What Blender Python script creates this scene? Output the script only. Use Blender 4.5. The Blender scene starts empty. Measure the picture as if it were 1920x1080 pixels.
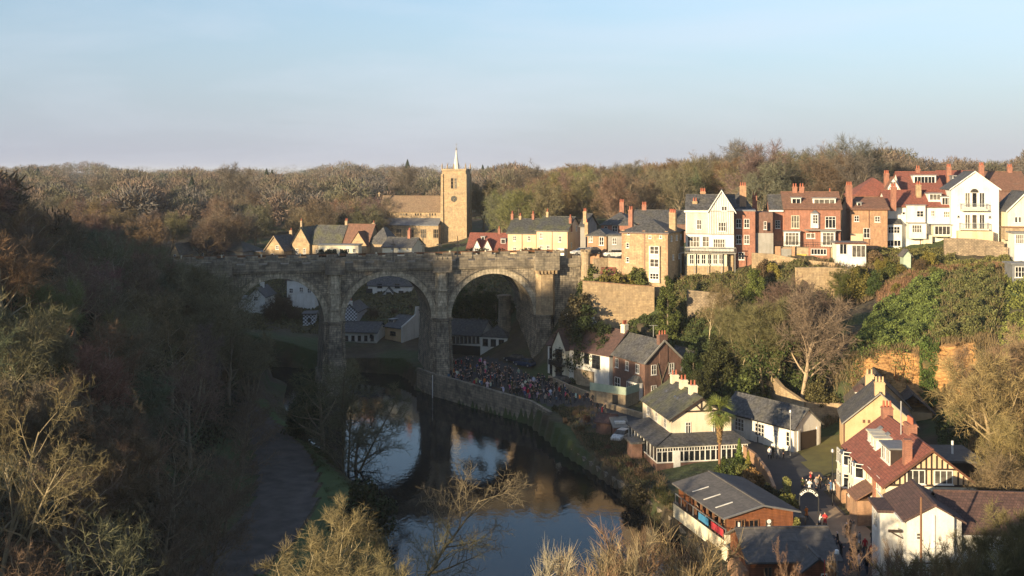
import bpy, math, random
import numpy as np
from mathutils import Vector, Matrix
R = math.radians
C = bpy.context.scene.collection
sc = bpy.context.scene
rnd = random.Random(7)
rng = np.random.default_rng(11)

# ---------------------------------------------------------------- camera, sky, sun
F = 2000.0                      # focal length in photo pixels (photo 1920 wide)
CAMZ = 40.0
HOR = 325.0
cd = bpy.data.cameras.new('camera'); cam = bpy.data.objects.new('camera', cd); C.objects.link(cam)
cam.location = (0, 0, CAMZ); cam.rotation_euler = (R(90), 0, 0)
cd.sensor_width = 36; cd.lens = 36 * F / 1920.0
cd.shift_y = -(540 - HOR) / 1920.0
cd.clip_start = 0.5; cd.clip_end = 20000
sc.camera = cam

SUN_AZ, SUN_EL = 42.0, 10.5      # light travels towards +X of +Y by SUN_AZ
w = bpy.data.worlds.new('World'); sc.world = w; w.use_nodes = True
nt = w.node_tree; nt.nodes.clear()
out = nt.nodes.new('ShaderNodeOutputWorld'); bg = nt.nodes.new('ShaderNodeBackground')
sky = nt.nodes.new('ShaderNodeTexSky'); sky.sky_type = 'NISHITA'; sky.sun_disc = False
sky.sun_elevation = R(SUN_EL); sky.sun_rotation = R(180 + SUN_AZ)
sky.air_density = 1.0; sky.dust_density = .5; sky.ozone_density = 1.6; sky.altitude = 60
tc = nt.nodes.new('ShaderNodeTexCoord'); mp = nt.nodes.new('ShaderNodeMapping')
mp.inputs['Scale'].default_value = (1.0, 1.0, 5.5); mp.inputs['Rotation'].default_value = (0, R(4), R(20))
nz = nt.nodes.new('ShaderNodeTexNoise'); nz.inputs['Scale'].default_value = 2.3; nz.inputs['Detail'].default_value = 7
nz.inputs['Distortion'].default_value = 0.35; nz.inputs['Roughness'].default_value = 0.52
rp = nt.nodes.new('ShaderNodeValToRGB'); rp.color_ramp.elements[0].position = 0.45; rp.color_ramp.elements[1].position = 0.72
rp.color_ramp.elements[0].color = (0, 0, 0, 1); rp.color_ramp.elements[1].color = (.36, .36, .36, 1)
mx = nt.nodes.new('ShaderNodeMix'); mx.data_type = 'RGBA'
mx.inputs[7].default_value = (1.9, 2.2, 3.1, 1)
L = nt.links.new
L(tc.outputs['Generated'], mp.inputs['Vector']); L(mp.outputs[0], nz.inputs['Vector']); L(nz.outputs[0], rp.inputs[0])
# thin veil of high cloud, thicker towards the horizon
sx = nt.nodes.new('ShaderNodeSeparateXYZ'); L(tc.outputs['Generated'], sx.inputs[0])
hz = nt.nodes.new('ShaderNodeMapRange'); hz.interpolation_type = 'SMOOTHSTEP'; L(sx.outputs[2], hz.inputs[0])
for k_, v_ in ((1, -.02), (2, .25), (3, .82), (4, .02)): hz.inputs[k_].default_value = v_
m2 = nt.nodes.new('ShaderNodeMix'); m2.data_type = 'RGBA'; m2.inputs[7].default_value = (4.2, 4.4, 4.8, 1)
L(rp.outputs[0], m2.inputs[0]); L(mx.outputs[2], m2.inputs[6]); L(hz.outputs[0], mx.inputs[0]); L(sky.outputs[0], mx.inputs[6]); tn = nt.nodes.new('ShaderNodeMix'); tn.data_type = 'RGBA'; tn.blend_type = 'MULTIPLY'; tn.inputs[0].default_value = 1; tn.inputs[7].default_value = (.97, .975, 1.025, 1)
L(m2.outputs[2], tn.inputs[6]); L(tn.outputs[2], bg.inputs[0]); L(bg.outputs[0], out.inputs[0])
bg.inputs[1].default_value = 0.103

sd = bpy.data.lights.new('sun', 'SUN'); sun = bpy.data.objects.new('sun', sd); C.objects.link(sun)
sd.energy = 5.0; sd.angle = R(0.6); sd.color = (1.0, 0.79, 0.50)
SD = Vector((math.sin(R(SUN_AZ)) * math.cos(R(SUN_EL)), math.cos(R(SUN_AZ)) * math.cos(R(SUN_EL)), -math.sin(R(SUN_EL))))
sun.rotation_euler = SD.to_track_quat('-Z', 'Y').to_euler()
sc.view_settings.view_transform = 'Standard'; sc.view_settings.look = 'None'
sc.view_settings.exposure = 1.0; sc.view_settings.gamma = 1.0
sc.cycles.max_bounces = 6; sc.cycles.transparent_max_bounces = 6; sc.cycles.use_denoising = True
sc.cycles.volume_step_rate = 4; sc.cycles.volume_max_steps = 64; sc.cycles.sample_clamp_indirect = 6

# ---------------------------------------------------------------- picture-to-place helpers (real distances)
def X(px, Y): return (px - 960) / F * Y
def Z(py, Y): return CAMZ - (py - HOR) / F * Y
def Yat(py, z): return (CAMZ - z) * F / (py - HOR)
def wpt(px, py, Y): return Vector((X(px, Y), Y, Z(py, Y)))

# ---------------------------------------------------------------- materials
MATS = {}
def newmat(name):
    m = bpy.data.materials.new(name); m.use_nodes = True; MATS[name] = m
    n = m.node_tree; b = n.nodes['Principled BSDF']; return m, n, b
def N(n, t, **kw):
    x = n.nodes.new(t)
    for k, v in kw.items():
        try: x.inputs[k].default_value = v
        except Exception: setattr(x, k, v)
    return x
def rgb(c): return (c[0], c[1], c[2], 1)
def mixc(n, a, b, f, mode='MIX'):
    x = n.nodes.new('ShaderNodeMix'); x.data_type = 'RGBA'; x.blend_type = mode
    for i, s in ((0, f), (6, a), (7, b)):
        if hasattr(s, 'is_output') or isinstance(s, bpy.types.NodeSocket): n.links.new(s, x.inputs[i])
        else: x.inputs[i].default_value = s if i == 0 else rgb(s)
    return x.outputs[2]
def ramp(n, fac, p0, p1, c0=(0, 0, 0), c1=(1, 1, 1)):
    x = n.nodes.new('ShaderNodeValToRGB'); n.links.new(fac, x.inputs[0])
    x.color_ramp.elements[0].position = p0; x.color_ramp.elements[1].position = p1
    x.color_ramp.elements[0].color = rgb(c0); x.color_ramp.elements[1].color = rgb(c1); return x.outputs[0]
def bump(n, b, h, s, d=0.05):
    x = n.nodes.new('ShaderNodeBump'); x.inputs['Strength'].default_value = s; x.inputs['Distance'].default_value = d
    n.links.new(h, x.inputs['Height']); n.links.new(x.outputs[0], b.inputs['Normal'])
def noise(n, scale, detail=4, coord='Object', rough=.55, stretch=None):
    t = n.nodes.new('ShaderNodeTexCoord'); x = N(n, 'ShaderNodeTexNoise', Scale=scale, Detail=detail, Roughness=rough)
    if stretch:
        mm = n.nodes.new('ShaderNodeMapping'); mm.inputs['Scale'].default_value = stretch
        n.links.new(t.outputs[coord], mm.inputs[0]); n.links.new(mm.outputs[0], x.inputs['Vector'])
    else: n.links.new(t.outputs[coord], x.inputs['Vector'])
    return x.outputs[0]
def m_plain(name, c, rough=.7, c2=None, scale=1.2, metal=0, bs=0.0, stretch=None):
    m, n, b = newmat(name); b.inputs['Roughness'].default_value = rough; b.inputs['Metallic'].default_value = metal
    c2 = c2 or tuple(v * .72 for v in c)
    f = ramp(n, noise(n, scale, 6, stretch=stretch), .35, .68)
    base = mixc(n, c2, c, f)
    if 'render' in name or name in ('white_paint', 'cream_paint', 'pale_cream'):
        g2 = ramp(n, noise(n, 1.1, 7, rough=.65, stretch=(1, 1, .16)), .30, .56, (.80, .78, .73), (1, 1, 1)); base = mixc(n, base, g2, 1.0, 'MULTIPLY')
        g3 = ramp(n, noise(n, 5.0, 5), .3, .62, (.90, .89, .87), (1, 1, 1)); base = mixc(n, base, g3, 1.0, 'MULTIPLY')
    n.links.new(base, b.inputs['Base Color'])
    if bs: bump(n, b, noise(n, scale * 6, 4), bs)
    return m
def m_brick(name, c1, c2, mortar, bw=.45, bh=.15, ms=.012, stain=(.5, .5, .5), stain_amt=.5, bs=.5, rough=.85, sscale=.5, off=.5, streak=(.72, 1.18)):
    """courses laid in metres over the surface's own UVs; weathering from noise"""
    m, n, b = newmat(name); b.inputs['Roughness'].default_value = rough
    t = n.nodes.new('ShaderNodeTexCoord')
    br = n.nodes.new('ShaderNodeTexBrick'); br.offset = off
    n.links.new(t.outputs['UV'], br.inputs['Vector'])
    for k, v in (('Color1', rgb(c1)), ('Color2', rgb(c2)), ('Mortar', rgb(mortar)), ('Scale', 1.0), ('Mortar Size', ms), ('Mortar Smooth', .2), ('Brick Width', bw), ('Row Height', bh), ('Bias', 0.0)):
        br.inputs[k].default_value = v
    f1 = ramp(n, noise(n, sscale, 6), .42, .72)
    st = n.nodes.new('ShaderNodeMath'); st.operation = 'MULTIPLY'; st.inputs[1].default_value = stain_amt
    n.links.new(f1, st.inputs[0])
    col = mixc(n, br.outputs['Color'], stain, st.outputs[0])
    f2 = ramp(n, noise(n, 2.6, 5, stretch=(1, 1, .35)), (.3 if streak[0] > .6 else .38), (.7 if streak[0] > .6 else .6), (streak[0],) * 3, (streak[1],) * 3)
    n.links.new(mixc(n, col, f2, 1.0, 'MULTIPLY'), b.inputs['Base Color'])
    bump(n, b, br.outputs['Fac'], -bs, .03)
    return m
def m_objcol(name, rough=.85, island=.5, scale=.6, trans=0.0):
    """colour comes from each object's own colour, varied leaf by leaf"""
    m, n, b = newmat(name); b.inputs['Roughness'].default_value = rough
    oi = n.nodes.new('ShaderNodeObjectInfo'); g = n.nodes.new('ShaderNodeNewGeometry')
    lo, hi = 1 - island, 1 + island
    f = ramp(n, g.outputs['Random Per Island'], 0, 1, (lo, lo, lo), (hi, hi, hi))
    col = mixc(n, oi.outputs['Color'], f, 1.0, 'MULTIPLY')
    f2 = ramp(n, noise(n, scale, 3), .3, .7, (.7, .72, .7), (1.25, 1.2, 1.1))
    n.links.new(mixc(n, col, f2, 1.0, 'MULTIPLY'), b.inputs['Base Color'])
    b.inputs['Specular IOR Level'].default_value = .25
    return m
m_brick('viaduct_stone', (.42, .345, .24), (.24, .20, .145), (.09, .075, .06), .9, .38, .026, (.055, .05, .042), .85, .8, sscale=.45, streak=(.55, 1.2))
m_brick('ashlar_dark', (.36, .30, .21), (.22, .18, .13), (.10, .085, .065), 1.1, .45, .02, (.05, .045, .04), .8, .5, sscale=.6, streak=(.7, 1.15))
m_brick('ashlar_light', (.56, .47, .33), (.42, .35, .24), (.16, .13, .1), 1.1, .5, .02, (.10, .09, .07), .6, .5, sscale=.8, streak=(.6, 1.2))
m_brick('gold_stone', (.50, .36, .20), (.36, .25, .14), (.22, .17, .11), .7, .28, .02, (.26, .2, .13), .55)
m_brick('tan_stone', (.46, .35, .22), (.34, .25, .15), (.25, .2, .13), .6, .24, .02, (.24, .18, .12), .5)
m_brick('rough_stone', (.40, .30, .19), (.24, .18, .12), (.14, .11, .08), .55, .26, .035, (.15, .12, .08), .75, .9)
m_brick('red_brick', (.36, .13, .07), (.26, .09, .055), (.30, .22, .17), .28, .1, .012, (.2, .09, .06), .5)
m_brick('brown_brick', (.19, .085, .055), (.13, .06, .045), (.2, .15, .12), .28, .1, .012, (.1, .06, .045), .5)
m_brick('orange_brick', (.44, .24, .12), (.33, .17, .09), (.35, .26, .18), .3, .11, .012, (.28, .18, .11), .5)
m_brick('slate', (.10, .098, .10), (.06, .06, .063), (.03, .03, .034), .34, .26, .014, (.115, .105, .075), .6, .4, .75, streak=(.6, 1.25))
m_brick('slate_mossy', (.085, .085, .08), (.06, .06, .058), (.03, .03, .03), .34, .26, .012, (.11, .11, .04), .85, .4, .75, .35, streak=(.6, 1.25))
m_brick('stone_slate', (.15, .12, .095), (.10, .083, .068), (.05, .042, .035), .6, .4, .03, (.08, .09, .045), .5, .6)
m_brick('brown_tile', (.13, .07, .058), (.085, .048, .042), (.04, .025, .022), .3, .3, .02, (.07, .05, .04), .4, .5)
m_brick('red_tile', (.31, .10, .065), (.22, .07, .048), (.1, .04, .03), .3, .3, .02, (.16, .075, .055), .5, .5)
m_brick('rust_tile', (.25, .125, .08), (.18, .09, .06), (.09, .05, .035), .3, .3, .02, (.14, .09, .06), .5, .5)
m_brick('church_tile', (.27, .185, .115), (.20, .135, .085), (.12, .08, .05), .4, .35, .02, (.2, .15, .09), .5, .5)
m_brick('felt_roof', (.125, .114, .106), (.10, .092, .088), (.055, .055, .055), 2.4, 1.0, .012, (.07, .07, .07), .4, .2)
m_brick('wood_cladding', (.30, .115, .05), (.22, .08, .036), (.07, .03, .016), 3.2, .16, .012, (.14, .055, .03), .6, .5, .6)
m_brick('fence_board', (.24, .17, .11), (.16, .11, .075), (.06, .045, .03), .14, 2.4, .012, (.1, .08, .055), .6, .5, off=0)
m_plain('white_render', (.80, .78, .72), .8, (.68, .66, .60), .5, bs=.1)
m_plain('cream_render', (.74, .55, .36), .8, (.62, .45, .28), .45, bs=.1)
m_plain('warm_cream_render', (.79, .68, .52), .8, (.70, .59, .44), .45, bs=.1)
m_plain('pale_cream', (.78, .72, .56), .8, (.68, .62, .46), .45, bs=.1)
m_plain('tan_render', (.64, .45, .26), .8, (.54, .37, .2), .5, bs=.1)
m_plain('grey_render', (.34, .32, .29), .85, (.25, .24, .215), .6)
m_plain('white_paint', (.80, .79, .74), .45, (.72, .70, .65), 2)
m_plain('cream_paint', (.74, .68, .52), .5, (.66, .60, .45), 2)
m_plain('dark_timber', (.045, .03, .022), .6, (.03, .02, .016), 3)
m_plain('black_paint', (.022, .022, .024), .45, (.014, .014, .016), 3)
m_plain('brown_paint', (.16, .07, .04), .5, (.1, .045, .03), 3)
m_plain('terracotta', (.42, .13, .07), .8, (.3, .09, .05), 3)
m_plain('lead', (.20, .205, .21), .5, (.14, .145, .15), 1.5)
m_plain('spire_white', (.66, .63, .57), .6, (.5, .48, .44), 1)
m_plain('wood', (.22, .11, .055), .6, (.15, .075, .04), 3, stretch=(1, 1, 6))
m_plain('metal_grey', (.42, .42, .42), .4, (.34, .34, .34), 4, metal=.6)
m_plain('sign_black', (.015, .015, .015), .5, (.02, .02, .02), 3)
m_plain('letter_white', (.8, .8, .76), .6, (.75, .75, .7), 3)
m_plain('letter_dark', (.03, .015, .01), .6, (.02, .01, .008), 3)
m_plain('banner_blue', (.05, .22, .38), .6, (.04, .16, .3), 3)
m_plain('banner_red', (.5, .05, .06), .6, (.38, .035, .05), 3)
m_plain('pale_green_paint', (.42, .50, .38), .5, (.34, .42, .31), 2)
m_plain('yellow_paint', (.55, .42, .08), .6, (.42, .3, .06), 1)
m_plain('interior_dark', (.02, .02, .02), .9)
m_plain('rubber', (.02, .02, .02), .8)
m_plain('lichen_bark', (.19, .17, .10), .9, (.12, .10, .07), 1.5)
m_plain('hair', (.05, .03, .02), .7, (.03, .02, .015), 3)
m_objcol('twigs', .9, .35)
m_objcol('bark', .9, .1, 1.5)
m_objcol('leaves', .75, .55)
m_objcol('coat_cloth', .85, .0, 3)
m_objcol('car_paint', .25, .0, 3)
m, n, b = newmat('skin'); b.inputs['Base Color'].default_value = (.55, .32, .22, 1); b.inputs['Roughness'].default_value = .6
def m_trousers():
    m, n, b = newmat('trousers'); oi = n.nodes.new('ShaderNodeObjectInfo')
    x = n.nodes.new('ShaderNodeValToRGB'); n.links.new(oi.outputs['Random'], x.inputs[0]); x.color_ramp.interpolation = 'CONSTANT'
    e = x.color_ramp.elements; e[0].color = (.02, .022, .03, 1); e[1].position = .4; e[1].color = (.035, .045, .075, 1)
    a = e.new(.65); a.color = (.03, .03, .03, 1); a = e.new(.88); a.color = (.25, .2, .14, 1)
    n.links.new(x.outputs[0], b.inputs['Base Color']); b.inputs['Roughness'].default_value = .9
m_trousers()
def m_headtop():
    m, n, b = newmat('hat_or_hair'); oi = n.nodes.new('ShaderNodeObjectInfo')
    mu = n.nodes.new('ShaderNodeMath'); mu.operation = 'MULTIPLY'; mu.inputs[1].default_value = 7.31
    fr = n.nodes.new('ShaderNodeMath'); fr.operation = 'FRACT'
    n.links.new(oi.outputs['Random'], mu.inputs[0]); n.links.new(mu.outputs[0], fr.inputs[0])
    x = n.nodes.new('ShaderNodeValToRGB'); n.links.new(fr.outputs[0], x.inputs[0]); x.color_ramp.interpolation = 'CONSTANT'
    e = x.color_ramp.elements; e[0].color = (.05, .03, .02, 1); e[1].position = .35; e[1].color = (.025, .02, .02, 1)
    for p, c in ((.5, (.3, .2, .1, 1)), (.62, (.55, .5, .45, 1)), (.74, (.75, .75, .75, 1)), (.86, (.5, .04, .05, 1)), (.93, (.1, .15, .3, 1))):
        a = e.new(p); a.color = c
    n.links.new(x.outputs[0], b.inputs['Base Color']); b.inputs['Roughness'].default_value = .9
m_headtop()
def m_glass():
    m, n, b = newmat('window_glass'); oi = n.nodes.new('ShaderNodeObjectInfo')
    c = ramp(n, oi.outputs['Random'], .45, .95, (.018, .02, .024), (.20, .18, .15))
    f = ramp(n, noise(n, 1.4, 2), .35, .7, (.45, .45, .45), (1.3, 1.3, 1.3))
    n.links.new(mixc(n, c, f, 1, 'MULTIPLY'), b.inputs['Base Color']); b.inputs['Roughness'].default_value = .08
    b.inputs['IOR'].default_value = 1.5
m_glass()

# ---------------------------------------------------------------- mesh building
class MB:
    def __init__(s): s.v = []; s.f = []
    def poly(s, pts):
        i = len(s.v); s.v += [tuple(p) for p in pts]; s.f.append(tuple(range(i, i + len(pts)))); return s
    def box(s, x0, x1, y0, y1, z0, z1):
        i = len(s.v)
        s.v += [(x0, y0, z0), (x1, y0, z0), (x1, y1, z0), (x0, y1, z0), (x0, y0, z1), (x1, y0, z1), (x1, y1, z1), (x0, y1, z1)]
        s.f += [(i, i + 3, i + 2, i + 1), (i + 4, i + 5, i + 6, i + 7), (i, i + 1, i + 5, i + 4), (i + 1, i + 2, i + 6, i + 5), (i + 2, i + 3, i + 7, i + 6), (i + 3, i, i + 4, i + 7)]
        return s
    def hull(s, bot, top):
        """ring-to-ring solid; bot and top are lists of equal length, counter-clockwise from above"""
        n = len(bot); i = len(s.v); s.v += [tuple(p) for p in bot] + [tuple(p) for p in top]
        for k in range(n): s.f.append((i + k, i + (k + 1) % n, i + n + (k + 1) % n, i + n + k))
        s.f.append(tuple(i + n - 1 - k for k in range(n))); s.f.append(tuple(i + n + k for k in range(n))); return s
    def cyl(s, x, y, z0, z1, r0, r1=None, n=8):
        r1 = r0 if r1 is None else r1
        A = [(x + r0 * math.cos(2 * math.pi * k / n), y + r0 * math.sin(2 * math.pi * k / n), z0) for k in range(n)]
        B = [(x + r1 * math.cos(2 * math.pi * k / n), y + r1 * math.sin(2 * math.pi * k / n), z1) for k in range(n)]
        return s.hull(A, B)
    def tube(s, p, q, r0, r1=None, n=6):
        r1 = r0 if r1 is None else r1
        p = Vector(p); q = Vector(q); d = (q - p)
        if d.length < 1e-6: return s
        d.normalize(); a = d.orthogonal().normalized(); b = d.cross(a)
        A = [p + (a * math.cos(2 * math.pi * k / n) + b * math.sin(2 * math.pi * k / n)) * r0 for k in range(n)]
        B = [q + (a * math.cos(2 * math.pi * k / n) + b * math.sin(2 * math.pi * k / n)) * r1 for k in range(n)]
        return s.hull(A, B)
    def bar(s, p, q, w, t, up=(0, 0, 1)):
        """rectangular bar from p to q: w across, t along up"""
        p = Vector(p); q = Vector(q); d = (q - p).normalized(); u = Vector(up); sd_ = d.cross(u).normalized(); u = sd_.cross(d).normalized()
        A = [p - sd_ * w / 2 - u * t / 2, p + sd_ * w / 2 - u * t / 2, p + sd_ * w / 2 + u * t / 2, p - sd_ * w / 2 + u * t / 2]
        B = [a + (q - p) for a in A]
        return s.hull(A, B)
    def mesh(s, name, mat=None, mats=None, fm=None, smooth=False):
        me = bpy.data.meshes.new(name); me.from_pydata(s.v, [], s.f)
        v = np.array(s.v)
        uv = me.uv_layers.new(name='UVMap'); co = np.empty((len(me.loops), 2), dtype=np.float32)
        for p in me.polygons:
            nn = p.normal
            t = Vector((-nn.y, nn.x, 0))
            if t.length < .05: t = Vector((1, 0, 0))
            t.normalize(); bb = nn.cross(t)
            for li in p.loop_indices:
                q = s.v[me.loops[li].vertex_index]
                co[li, 0] = q[0] * t.x + q[1] * t.y + q[2] * t.z; co[li, 1] = q[0] * bb.x + q[1] * bb.y + q[2] * bb.z
        uv.data.foreach_set('uv', co.ravel())
        for mm in (mats or [mat]): me.materials.append(MATS[mm])
        if fm: me.polygons.foreach_set('material_index', fm)
        if smooth: me.polygons.foreach_set('use_smooth', [True] * len(me.polygons))
        me.update(); return me
    def obj(s, name, mat, parent=None, **kw):
        return link(name, s.mesh(name, mat, **kw), parent)
def link(name, me, parent=None, loc=None, rz=None):
    o = bpy.data.objects.new(name, me); C.objects.link(o)
    if parent: o.parent = parent
    if loc is not None: o.location = loc
    if rz is not None: o.rotation_euler = (0, 0, rz)
    return o
def empty(name, loc=(0, 0, 0), rz=0):
    o = bpy.data.objects.new(name, None); C.objects.link(o); o.location = loc; o.rotation_euler = (0, 0, rz); o.empty_display_size = .5; return o
def tag(o, label=None, cat=None, group=None, kind=None):
    if label: o['label'] = label
    if cat: o['category'] = cat
    if group: o['group'] = group
    if kind: o['kind'] = kind
    return o
def raw_mesh(name, V, Fq, mat, k=4):
    """fast mesh from numpy arrays: V (n,3), Fq (m,k)"""
    me = bpy.data.meshes.new(name); me.vertices.add(len(V)); me.vertices.foreach_set('co', np.asarray(V, dtype=np.float32).ravel())
    m = len(Fq); me.loops.add(m * k); me.loops.foreach_set('vertex_index', np.asarray(Fq, dtype=np.int32).ravel())
    me.polygons.add(m); me.polygons.foreach_set('loop_start', np.arange(0, m * k, k, dtype=np.int32)); me.polygons.foreach_set('loop_total', np.full(m, k, dtype=np.int32))
    me.materials.append(MATS[mat]); me.update(calc_edges=True); return me
# ---------------------------------------------------------------- the lie of the land
COLS = {   # bearing (as photo column) : (distance, height) down the view
 -4000: [(0, 34), (20, 30), (60, 24), (120, 30), (200, 32), (300, 26), (500, 26)],
 -1400: [(0, 34), (20, 20), (45, 12), (70, 22), (95, 31), (160, 34), (220, 30), (320, 22), (500, 26)],
 -500: [(20, 20), (50, 6), (72, 12), (88, 24), (105, 30), (150, 31), (200, 28), (270, 20), (340, 19), (500, 26)],
 -100: [(20, 24), (50, 5), (72, 8), (88, 16), (110, 26), (140, 31), (190, 31), (230, 25), (290, 20), (400, 22), (500, 24)],
 0: [(20, 26), (45, 8), (70, 5), (85, 10), (105, 19), (135, 26), (170, 28), (210, 25), (250, 19), (300, 19), (400, 22)],
 150: [(20, 28), (45, 10), (60, 3), (80, 4), (100, 9), (130, 16), (160, 20), (200, 21), (240, 16), (300, 18), (400, 21)],
 300: [(20, 28), (45, 10), (60, 3), (85, 2), (103, 2.5), (120, 5), (150, 12), (180, 16), (210, 17), (240, 13), (300, 17.5), (400, 20)],
 450: [(20, 28), (45, 10), (60, 3), (85, 1.7), (150, 1.8), (178, 2.5), (205, 6), (235, 7), (255, 9.5), (288, 17), (400, 20)],
 640: [(20, 28), (45, 12), (60, 4), (80, 1.5), (150, 1.6), (210, 2), (220, 2.6), (224, 4.0), (240, 6.5), (260, 10), (272, 12), (290, 17.2), (400, 21)],
 800: [(20, 28), (45, 12), (60, 4), (80, 1.0), (198, 1.0), (203, 2.8), (222, 4.2), (240, 6), (262, 11), (288, 17.2), (340, 18), (450, 24)],
 900: [(20, 28), (45, 12), (60, 4), (80, 1.0), (178, 2.5), (186, 3.2), (212, 3.8), (225, 6), (245, 14), (265, 19.5), (300, 20), (450, 26)],
 1000: [(20, 28), (45, 12), (60, 4), (80, 1.0), (168, 3), (190, 3.4), (203, 5), (214, 13), (226, 20), (236, 21.6), (300, 22), (450, 28)],
 1100: [(20, 28), (45, 13), (60, 5), (80, 1.5), (150, 1.6), (164, 3.1), (186, 3.6), (193, 8), (198, 16), (205, 20.5), (235, 22), (300, 24), (450, 30)],
 1200: [(20, 28), (45, 14), (60, 6), (80, 1.5), (128, 1.2), (140, 2.6), (172, 3.5), (182, 6), (188, 13.3), (193.5, 15), (195, 19.5), (205, 21.5), (240, 23), (300, 26), (450, 31)],
 1300: [(20, 29), (45, 15), (60, 7), (80, 2.2), (112, 2.3), (130, 2.9), (160, 3.6), (174, 5), (186, 13), (195, 20), (205, 22), (240, 26), (450, 32)],
 1400: [(20, 29), (45, 16), (60, 8), (80, 2), (98, 1.5), (112, 3.2), (150, 3.7), (165, 5), (178, 13), (190, 20), (198, 23), (210, 24), (240, 27), (450, 33)],
 1500: [(20, 29), (45, 17), (60, 9), (80, 2.2), (95, 2.4), (112, 3.5), (145, 3.8), (156, 6), (170, 13), (182, 15.8), (188.4, 17), (190.4, 22.8), (198, 24.5), (240, 27), (450, 33)],
 1600: [(20, 29), (45, 18), (60, 10), (78, 3), (92, 3.5), (120, 4), (142, 4.6), (150, 6.5), (153.5, 13.2), (160, 15), (175, 16.8), (188.6, 17.6), (190.8, 22.8), (198, 25), (240, 28), (450, 34)],
 1700: [(20, 29), (45, 18), (60, 11), (76, 4), (92, 4.2), (135, 4.8), (150, 6), (153.5, 14), (160, 15.8), (170, 18), (183, 21.5), (196, 24.5), (204, 26), (240, 30), (450, 34)],
 1800: [(20, 29), (45, 19), (60, 13), (76, 6), (95, 5), (135, 6.5), (150, 8), (153.5, 15), (162, 17.5), (170, 19.5), (190, 23.5), (202, 25.5), (205, 28), (240, 31), (450, 34)],
 1900: [(20, 30), (45, 20), (60, 14), (76, 7.5), (95, 7), (130, 9), (145, 13), (162, 18.5), (182, 23), (202, 26), (205, 28.5), (240, 31), (450, 34)],
 2200: [(20, 32), (45, 24), (70, 18), (90, 16), (120, 17), (150, 21), (200, 28), (240, 31), (450, 34)],
 4000: [(0, 38), (60, 34), (100, 30), (200, 30), (450, 34)],
}
CK = sorted(COLS); FAR = [(700, 29), (1100, 32), (1800, 35), (3200, 37.5), (9000, 37)]
RIVL = [(0, -60), (60, -26), (85, -13), (106, -11.7), (117, -14), (130, -17), (142, -22.6), (155, -29), (168, -34), (185, -40), (203, -43), (209, -56), (216, -95), (222, -140), (246, -300)]
RIVR = [(0, 10), (60, 16), (85, 19.5), (106, 20), (117, 18.7), (131, 15.1), (152, 7.6), (170, 3.0), (186, -9.2), (197, -17.5), (206, -19.5), (212, -22), (220, -45), (228, -90), (234, -140), (246, -300)]
def rl(Y): return np.interp(Y, [a for a, _ in RIVL], [b for _, b in RIVL])
def rr(Y): return np.interp(Y, [a for a, _ in RIVR], [b for _, b in RIVR])
def height(x, y):
    x = np.asarray(x, float); y = np.asarray(y, float); yy = np.maximum(y, 4.0)
    px = np.clip(960 + F * x / yy, -4000, 4000)
    hs = np.array([np.interp(y, [a for a, _ in COLS[k] + FAR], [b for _, b in COLS[k] + FAR]) for k in CK])
    idx = np.clip(np.searchsorted(CK, px) - 1, 0, len(CK) - 2)
    k0 = np.array(CK)[idx]; k1 = np.array(CK)[idx + 1]; t = (px - k0) / (k1 - k0)
    h = np.take_along_axis(hs, idx[None], 0)[0] * (1 - t) + np.take_along_axis(hs, idx[None] + 1, 0)[0] * t
    h = h + np.clip((y - 550) / 500, 0, 1) * (3.2 * np.sin(px * .0105 + .4) + 2.2 * np.sin(px * .027 + y * .003) + 1.6 * np.sin(y * .0065 + px * .004))
    # the camera's own hill, and the ground behind it
    b = np.clip((25 - y) / 35, 0, 1); b = b * b * (3 - 2 * b)
    h = h * (1 - b) + 38.2 * b
    side = np.clip((-x - 20 - 0.0 * y) / 50, 0, 1) * np.clip((60 - y) / 60, 0, 1)
    h = h * (1 - side) + 6 * side
    # river bed
    L_, R_ = rl(y), rr(y); inn = np.minimum(x - L_, R_ - x)
    inside = (inn > 0) & (y > 55) & (y < 246)
    bed = np.maximum(-2.2, .25 - inn * .9)
    h = np.where(inside, np.minimum(bed, h), h)
    edge = (inn <= 0) & (inn > -3.5) & (x < L_ + .1) & (y > 55) & (y < 246)
    h = np.where(edge, np.minimum(h, .25 - inn * .45), h)
    return h
def g(x, y): return float(height(np.array([x]), np.array([y]))[0])
def wob(x, y, a):
    return a * (np.sin(x * .31 + 1.3 * np.sin(y * .17)) * np.cos(y * .27 + .7) + .5 * np.sin(x * .83 + y * .61) + .35 * np.sin(x * 1.7 - y * 1.3))

def m_ground():
    m, n, b = newmat('earth_and_grass'); b.inputs['Roughness'].default_value = .95
    a = mixc(n, (.055, .04, .024), (.095, .075, .04), ramp(n, noise(n, .35, 8), .4, .65))
    c = mixc(n, a, (.045, .065, .018), ramp(n, noise(n, .09, 6), .45, .58))
    # rock where the land stands steep
    ge = n.nodes.new('ShaderNodeNewGeometry'); sx = n.nodes.new('ShaderNodeSeparateXYZ'); n.links.new(ge.outputs['True Normal'], sx.inputs[0])
    at = n.nodes.new('ShaderNodeAttribute'); at.attribute_name = 'rock'
    st = ramp(n, at.outputs['Fac'], .4, .6)
    rk = mixc(n, (.60, .33, .12), (.38, .21, .08), ramp(n, noise(n, .6, 8, stretch=(.5, .5, 3.4)), .38, .62))
    ck = ramp(n, noise(n, 2.2, 6, rough=.7, stretch=(.35, .35, 3.0)), .40, .52, (.42, .36, .3), (1, 1, 1)); rk = mixc(n, rk, ck, 1.0, 'MULTIPLY')
    n.links.new(mixc(n, c, rk, st), b.inputs['Base Color'])
    bump(n, b, noise(n, 1.3, 8), .7, .5)
m_ground()
def axis(segs):
    r = [];
    for a, b, s in segs: r += list(np.arange(a, b, s))
    return np.array(r + [segs[-1][1]], float)
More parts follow.
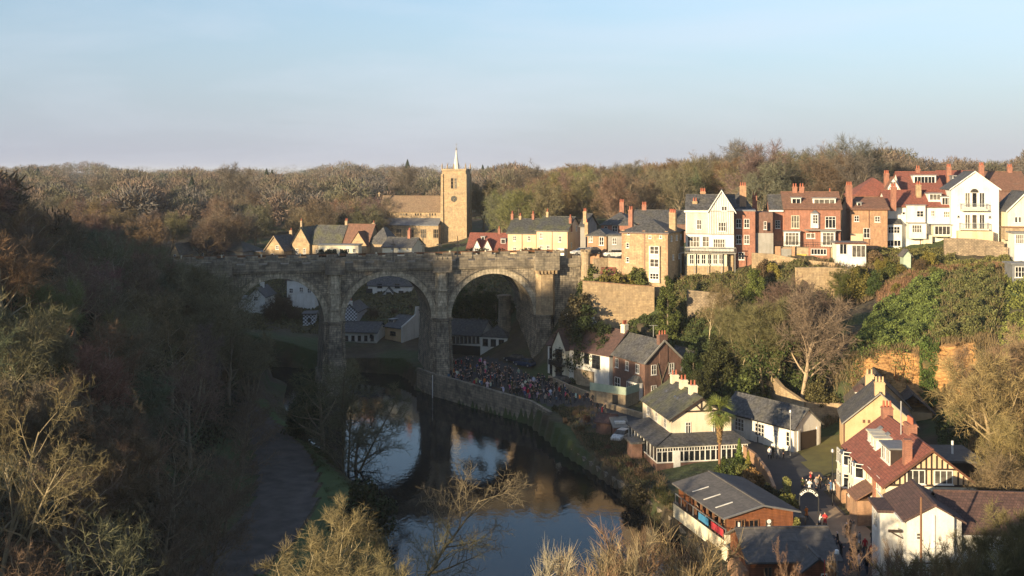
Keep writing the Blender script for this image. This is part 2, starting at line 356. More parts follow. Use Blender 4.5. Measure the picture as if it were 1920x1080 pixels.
gx = axis([(-5200, -1000, 300), (-1000, -300, 50), (-300, -110, 5), (-110, -60, 2), (-60, 100, .8), (100, 140, 2), (140, 320, 6), (320, 1000, 50), (1000, 5200, 300)])
gy = axis([(-600, -60, 60), (-60, 50, 5), (50, 84, 2), (84, 246, .8), (246, 320, 2.5), (320, 520, 8), (520, 1200, 40), (1200, 3600, 150), (3600, 9000, 600)])
GX, GY = np.meshgrid(gx, gy); H = height(GX.ravel(), GY.ravel()).reshape(GX.shape)
amp = np.where((H > 7) & (GY > 60), .35, .06) * (GY < 900)
H = H + wob(GX, GY, amp) * (H > .8)
rock = (GX > 20) & (GY > 146) & (GY < 190)
V = np.stack([GX.ravel() + wob(GY.ravel() * 1.4, H.ravel() * 3, .8) * rock.ravel(), GY.ravel() + wob(GX.ravel() * 2.1, H.ravel() * 2.7, 1.0) * rock.ravel(), H.ravel()], 1)
nx, ny = len(gx), len(gy); ii = np.arange(nx * ny).reshape(ny, nx)
Q = np.stack([ii[:-1, :-1].ravel(), ii[:-1, 1:].ravel(), ii[1:, 1:].ravel(), ii[1:, :-1].ravel()], 1)
me = raw_mesh('ground', V, Q, 'earth_and_grass'); me.polygons.foreach_set('use_smooth', [True] * len(Q))
# bare rock: the quarried face below the ivy, and a few outcrops
PXG = 960 + F * GX / np.maximum(GY, 5)
rk = ((PXG > 1598) & (PXG < 1835) & (GY > 147.5) & (GY < 156)).astype(float)
rk += ((PXG > 1700) & (PXG < 1745) & (GY > 157) & (GY < 172)) * .8
rk = rk * (.75 + .35 * np.sin(GX * .9 + GY * .4) * np.cos(GX * .37)) 
at = me.attributes.new('rock', 'FLOAT', 'POINT'); at.data.foreach_set('value', rk.ravel().astype(np.float32))
ground = link('ground', me); tag(ground, kind='structure')

def m_water():
    m, n, b = newmat('river_water'); b.inputs['Base Color'].default_value = (.005, .008, .010, 1)
    b.inputs['Roughness'].default_value = .03; b.inputs['IOR'].default_value = 1.33
    bump(n, b, noise(n, 1.6, 4, stretch=(1, .5, 1)), .04, .3)
m_water()
o = MB().poly([(-400, 40, 0), (60, 40, 0), (60, 262, 0), (-400, 262, 0)]).obj('water', 'river_water'); tag(o, kind='structure')

def sheet(name, pts_px=None, pts=None, mat='asphalt', dz=.06, step=.9):
    """a surface lying on the land inside a polygon, following its height"""
    P = pts if pts else [(X(a, Yat(b, c)), Yat(b, c)) for a, b, c in pts_px]
    P = np.array(P); x0, y0 = P.min(0); x1, y1 = P.max(0)
    xs = np.arange(x0, x1 + step, step); ys = np.arange(y0, y1 + step, step); A, B = np.meshgrid(xs, ys)
    cx = (A[:-1, :-1] + step / 2).ravel(); cy = (B[:-1, :-1] + step / 2).ravel(); ins = np.zeros(len(cx), bool)
    for i in range(len(P)):
        a, b = P[i], P[(i + 1) % len(P)]
        c = ((a[1] > cy) != (b[1] > cy)) & (cx < (b[0] - a[0]) * (cy - a[1]) / (b[1] - a[1] + 1e-12) + a[0]); ins ^= c
    h = height(A.ravel(), B.ravel()); h = h + wob(A.ravel(), B.ravel(), np.where(h > 7, .35, .06)) + dz
    n_, m_ = len(xs), len(ys); idx = np.arange(n_ * m_).reshape(m_, n_)
    q = np.stack([idx[:-1, :-1].ravel(), idx[:-1, 1:].ravel(), idx[1:, 1:].ravel(), idx[1:, :-1].ravel()], 1)[ins]
    used, inv = np.unique(q.ravel(), return_inverse=True)
    me = raw_mesh(name, np.stack([A.ravel(), B.ravel(), h], 1)[used], inv.reshape(-1, 4), mat)
    o = link(name, me); tag(o, kind='structure'); return o
m_plain('asphalt', (.06, .058, .06), .9, (.042, .042, .045), .7, bs=.2)
m_plain('packed_path', (.095, .08, .072), .95, (.05, .044, .038), .5, bs=.3)
m_plain('lawn', (.06, .105, .028), .95, (.045, .07, .02), .6, bs=.4)
m_plain('olive_lawn', (.14, .13, .035), .95, (.10, .09, .03), .6, bs=.4)
sheet('path', pts=[(-48, 178), (-44.5, 178), (-39, 168), (-34.6, 160), (-30.5, 152), (-27.4, 145), (-24.6, 135), (-23, 124), (-22.6, 113), (-24.2, 101), (-26, 88), (-27, 80), (-33, 80), (-30.6, 98), (-29.6, 112), (-30, 124), (-32.4, 136), (-36, 148), (-40.6, 162)], mat='packed_path', dz=.1)
sheet('lawn', pts=[(-44, 178), (-41, 178), (-36.5, 168), (-31.3, 158), (-27, 149), (-21.6, 136), (-17.2, 124), (-14, 112), (-13.4, 98), (-15, 82), (-26.6, 80), (-25.6, 88), (-23.8, 101), (-22.2, 113), (-22.6, 124), (-24.2, 135), (-27, 145), (-30.1, 152), (-34.2, 160)], mat='lawn', dz=.12)
sheet('road', pts=[(-17, 204), (-14, 200), (-9, 191), (-1, 182), (5, 170.5), (10, 161), (15, 152), (19, 141), (24.5, 141.5), (22, 154), (18, 168), (11, 180), (4, 190), (-2, 203), (-8, 212)], mat='asphalt')
sheet('lane', pts=[(29.5, 142), (31, 150), (34, 141), (37, 138), (42, 139), (43, 131), (36, 125), (35.3, 110), (35.8, 96), (36, 80), (26.4, 80), (27.6, 92), (31, 106), (29.4, 117), (30, 130)], mat='asphalt', dz=.07)
sheet('lawn', pts=[(38.6, 144.5), (44.5, 143.5), (42.5, 131), (37, 125.8), (36.2, 132)], mat='olive_lawn', dz=.12)
m_plain('sandy_gravel', (.34, .25, .16), .95, (.25, .18, .12), .6, bs=.3)
sheet('forecourt', pts=[(31.5, 114), (34.9, 116), (36.2, 110), (36, 101), (33.5, 103), (31.5, 108)], mat='sandy_gravel', dz=.12)
m_plain('sunlit_orange', (.22, .095, .035), .8, (.10, .045, .02), 2.0)  # painted sunlight: orange for the far parapet's inner face
# ---------------------------------------------------------------- the viaduct
VT = 14.0; VD = 13.5; SP = 19.65; RA = 8.0; ZS = 13.2; ZD = 22.6; ZP = 24.3
vo = Vector((-13.1, 198.0, 0)); via = empty('stone_viaduct', vo, R(VT))
tag(via, 'tall dark stone railway viaduct with round arches crossing the river', 'viaduct')
def arch_wall(c0, c1, cs, z0, z1, y0, y1, nseg=28):
    """wall between c0 and c1 with semicircular openings centred at cs; openings cut down to z0"""
    m = MB(); x = c0
    for c in cs:
        m.box(x, c - RA, y0, y1, z0, z1) if c - RA > x + .01 else None
        th = [math.pi - math.pi * k / nseg for k in range(nseg + 1)]
        P = [(c + RA * math.cos(t), ZS + RA * math.sin(t)) for t in th]
        for (xa, za), (xb, zb) in zip(P[:-1], P[1:]):
            m.poly([(xa, y0, za), (xb, y0, zb), (xb, y0, z1), (xa, y0, z1)]); m.poly([(xb, y1, zb), (xa, y1, za), (xa, y1, z1), (xb, y1, z1)])
            m.poly([(xa, y0, za), (xa, y1, za), (xb, y1, zb), (xb, y0, zb)]); m.poly([(xa, y0, z1), (xb, y0, z1), (xb, y1, z1), (xa, y1, z1)])
        x = c + RA
    m.box(x, c1, y0, y1, z0, z1); return m
cs = [-2.5 * SP, -1.5 * SP, -.5 * SP, .5 * SP]
arch_wall(-70, 27, cs, ZS, ZD, 0, VD).obj('spandrel_wall', 'viaduct_stone', via)
for c in cs:                                            # voussoir rings and their hood moulds
    m = MB(); h = MB(); n = 30
    for k in range(n):
        a, b = math.pi - math.pi * k / n, math.pi - math.pi * (k + 1) / n
        q = lambda r, t, y: (c + r * math.cos(t), y, ZS + r * math.sin(t))
        r0, r1 = RA - .02, RA + 1.0
        m.poly([q(r0, a, -.1), q(r0, b, -.1), q(r1, b, -.1), q(r1, a, -.1)]); m.poly([q(r1, a, -.1), q(r1, b, -.1), q(r1, b, .01), q(r1, a, .01)])
        m.poly([q(r0, a, .35), q(r0, b, .35), q(r0, b, -.1), q(r0, a, -.1)])
        r0, r1 = RA + 1.0, RA + 1.25
        h.poly([q(r0, a, -.28), q(r0, b, -.28), q(r1, b, -.28), q(r1, a, -.28)]); h.poly([q(r1, a, -.28), q(r1, b, -.28), q(r1, b, .01), q(r1, a, .01)])
        h.poly([q(r0, b, -.28), q(r0, a, -.28), q(r0, a, .01), q(r0, b, .01)])
    o = m.obj('arch_ring', 'ashlar_light', via); h.obj('hood_mould', 'ashlar_dark', o)
def semi_oct(x, hw, y, d):      # a shallow half-octagon projecting towards the camera
    return [(x - hw, y, 0), (x - hw * .62, y - d, 0), (x + hw * .62, y - d, 0), (x + hw, y, 0)]
def stack(m, x, prof, yb=0.05):
    for (za, ha, da), (zb, hb, db) in zip(prof[:-1], prof[1:]):
        A = [(a, b, za) for a, b, _ in semi_oct(x, ha, yb, da)]; B = [(a, b, zb) for a, b, _ in semi_oct(x, hb, yb, db)]
        m.hull(A, B)
for i, x in enumerate([-2 * SP, -SP, 0, SP]):
    m = MB(); zb = -2.5
    hw = SP / 2 - RA
    for (z0, w0, z1, w1) in ((zb, hw + .95, 2.4, hw + .75), (2.7, hw + .42, ZS - .35, hw + .02)):
        m.hull([(x - w0, -.3, z0), (x + w0, -.3, z0), (x + w0, VD + .3, z0), (x - w0, VD + .3, z0)], [(x - w1, -.1, z1), (x + w1, -.1, z1), (x + w1, VD + .1, z1), (x - w1, VD + .1, z1)])
    m.hull([(x - hw - .8, -.32, 2.4), (x + hw + .8, -.32, 2.4), (x + hw + .8, VD + .32, 2.4), (x - hw - .8, VD + .32, 2.4)], [(x - hw - .5, -.2, 2.7), (x + hw + .5, -.2, 2.7), (x + hw + .5, VD + .2, 2.7), (x - hw - .5, VD + .2, 2.7)])
    stack(m, x, [(zb, 2.5, 2.3), (2.4, 2.35, 2.1), (2.9, 2.05, 1.8), (ZS - .3, 1.6, 1.4)])
    o = m.obj('pier', 'viaduct_stone', via)
    m = MB(); m.box(x - hw - .28, x + hw + .28, -.3, VD + .3, ZS - .35, ZS); stack(m, x, [(ZS - .4, 1.75, 1.6), (ZS + .05, 1.78, 1.65)]); m.obj('springing_band', 'ashlar_dark', via)
    m = MB(); stack(m, x, [(ZS, 1.25, 1.25), (ZD - .1, 1.12, 1.1)])
    for zz in (15.3, 18.3): stack(m, x, [(zz, 1.38, 1.38), (zz + .22, 1.35, 1.34)])
    if i == 3:
        m = MB(); stack(m, x + .35, [(ZS, 1.95, 1.35), (21.0, 1.9, 1.3)])
        for zz in (16.6,): stack(m, x + .35, [(zz, 2.05, 1.45), (zz + .25, 2.02, 1.42)])
        for k in range(6): m.box(x - 1.55 + k * .7, x - 1.25 + k * .7, -1.72, -1.2, 21.0, 21.7)
        stack(m, x + .35, [(21.0, 1.95, 1.35), (21.7, 2.2, 1.75)])
    m.obj('pilaster', 'gold_stone' if i == 3 else 'ashlar_light', via)
    m = MB(); hw2, y0 = (2.35, -1.75) if i == 3 else (1.75, -1.35)      # refuge turret with battlements
    xx = x + (.35 if i == 3 else 0)
    zt = ZP + (.45 if i == 3 else .15)
    for (a, b, c_, d) in ((xx - hw2, xx + hw2, y0, y0 + .4), (xx - hw2, xx - hw2 + .4, y0 + .4, .3), (xx + hw2 - .4, xx + hw2, y0 + .4, .3)): m.box(a, b, c_, d, ZD - .9, zt - .35)
    nb = 4
    for k in range(nb):
        a = xx - hw2 + k * (2 * hw2 - .7) / (nb - 1); m.box(a, a + .7, y0 - .02, y0 + .42, zt - .35, zt + .2)
    m.box(xx - hw2 + .41, xx + hw2 - .41, y0 + .41, .2, ZD - .6, ZD - .2)
    m.obj('turret', 'ashlar_dark', via)
m = MB(); m.box(-70, 27, -.3, .02, ZD - .45, ZD - .18); m.box(-70, 27, -.42, .05, ZD - .18, ZD + .06); m.box(-70, 27, VD - .05, VD + .4, ZD - .18, ZD + .06); m.obj('cornice', 'ashlar_dark', via)
m = MB(); m.box(-70, 27, -.25, .25, ZD + .06, ZP - .55); m.box(-70, 27, VD - .25, VD + .25, ZD + .06, ZP - .55)
a = -69.5
while a < 26:
    for yy in (0, VD): m.box(a, a + 2.3, yy - .3, yy + .3, ZP - .55, ZP - .02)
    a += 3.8
m.obj('parapet', 'ashlar_dark', via)
m = MB(); m.box(-70, 27, VD + .32, VD + .42, ZP - .3, ZP + .12); q_ = m.obj('sunlit_parapet_face', 'sunlit_orange', via); m = MB()  # stands for the far parapet's inner face, sunlight put into its colour
for k in range(14): m.box(-69 + k * 7.3, -68.72 + k * 7.3, VD + .24, VD + .31, ZP - .3, ZP + .3)
m.obj('parapet_posts', 'cream_paint', q_)
MB().box(-70, 27, .26, VD - .26, ZD + .02, ZD + .35).obj('track_bed', 'rough_stone', via)
m = MB()
m.hull([(SP + RA - .5 - 5.4, -.25, 2), (29, -.25, 2), (29, VD, 2), (SP + RA - .5 - 5.4, VD, 2)], [(SP + RA - .5 - 5.4, -.05, ZD - .5), (27, -.05, ZD - .5), (27, VD, ZD - .5), (SP + RA - .5 - 5.4, VD, ZD - .5)])
m.obj('abutment', 'viaduct_stone', via)
m = MB(); m.cyl(28.0, -.3, 15, 24.6, 1.0, .85, 14); m.cyl(28.0, -.3, 24.6, 25.0, 1.05, 1.05, 14)
for k in range(6): m.box(28 + .85 * math.cos(k * 1.047) - .18, 28 + .85 * math.cos(k * 1.047) + .18, -.3 + .85 * math.sin(k * 1.047) - .18, -.3 + .85 * math.sin(k * 1.047) + .18, 25.0, 25.4)
m.obj('round_turret', 'tan_stone', via)
# ivy-free lighter stack: rounded inner pillar of the last arch
m = MB(); m.cyl(SP - 4.6, VD - 1.0, 3.0, 15.0, 1.5, 1.2, 12); m.cyl(SP - 4.6, VD - 1.0, 15.0, 15.6, 1.5, 1.5, 12); m.obj('inner_buttress', 'ashlar_dark', via)
# ---------------------------------------------------------------- plants: prototypes
def frame_of(d):
    d = d / np.linalg.norm(d); a = np.cross(d, [0, 0, 1.0]);
    if np.linalg.norm(a) < .05: a = np.cross(d, [1.0, 0, 0])
    a /= np.linalg.norm(a); return d, a, np.cross(d, a)
class Tree:
    def __init__(s, seed):
        s.r = np.random.default_rng(seed); s.tv = []; s.tf = []; s.cv = []; s.cf = []; s.nt = 0; s.nc = 0; s.tips = []
    def tube(s, pts, rad, n, crown):
        V, Fl, off = (s.cv, s.cf, s.nc) if crown else (s.tv, s.tf, s.nt)
        ang = np.arange(n) * 2 * np.pi / n
        for i, p in enumerate(pts):
            d = pts[min(i + 1, len(pts) - 1)] - pts[max(i - 1, 0)]; _, a, b = frame_of(d)
            V.append(p + rad[i] * (np.cos(ang)[:, None] * a + np.sin(ang)[:, None] * b))
        for i in range(len(pts) - 1):
            for k in range(n):
                Fl.append((off + i * n + k, off + i * n + (k + 1) % n, off + (i + 1) * n + (k + 1) % n, off + (i + 1) * n + k))
        if crown: s.nc += n * len(pts)
        else: s.nt += n * len(pts)
    def blades(s, P, D, Ln, W):
        """many thin twig blades at once"""
        n = len(P); r = s.r; sd_ = np.cross(D, r.normal(size=(n, 3))); sd_ /= np.linalg.norm(sd_, axis=1)[:, None] + 1e-9
        A = P - sd_ * W[:, None] / 2; B = P + sd_ * W[:, None] / 2; T = P + D * Ln[:, None]
        Cc = T + sd_ * W[:, None] * .12; Dd = T - sd_ * W[:, None] * .12
        V = np.stack([A, B, Cc, Dd], 1).reshape(-1, 3); s.cv.append(V); i = s.nc + np.arange(n) * 4
        s.cf += [tuple(q) for q in np.stack([i, i + 1, i + 2, i + 3], 1).tolist()]; s.nc += 4 * n
    def grow(s, p, d, L_, r, lv, cfg):
        rr_ = s.r; n = (6, 5, 4, 3)[lv]; pts = [np.array(p, float)]; dirs = [np.array(d, float)]
        up = cfg['up'][lv]; wn = cfg['wander'][lv]; d = np.array(d, float)
        for i in range(n):
            d = d + rr_.normal(size=3) * wn + np.array([0, 0, up]); d /= np.linalg.norm(d); pts.append(pts[-1] + d * L_ / n); dirs.append(d)
        rad = [r * (1 - .78 * (i / n)) for i in range(n + 1)]
        s.tube(pts, rad, (8, 5, 4, 3)[lv], lv >= 2)
        s.tips.append(pts[-1])
        if lv == 3:
            k = cfg['twigs']; t = rr_.uniform(.1, 1.0, k); i0 = np.minimum((t * n).astype(int), n - 1); fr = t * n - i0
            Pn = np.array(pts); P = Pn[i0] * (1 - fr[:, None]) + Pn[i0 + 1] * fr[:, None]
            D = np.array(dirs)[i0 + 1] * .9 + rr_.normal(size=(k, 3)) * .55 + np.array([0, 0, cfg.get('tup', .12)]); D /= np.linalg.norm(D, axis=1)[:, None]
            s.blades(P, D, rr_.uniform(.35, 1.0, k) * cfg['tl'], np.full(k, cfg['tw'])); return
        nb = cfg['n'][lv]
        for k in range(nb):
            t = cfg['from'][lv] + (1 - cfg['from'][lv]) * (k + rr_.uniform(.1, .9)) / nb
            i0 = min(int(t * n), n - 1); fr = t * n - i0; p0 = pts[i0] * (1 - fr) + pts[i0 + 1] * fr; dd, a, b = frame_of(dirs[i0 + 1])
            ph = rr_.uniform(0, 2 * np.pi) if lv else k * 2.4 + rr_.uniform(-.4, .4); an = math.radians(cfg['ang'][lv]) * rr_.uniform(.7, 1.25)
            nd = dd * math.cos(an) + (a * math.cos(ph) + b * math.sin(ph)) * math.sin(an)
            ln = L_ * cfg['len'][lv] * (1.15 - cfg['tap'][lv] * t) * rr_.uniform(.75, 1.2)
            s.grow(p0, nd, ln, max(rad[i0] * .55, .02), lv + 1, cfg)
    def finish(s, name):
        V = np.concatenate([np.reshape(v, (-1, 3)) for v in s.tv]); h = max(float(V[:, 2].max()), float(np.concatenate([np.reshape(v, (-1, 3)) for v in s.cv])[:, 2].max()))
        t = raw_mesh(name + '_trunk', V, s.tf, 'bark'); c = raw_mesh(name + '_crown', np.concatenate([np.reshape(v, (-1, 3)) for v in s.cv]), s.cf, 'twigs')
        return dict(trunk=t, crown=c, h=h, tips=s.tips)
BASE = dict(up=(.03, .07, .05, .02), wander=(.06, .13, .16, .18), n=(13, 9, 8), **{'from': (.28, .22, .15)}, ang=(52, 48, 48), len=(.62, .52, .5), tap=(.55, .35, .3), twigs=9, tl=1.1, tw=.035)
def cfg(**k): c = dict(BASE); c.update(k); return c
PROTO = {}
def mk(name, seed, L_, r, **k):
    t = Tree(seed); t.grow((0, 0, -.6), (0.02, 0.01, 1), L_, r, 0, cfg(**k)); PROTO[name] = t.finish(name)
mk('spread_a', 3, 9.5, .30, ang=(60, 50, 50))
mk('spread_b', 5, 9.0, .28, ang=(55, 52, 48), n=(12, 10, 8))
mk('tall_a', 8, 12.5, .26, ang=(40, 42, 45), len=(.42, .5, .5), n=(15, 9, 7))
mk('tall_b', 12, 12.0, .25, ang=(44, 45, 45), len=(.45, .5, .5), n=(14, 9, 8))
mk('round_a', 21, 8.0, .28, ang=(66, 55, 52), len=(.72, .5, .48), n=(14, 9, 8), **{'from': (.22, .25, .2)})
mk('thin_a', 31, 12.0, .17, ang=(34, 40, 45), len=(.30, .5, .55), n=(12, 7, 6), twigs=8)
def mk_multi(name, seed, stems, L_, r, lean, **k):
    t = Tree(seed); rr_ = t.r
    for i in range(stems):
        a = i * 2 * math.pi / stems + rr_.uniform(-.4, .4); q = lean * rr_.uniform(.5, 1.1)
        t.grow((.35 * math.cos(a), .35 * math.sin(a), -.6), (math.cos(a) * q, math.sin(a) * q, 1), L_ * rr_.uniform(.85, 1.1), r * rr_.uniform(.8, 1.1), 0, cfg(**k))
    PROTO[name] = t.finish(name)
mk_multi('multi_a', 41, 5, 10.5, .17, .33, n=(8, 7, 7), len=(.36, .5, .5), ang=(38, 45, 45), **{'from': (.38, .2, .15)}, twigs=9)
mk_multi('multi_b', 44, 4, 9.0, .15, .42, n=(9, 7, 7), len=(.40, .5, .5), ang=(42, 45, 45), **{'from': (.25, .2, .15)}, twigs=9)
mk_multi('bushy', 47, 7, 4.2, .07, .55, n=(8, 6, 5), len=(.5, .5, .5), ang=(40, 45, 45), **{'from': (.12, .15, .1)}, twigs=8, tl=.7, tw=.028)
mk_multi('wispy', 51, 9, 8.0, .10, .36, n=(9, 6, 5), len=(.34, .5, .5), ang=(30, 34, 36), up=(.02, .12, .1, .08), **{'from': (.18, .15, .1)}, twigs=7, tl=.8, tw=.018, tup=.35)
mk('fine_tall', 61, 12.5, .19, n=(9, 7, 8), ang=(44, 50, 52), len=(.36, .46, .40), tap=(.45, .3, .3), twigs=7, tl=.40, tw=.015, wander=(.09, .16, .2, .24), **{'from': (.42, .35, .3)})
mk('fine_wide', 63, 9.5, .2, n=(9, 8, 8), ang=(55, 52, 50), len=(.60, .5, .42), twigs=6, tl=.5, tw=.014, wander=(.09, .16, .2, .22), **{'from': (.3, .3, .2)})
mk_multi('fine_young', 66, 3, 10.0, .10, .2, n=(16, 7, 7), len=(.30, .5, .45), ang=(50, 45, 45), tap=(.75, .3, .3), up=(.03, .1, .06, .04), **{'from': (.12, .15, .1)}, twigs=6, tl=.5, tw=.014)
mk('open_a', 71, 9.5, .34, n=(10, 7, 6), ang=(58, 50, 48), twigs=7, tl=1.0, tw=.03, wander=(.08, .16, .2, .2))
mk('open_b', 75, 10.5, .32, n=(11, 7, 6), ang=(50, 50, 48), len=(.55, .52, .5), twigs=7, tl=1.0, tw=.03, wander=(.08, .16, .2, .2))
def quads(Cn, Nn, S, r):
    """leaf-sized quads at centres Cn facing roughly Nn"""
    n = len(Cn); a = np.cross(Nn, r.normal(size=(n, 3))); a /= np.linalg.norm(a, axis=1)[:, None] + 1e-9; b = np.cross(Nn, a); b /= np.linalg.norm(b, axis=1)[:, None] + 1e-9
    S = S[:, None]; bl = S * r.uniform(.5, .8, (n, 1))
    V = np.stack([Cn - a * S, Cn - b * bl, Cn + a * S, Cn + b * bl], 1).reshape(-1, 3); i = np.arange(n) * 4
    return V, np.stack([i, i + 1, i + 2, i + 3], 1)
def cloud(seed, lobes, n, size, mat='leaves', name='leaves', inner=.72):
    r = np.random.default_rng(seed); vol = np.array([l[3] * l[4] + l[4] * l[5] + l[3] * l[5] for l in lobes]); vol = vol / vol.sum(); k = r.choice(len(lobes), n, p=vol)
    Lb = np.array(lobes)[k]; D = r.normal(size=(n, 3)); D /= np.linalg.norm(D, axis=1)[:, None]
    rad = inner + (1.06 - inner) * r.uniform(0, 1, n) ** .6
    bumpy = 1 + .13 * np.sin(D[:, 0] * 7 + k) * np.cos(D[:, 1] * 6 + D[:, 2] * 5 + k * 2)
    P = Lb[:, :3] + D * Lb[:, 3:6] * (rad * bumpy)[:, None]
    Nn = D * .8 + r.normal(size=(n, 3)) * .6; Nn /= np.linalg.norm(Nn, axis=1)[:, None]
    keep = P[:, 2] > -.4
    V, Q = quads(P[keep], Nn[keep], r.uniform(.6, 1.3, keep.sum()) * size, r); return raw_mesh(name, V, Q, mat)
def stem_mesh(name, h, r): return MB().cyl(0, 0, -.8, h, r, r * .5, 7).mesh(name, 'bark')
def lobes_rand(seed, n, R_, H_, rl_=(.35, .55)):
    r = np.random.default_rng(seed); out = []
    for i in range(n):
        a = r.uniform(0, 6.28); q = R_ * math.sqrt(r.uniform(0, 1)) * .75; z = H_ * r.uniform(.25, .82); s = R_ * r.uniform(*rl_) * (1.15 - .5 * z / H_)
        out.append((q * math.cos(a) * (1.2 - .8 * z / H_), q * math.sin(a) * (1.2 - .8 * z / H_), z, s, s, s * r.uniform(.8, 1.15)))
    return out
def ever(seed, H_, R_, n, nl, size, shape=1.0):
    r = np.random.default_rng(seed); lb = []
    for i in range(nl):
        t = r.uniform(.04, .93); a = r.uniform(0, 6.28); rad = R_ * (1 - t ** 1.6) ** .6 * r.uniform(.35, .85); s_ = R_ * r.uniform(.2, .36) * (1.15 - .55 * t); lb.append((rad * math.cos(a), rad * math.sin(a), H_ * t, s_, s_, s_ * r.uniform(.8, 1.7)))
    return cloud(seed, lb, n, size, inner=.35)
PROTO['evergreen'] = dict(trunk=stem_mesh('evergreen_trunk', 7, .25), crown=ever(1, 10, 3.3, 13000, 46, .15), h=10.3)
PROTO['column'] = dict(trunk=stem_mesh('evergreen_trunk', 8, .25), crown=ever(11, 12, 2.6, 14000, 60, .15), h=12.3)
PROTO['evergreen_b'] = dict(trunk=stem_mesh('evergreen_trunk', 5, .25), crown=ever(3, 8, 3.4, 11000, 38, .15), h=8.3)
PROTO['bush'] = dict(trunk=stem_mesh('bush_stem', 1, .08), crown=ever(4, 2.3, 1.6, 3600, 20, .085), h=2.5)
PROTO['bush_b'] = dict(trunk=stem_mesh('bush_stem', 1, .08), crown=ever(5, 1.7, 1.5, 3000, 16, .08), h=1.9)
def conifer(seed, H_, R_, n, size, droop=.35):
    r = np.random.default_rng(seed); t = r.uniform(0, 1, n) ** 1.25; z = .6 + t * (H_ - .6); rad = R_ * (1 - t) ** .85 * (.72 + .28 * np.sin(z * 5.2) ** 2) * r.uniform(.45, 1.05, n)
    a = r.uniform(0, 6.28, n); D = np.stack([np.cos(a), np.sin(a), np.full(n, .2)], 1); P = np.stack([rad * np.cos(a), rad * np.sin(a), z - rad * droop], 1)
    V, Q = quads(P, D + r.normal(size=(n, 3)) * .5, r.uniform(.7, 1.3, n) * size, r); return raw_mesh('conifer_crown', V, Q, 'leaves')
PROTO['conifer'] = dict(trunk=stem_mesh('conifer_trunk', 10, .2), crown=conifer(9, 12, 2.4, 7000, .17), h=12)
PROTO['cypress'] = dict(trunk=stem_mesh('cypress_trunk', 2, .08), crown=conifer(10, 3.6, .75, 2600, .08, .05), h=3.6)
def ivied(base, seed, frac, n, size):
    """ivy leaves clothing the trunk and lower limbs"""
    r = np.random.default_rng(seed); me = PROTO[base]['trunk']; V = np.empty(len(me.vertices) * 3, np.float32); me.vertices.foreach_get('co', V); V = V.reshape(-1, 3); V = V[V[:, 2] < PROTO[base]['h'] * frac]
    P = V[r.integers(0, len(V), n)] + r.normal(size=(n, 3)) * np.array([.35, .35, .3]); V2, Q = quads(P, r.normal(size=(n, 3)), r.uniform(.7, 1.3, n) * size, r)
    return raw_mesh('ivy', V2, Q, 'leaves')
PROTO['tall_a']['ivy'] = ivied('tall_a', 1, .62, 3500, .16)
PROTO['multi_a']['ivy'] = ivied('multi_a', 2, .55, 5000, .15)
PROTO['spread_b']['ivy'] = ivied('spread_b', 3, .7, 4200, .15)

NP = 0
BARK = (.19, .155, .11); BARKL = (.30, .24, .16)
TREES = []
def plant(kind, x, y, h, label, cat='tree', group=None, tint=(.12, .09, .06), bark=BARK, rz=None, name='bare_tree', ivy=None, wide=1.0, z=None, lean=None):
    """one tree or bush: an Empty at its foot, trunk and crown its parts"""
    global NP; NP += 1
    p = PROTO[kind]; s = h / p['h']; t = empty(name, (x, y, (g(x, y) if z is None else z)), rnd.uniform(0, 6.28) if rz is None else rz)
    t.scale = (s * wide, s * wide, s)
    if lean: t.rotation_euler = (lean[0], lean[1], t.rotation_euler[2])
    tag(t, label, cat, group)
    v = rnd.uniform(.85, 1.15)
    a = link('trunk' if name.endswith('tree') or name in ('conifer', 'cypress') else 'stem', p['trunk'], t); a.color = (*[c * v for c in bark], 1)
    b = link('crown' if name.endswith('tree') or name in ('conifer', 'cypress') else 'foliage', p['crown'], t); b.color = (*[c * v for c in tint], 1)
    if ivy: c = link('ivy', p['ivy'], t); c.color = (*ivy, 1)
    return t
def plant_px(kind, px, Y, pytop, label, **k):
    x = X(px, Y); z = g(x, Y); h = max(Z(pytop, Y) - z, 1.0); return plant(kind, x, Y, h, label, **k)
# ---------------------------------------------------------------- houses
WC = {}
def win_meshes(w, h, nx, ny, fmat, top=0.0):
    w = round(w, 1); h = round(h, 1); key = (w, h, nx, ny, fmat, top)
    if key in WC: return WC[key]
    w = max(w, .4); h = max(h, .4); t = .085 if w > .9 else .07; m = MB()
    m.box(-w / 2, -w / 2 + t, -.09, .02, -h / 2, h / 2); m.box(w / 2 - t, w / 2, -.09, .02, -h / 2, h / 2)
    m.box(-w / 2 + t, w / 2 - t, -.09, .02, h / 2 - t, h / 2); m.box(-w / 2 + t, w / 2 - t, -.09, .02, -h / 2, -h / 2 + t)
    m.box(-w / 2 - .08, w / 2 + .08, -.16, .02, -h / 2 - .09, -h / 2 - .002)
    for i in range(1, nx): x = -w / 2 + w * i / nx; m.box(x - .04, x + .04, -.08, .0, -h / 2 + t, h / 2 - t)
    zs = [-h / 2 + h * i / ny for i in range(1, ny)]
    if top: zs = [h / 2 - top * h]
    for z in zs:
        for i in range(nx):
            a = -w / 2 + w * i / nx + (.04 if i else t); b = -w / 2 + w * (i + 1) / nx - (.04 if i < nx - 1 else t); m.box(a, b, -.075, -.002, z - .03, z + .03)
    f = m.mesh('window_frame', fmat); p = MB().box(-w / 2 + t * .5, w / 2 - t * .5, -.035, .012, -h / 2 + t * .5, h / 2 - t * .5).mesh('window_pane', 'window_glass')
    WC[key] = (f, p); return WC[key]
POTM = {}
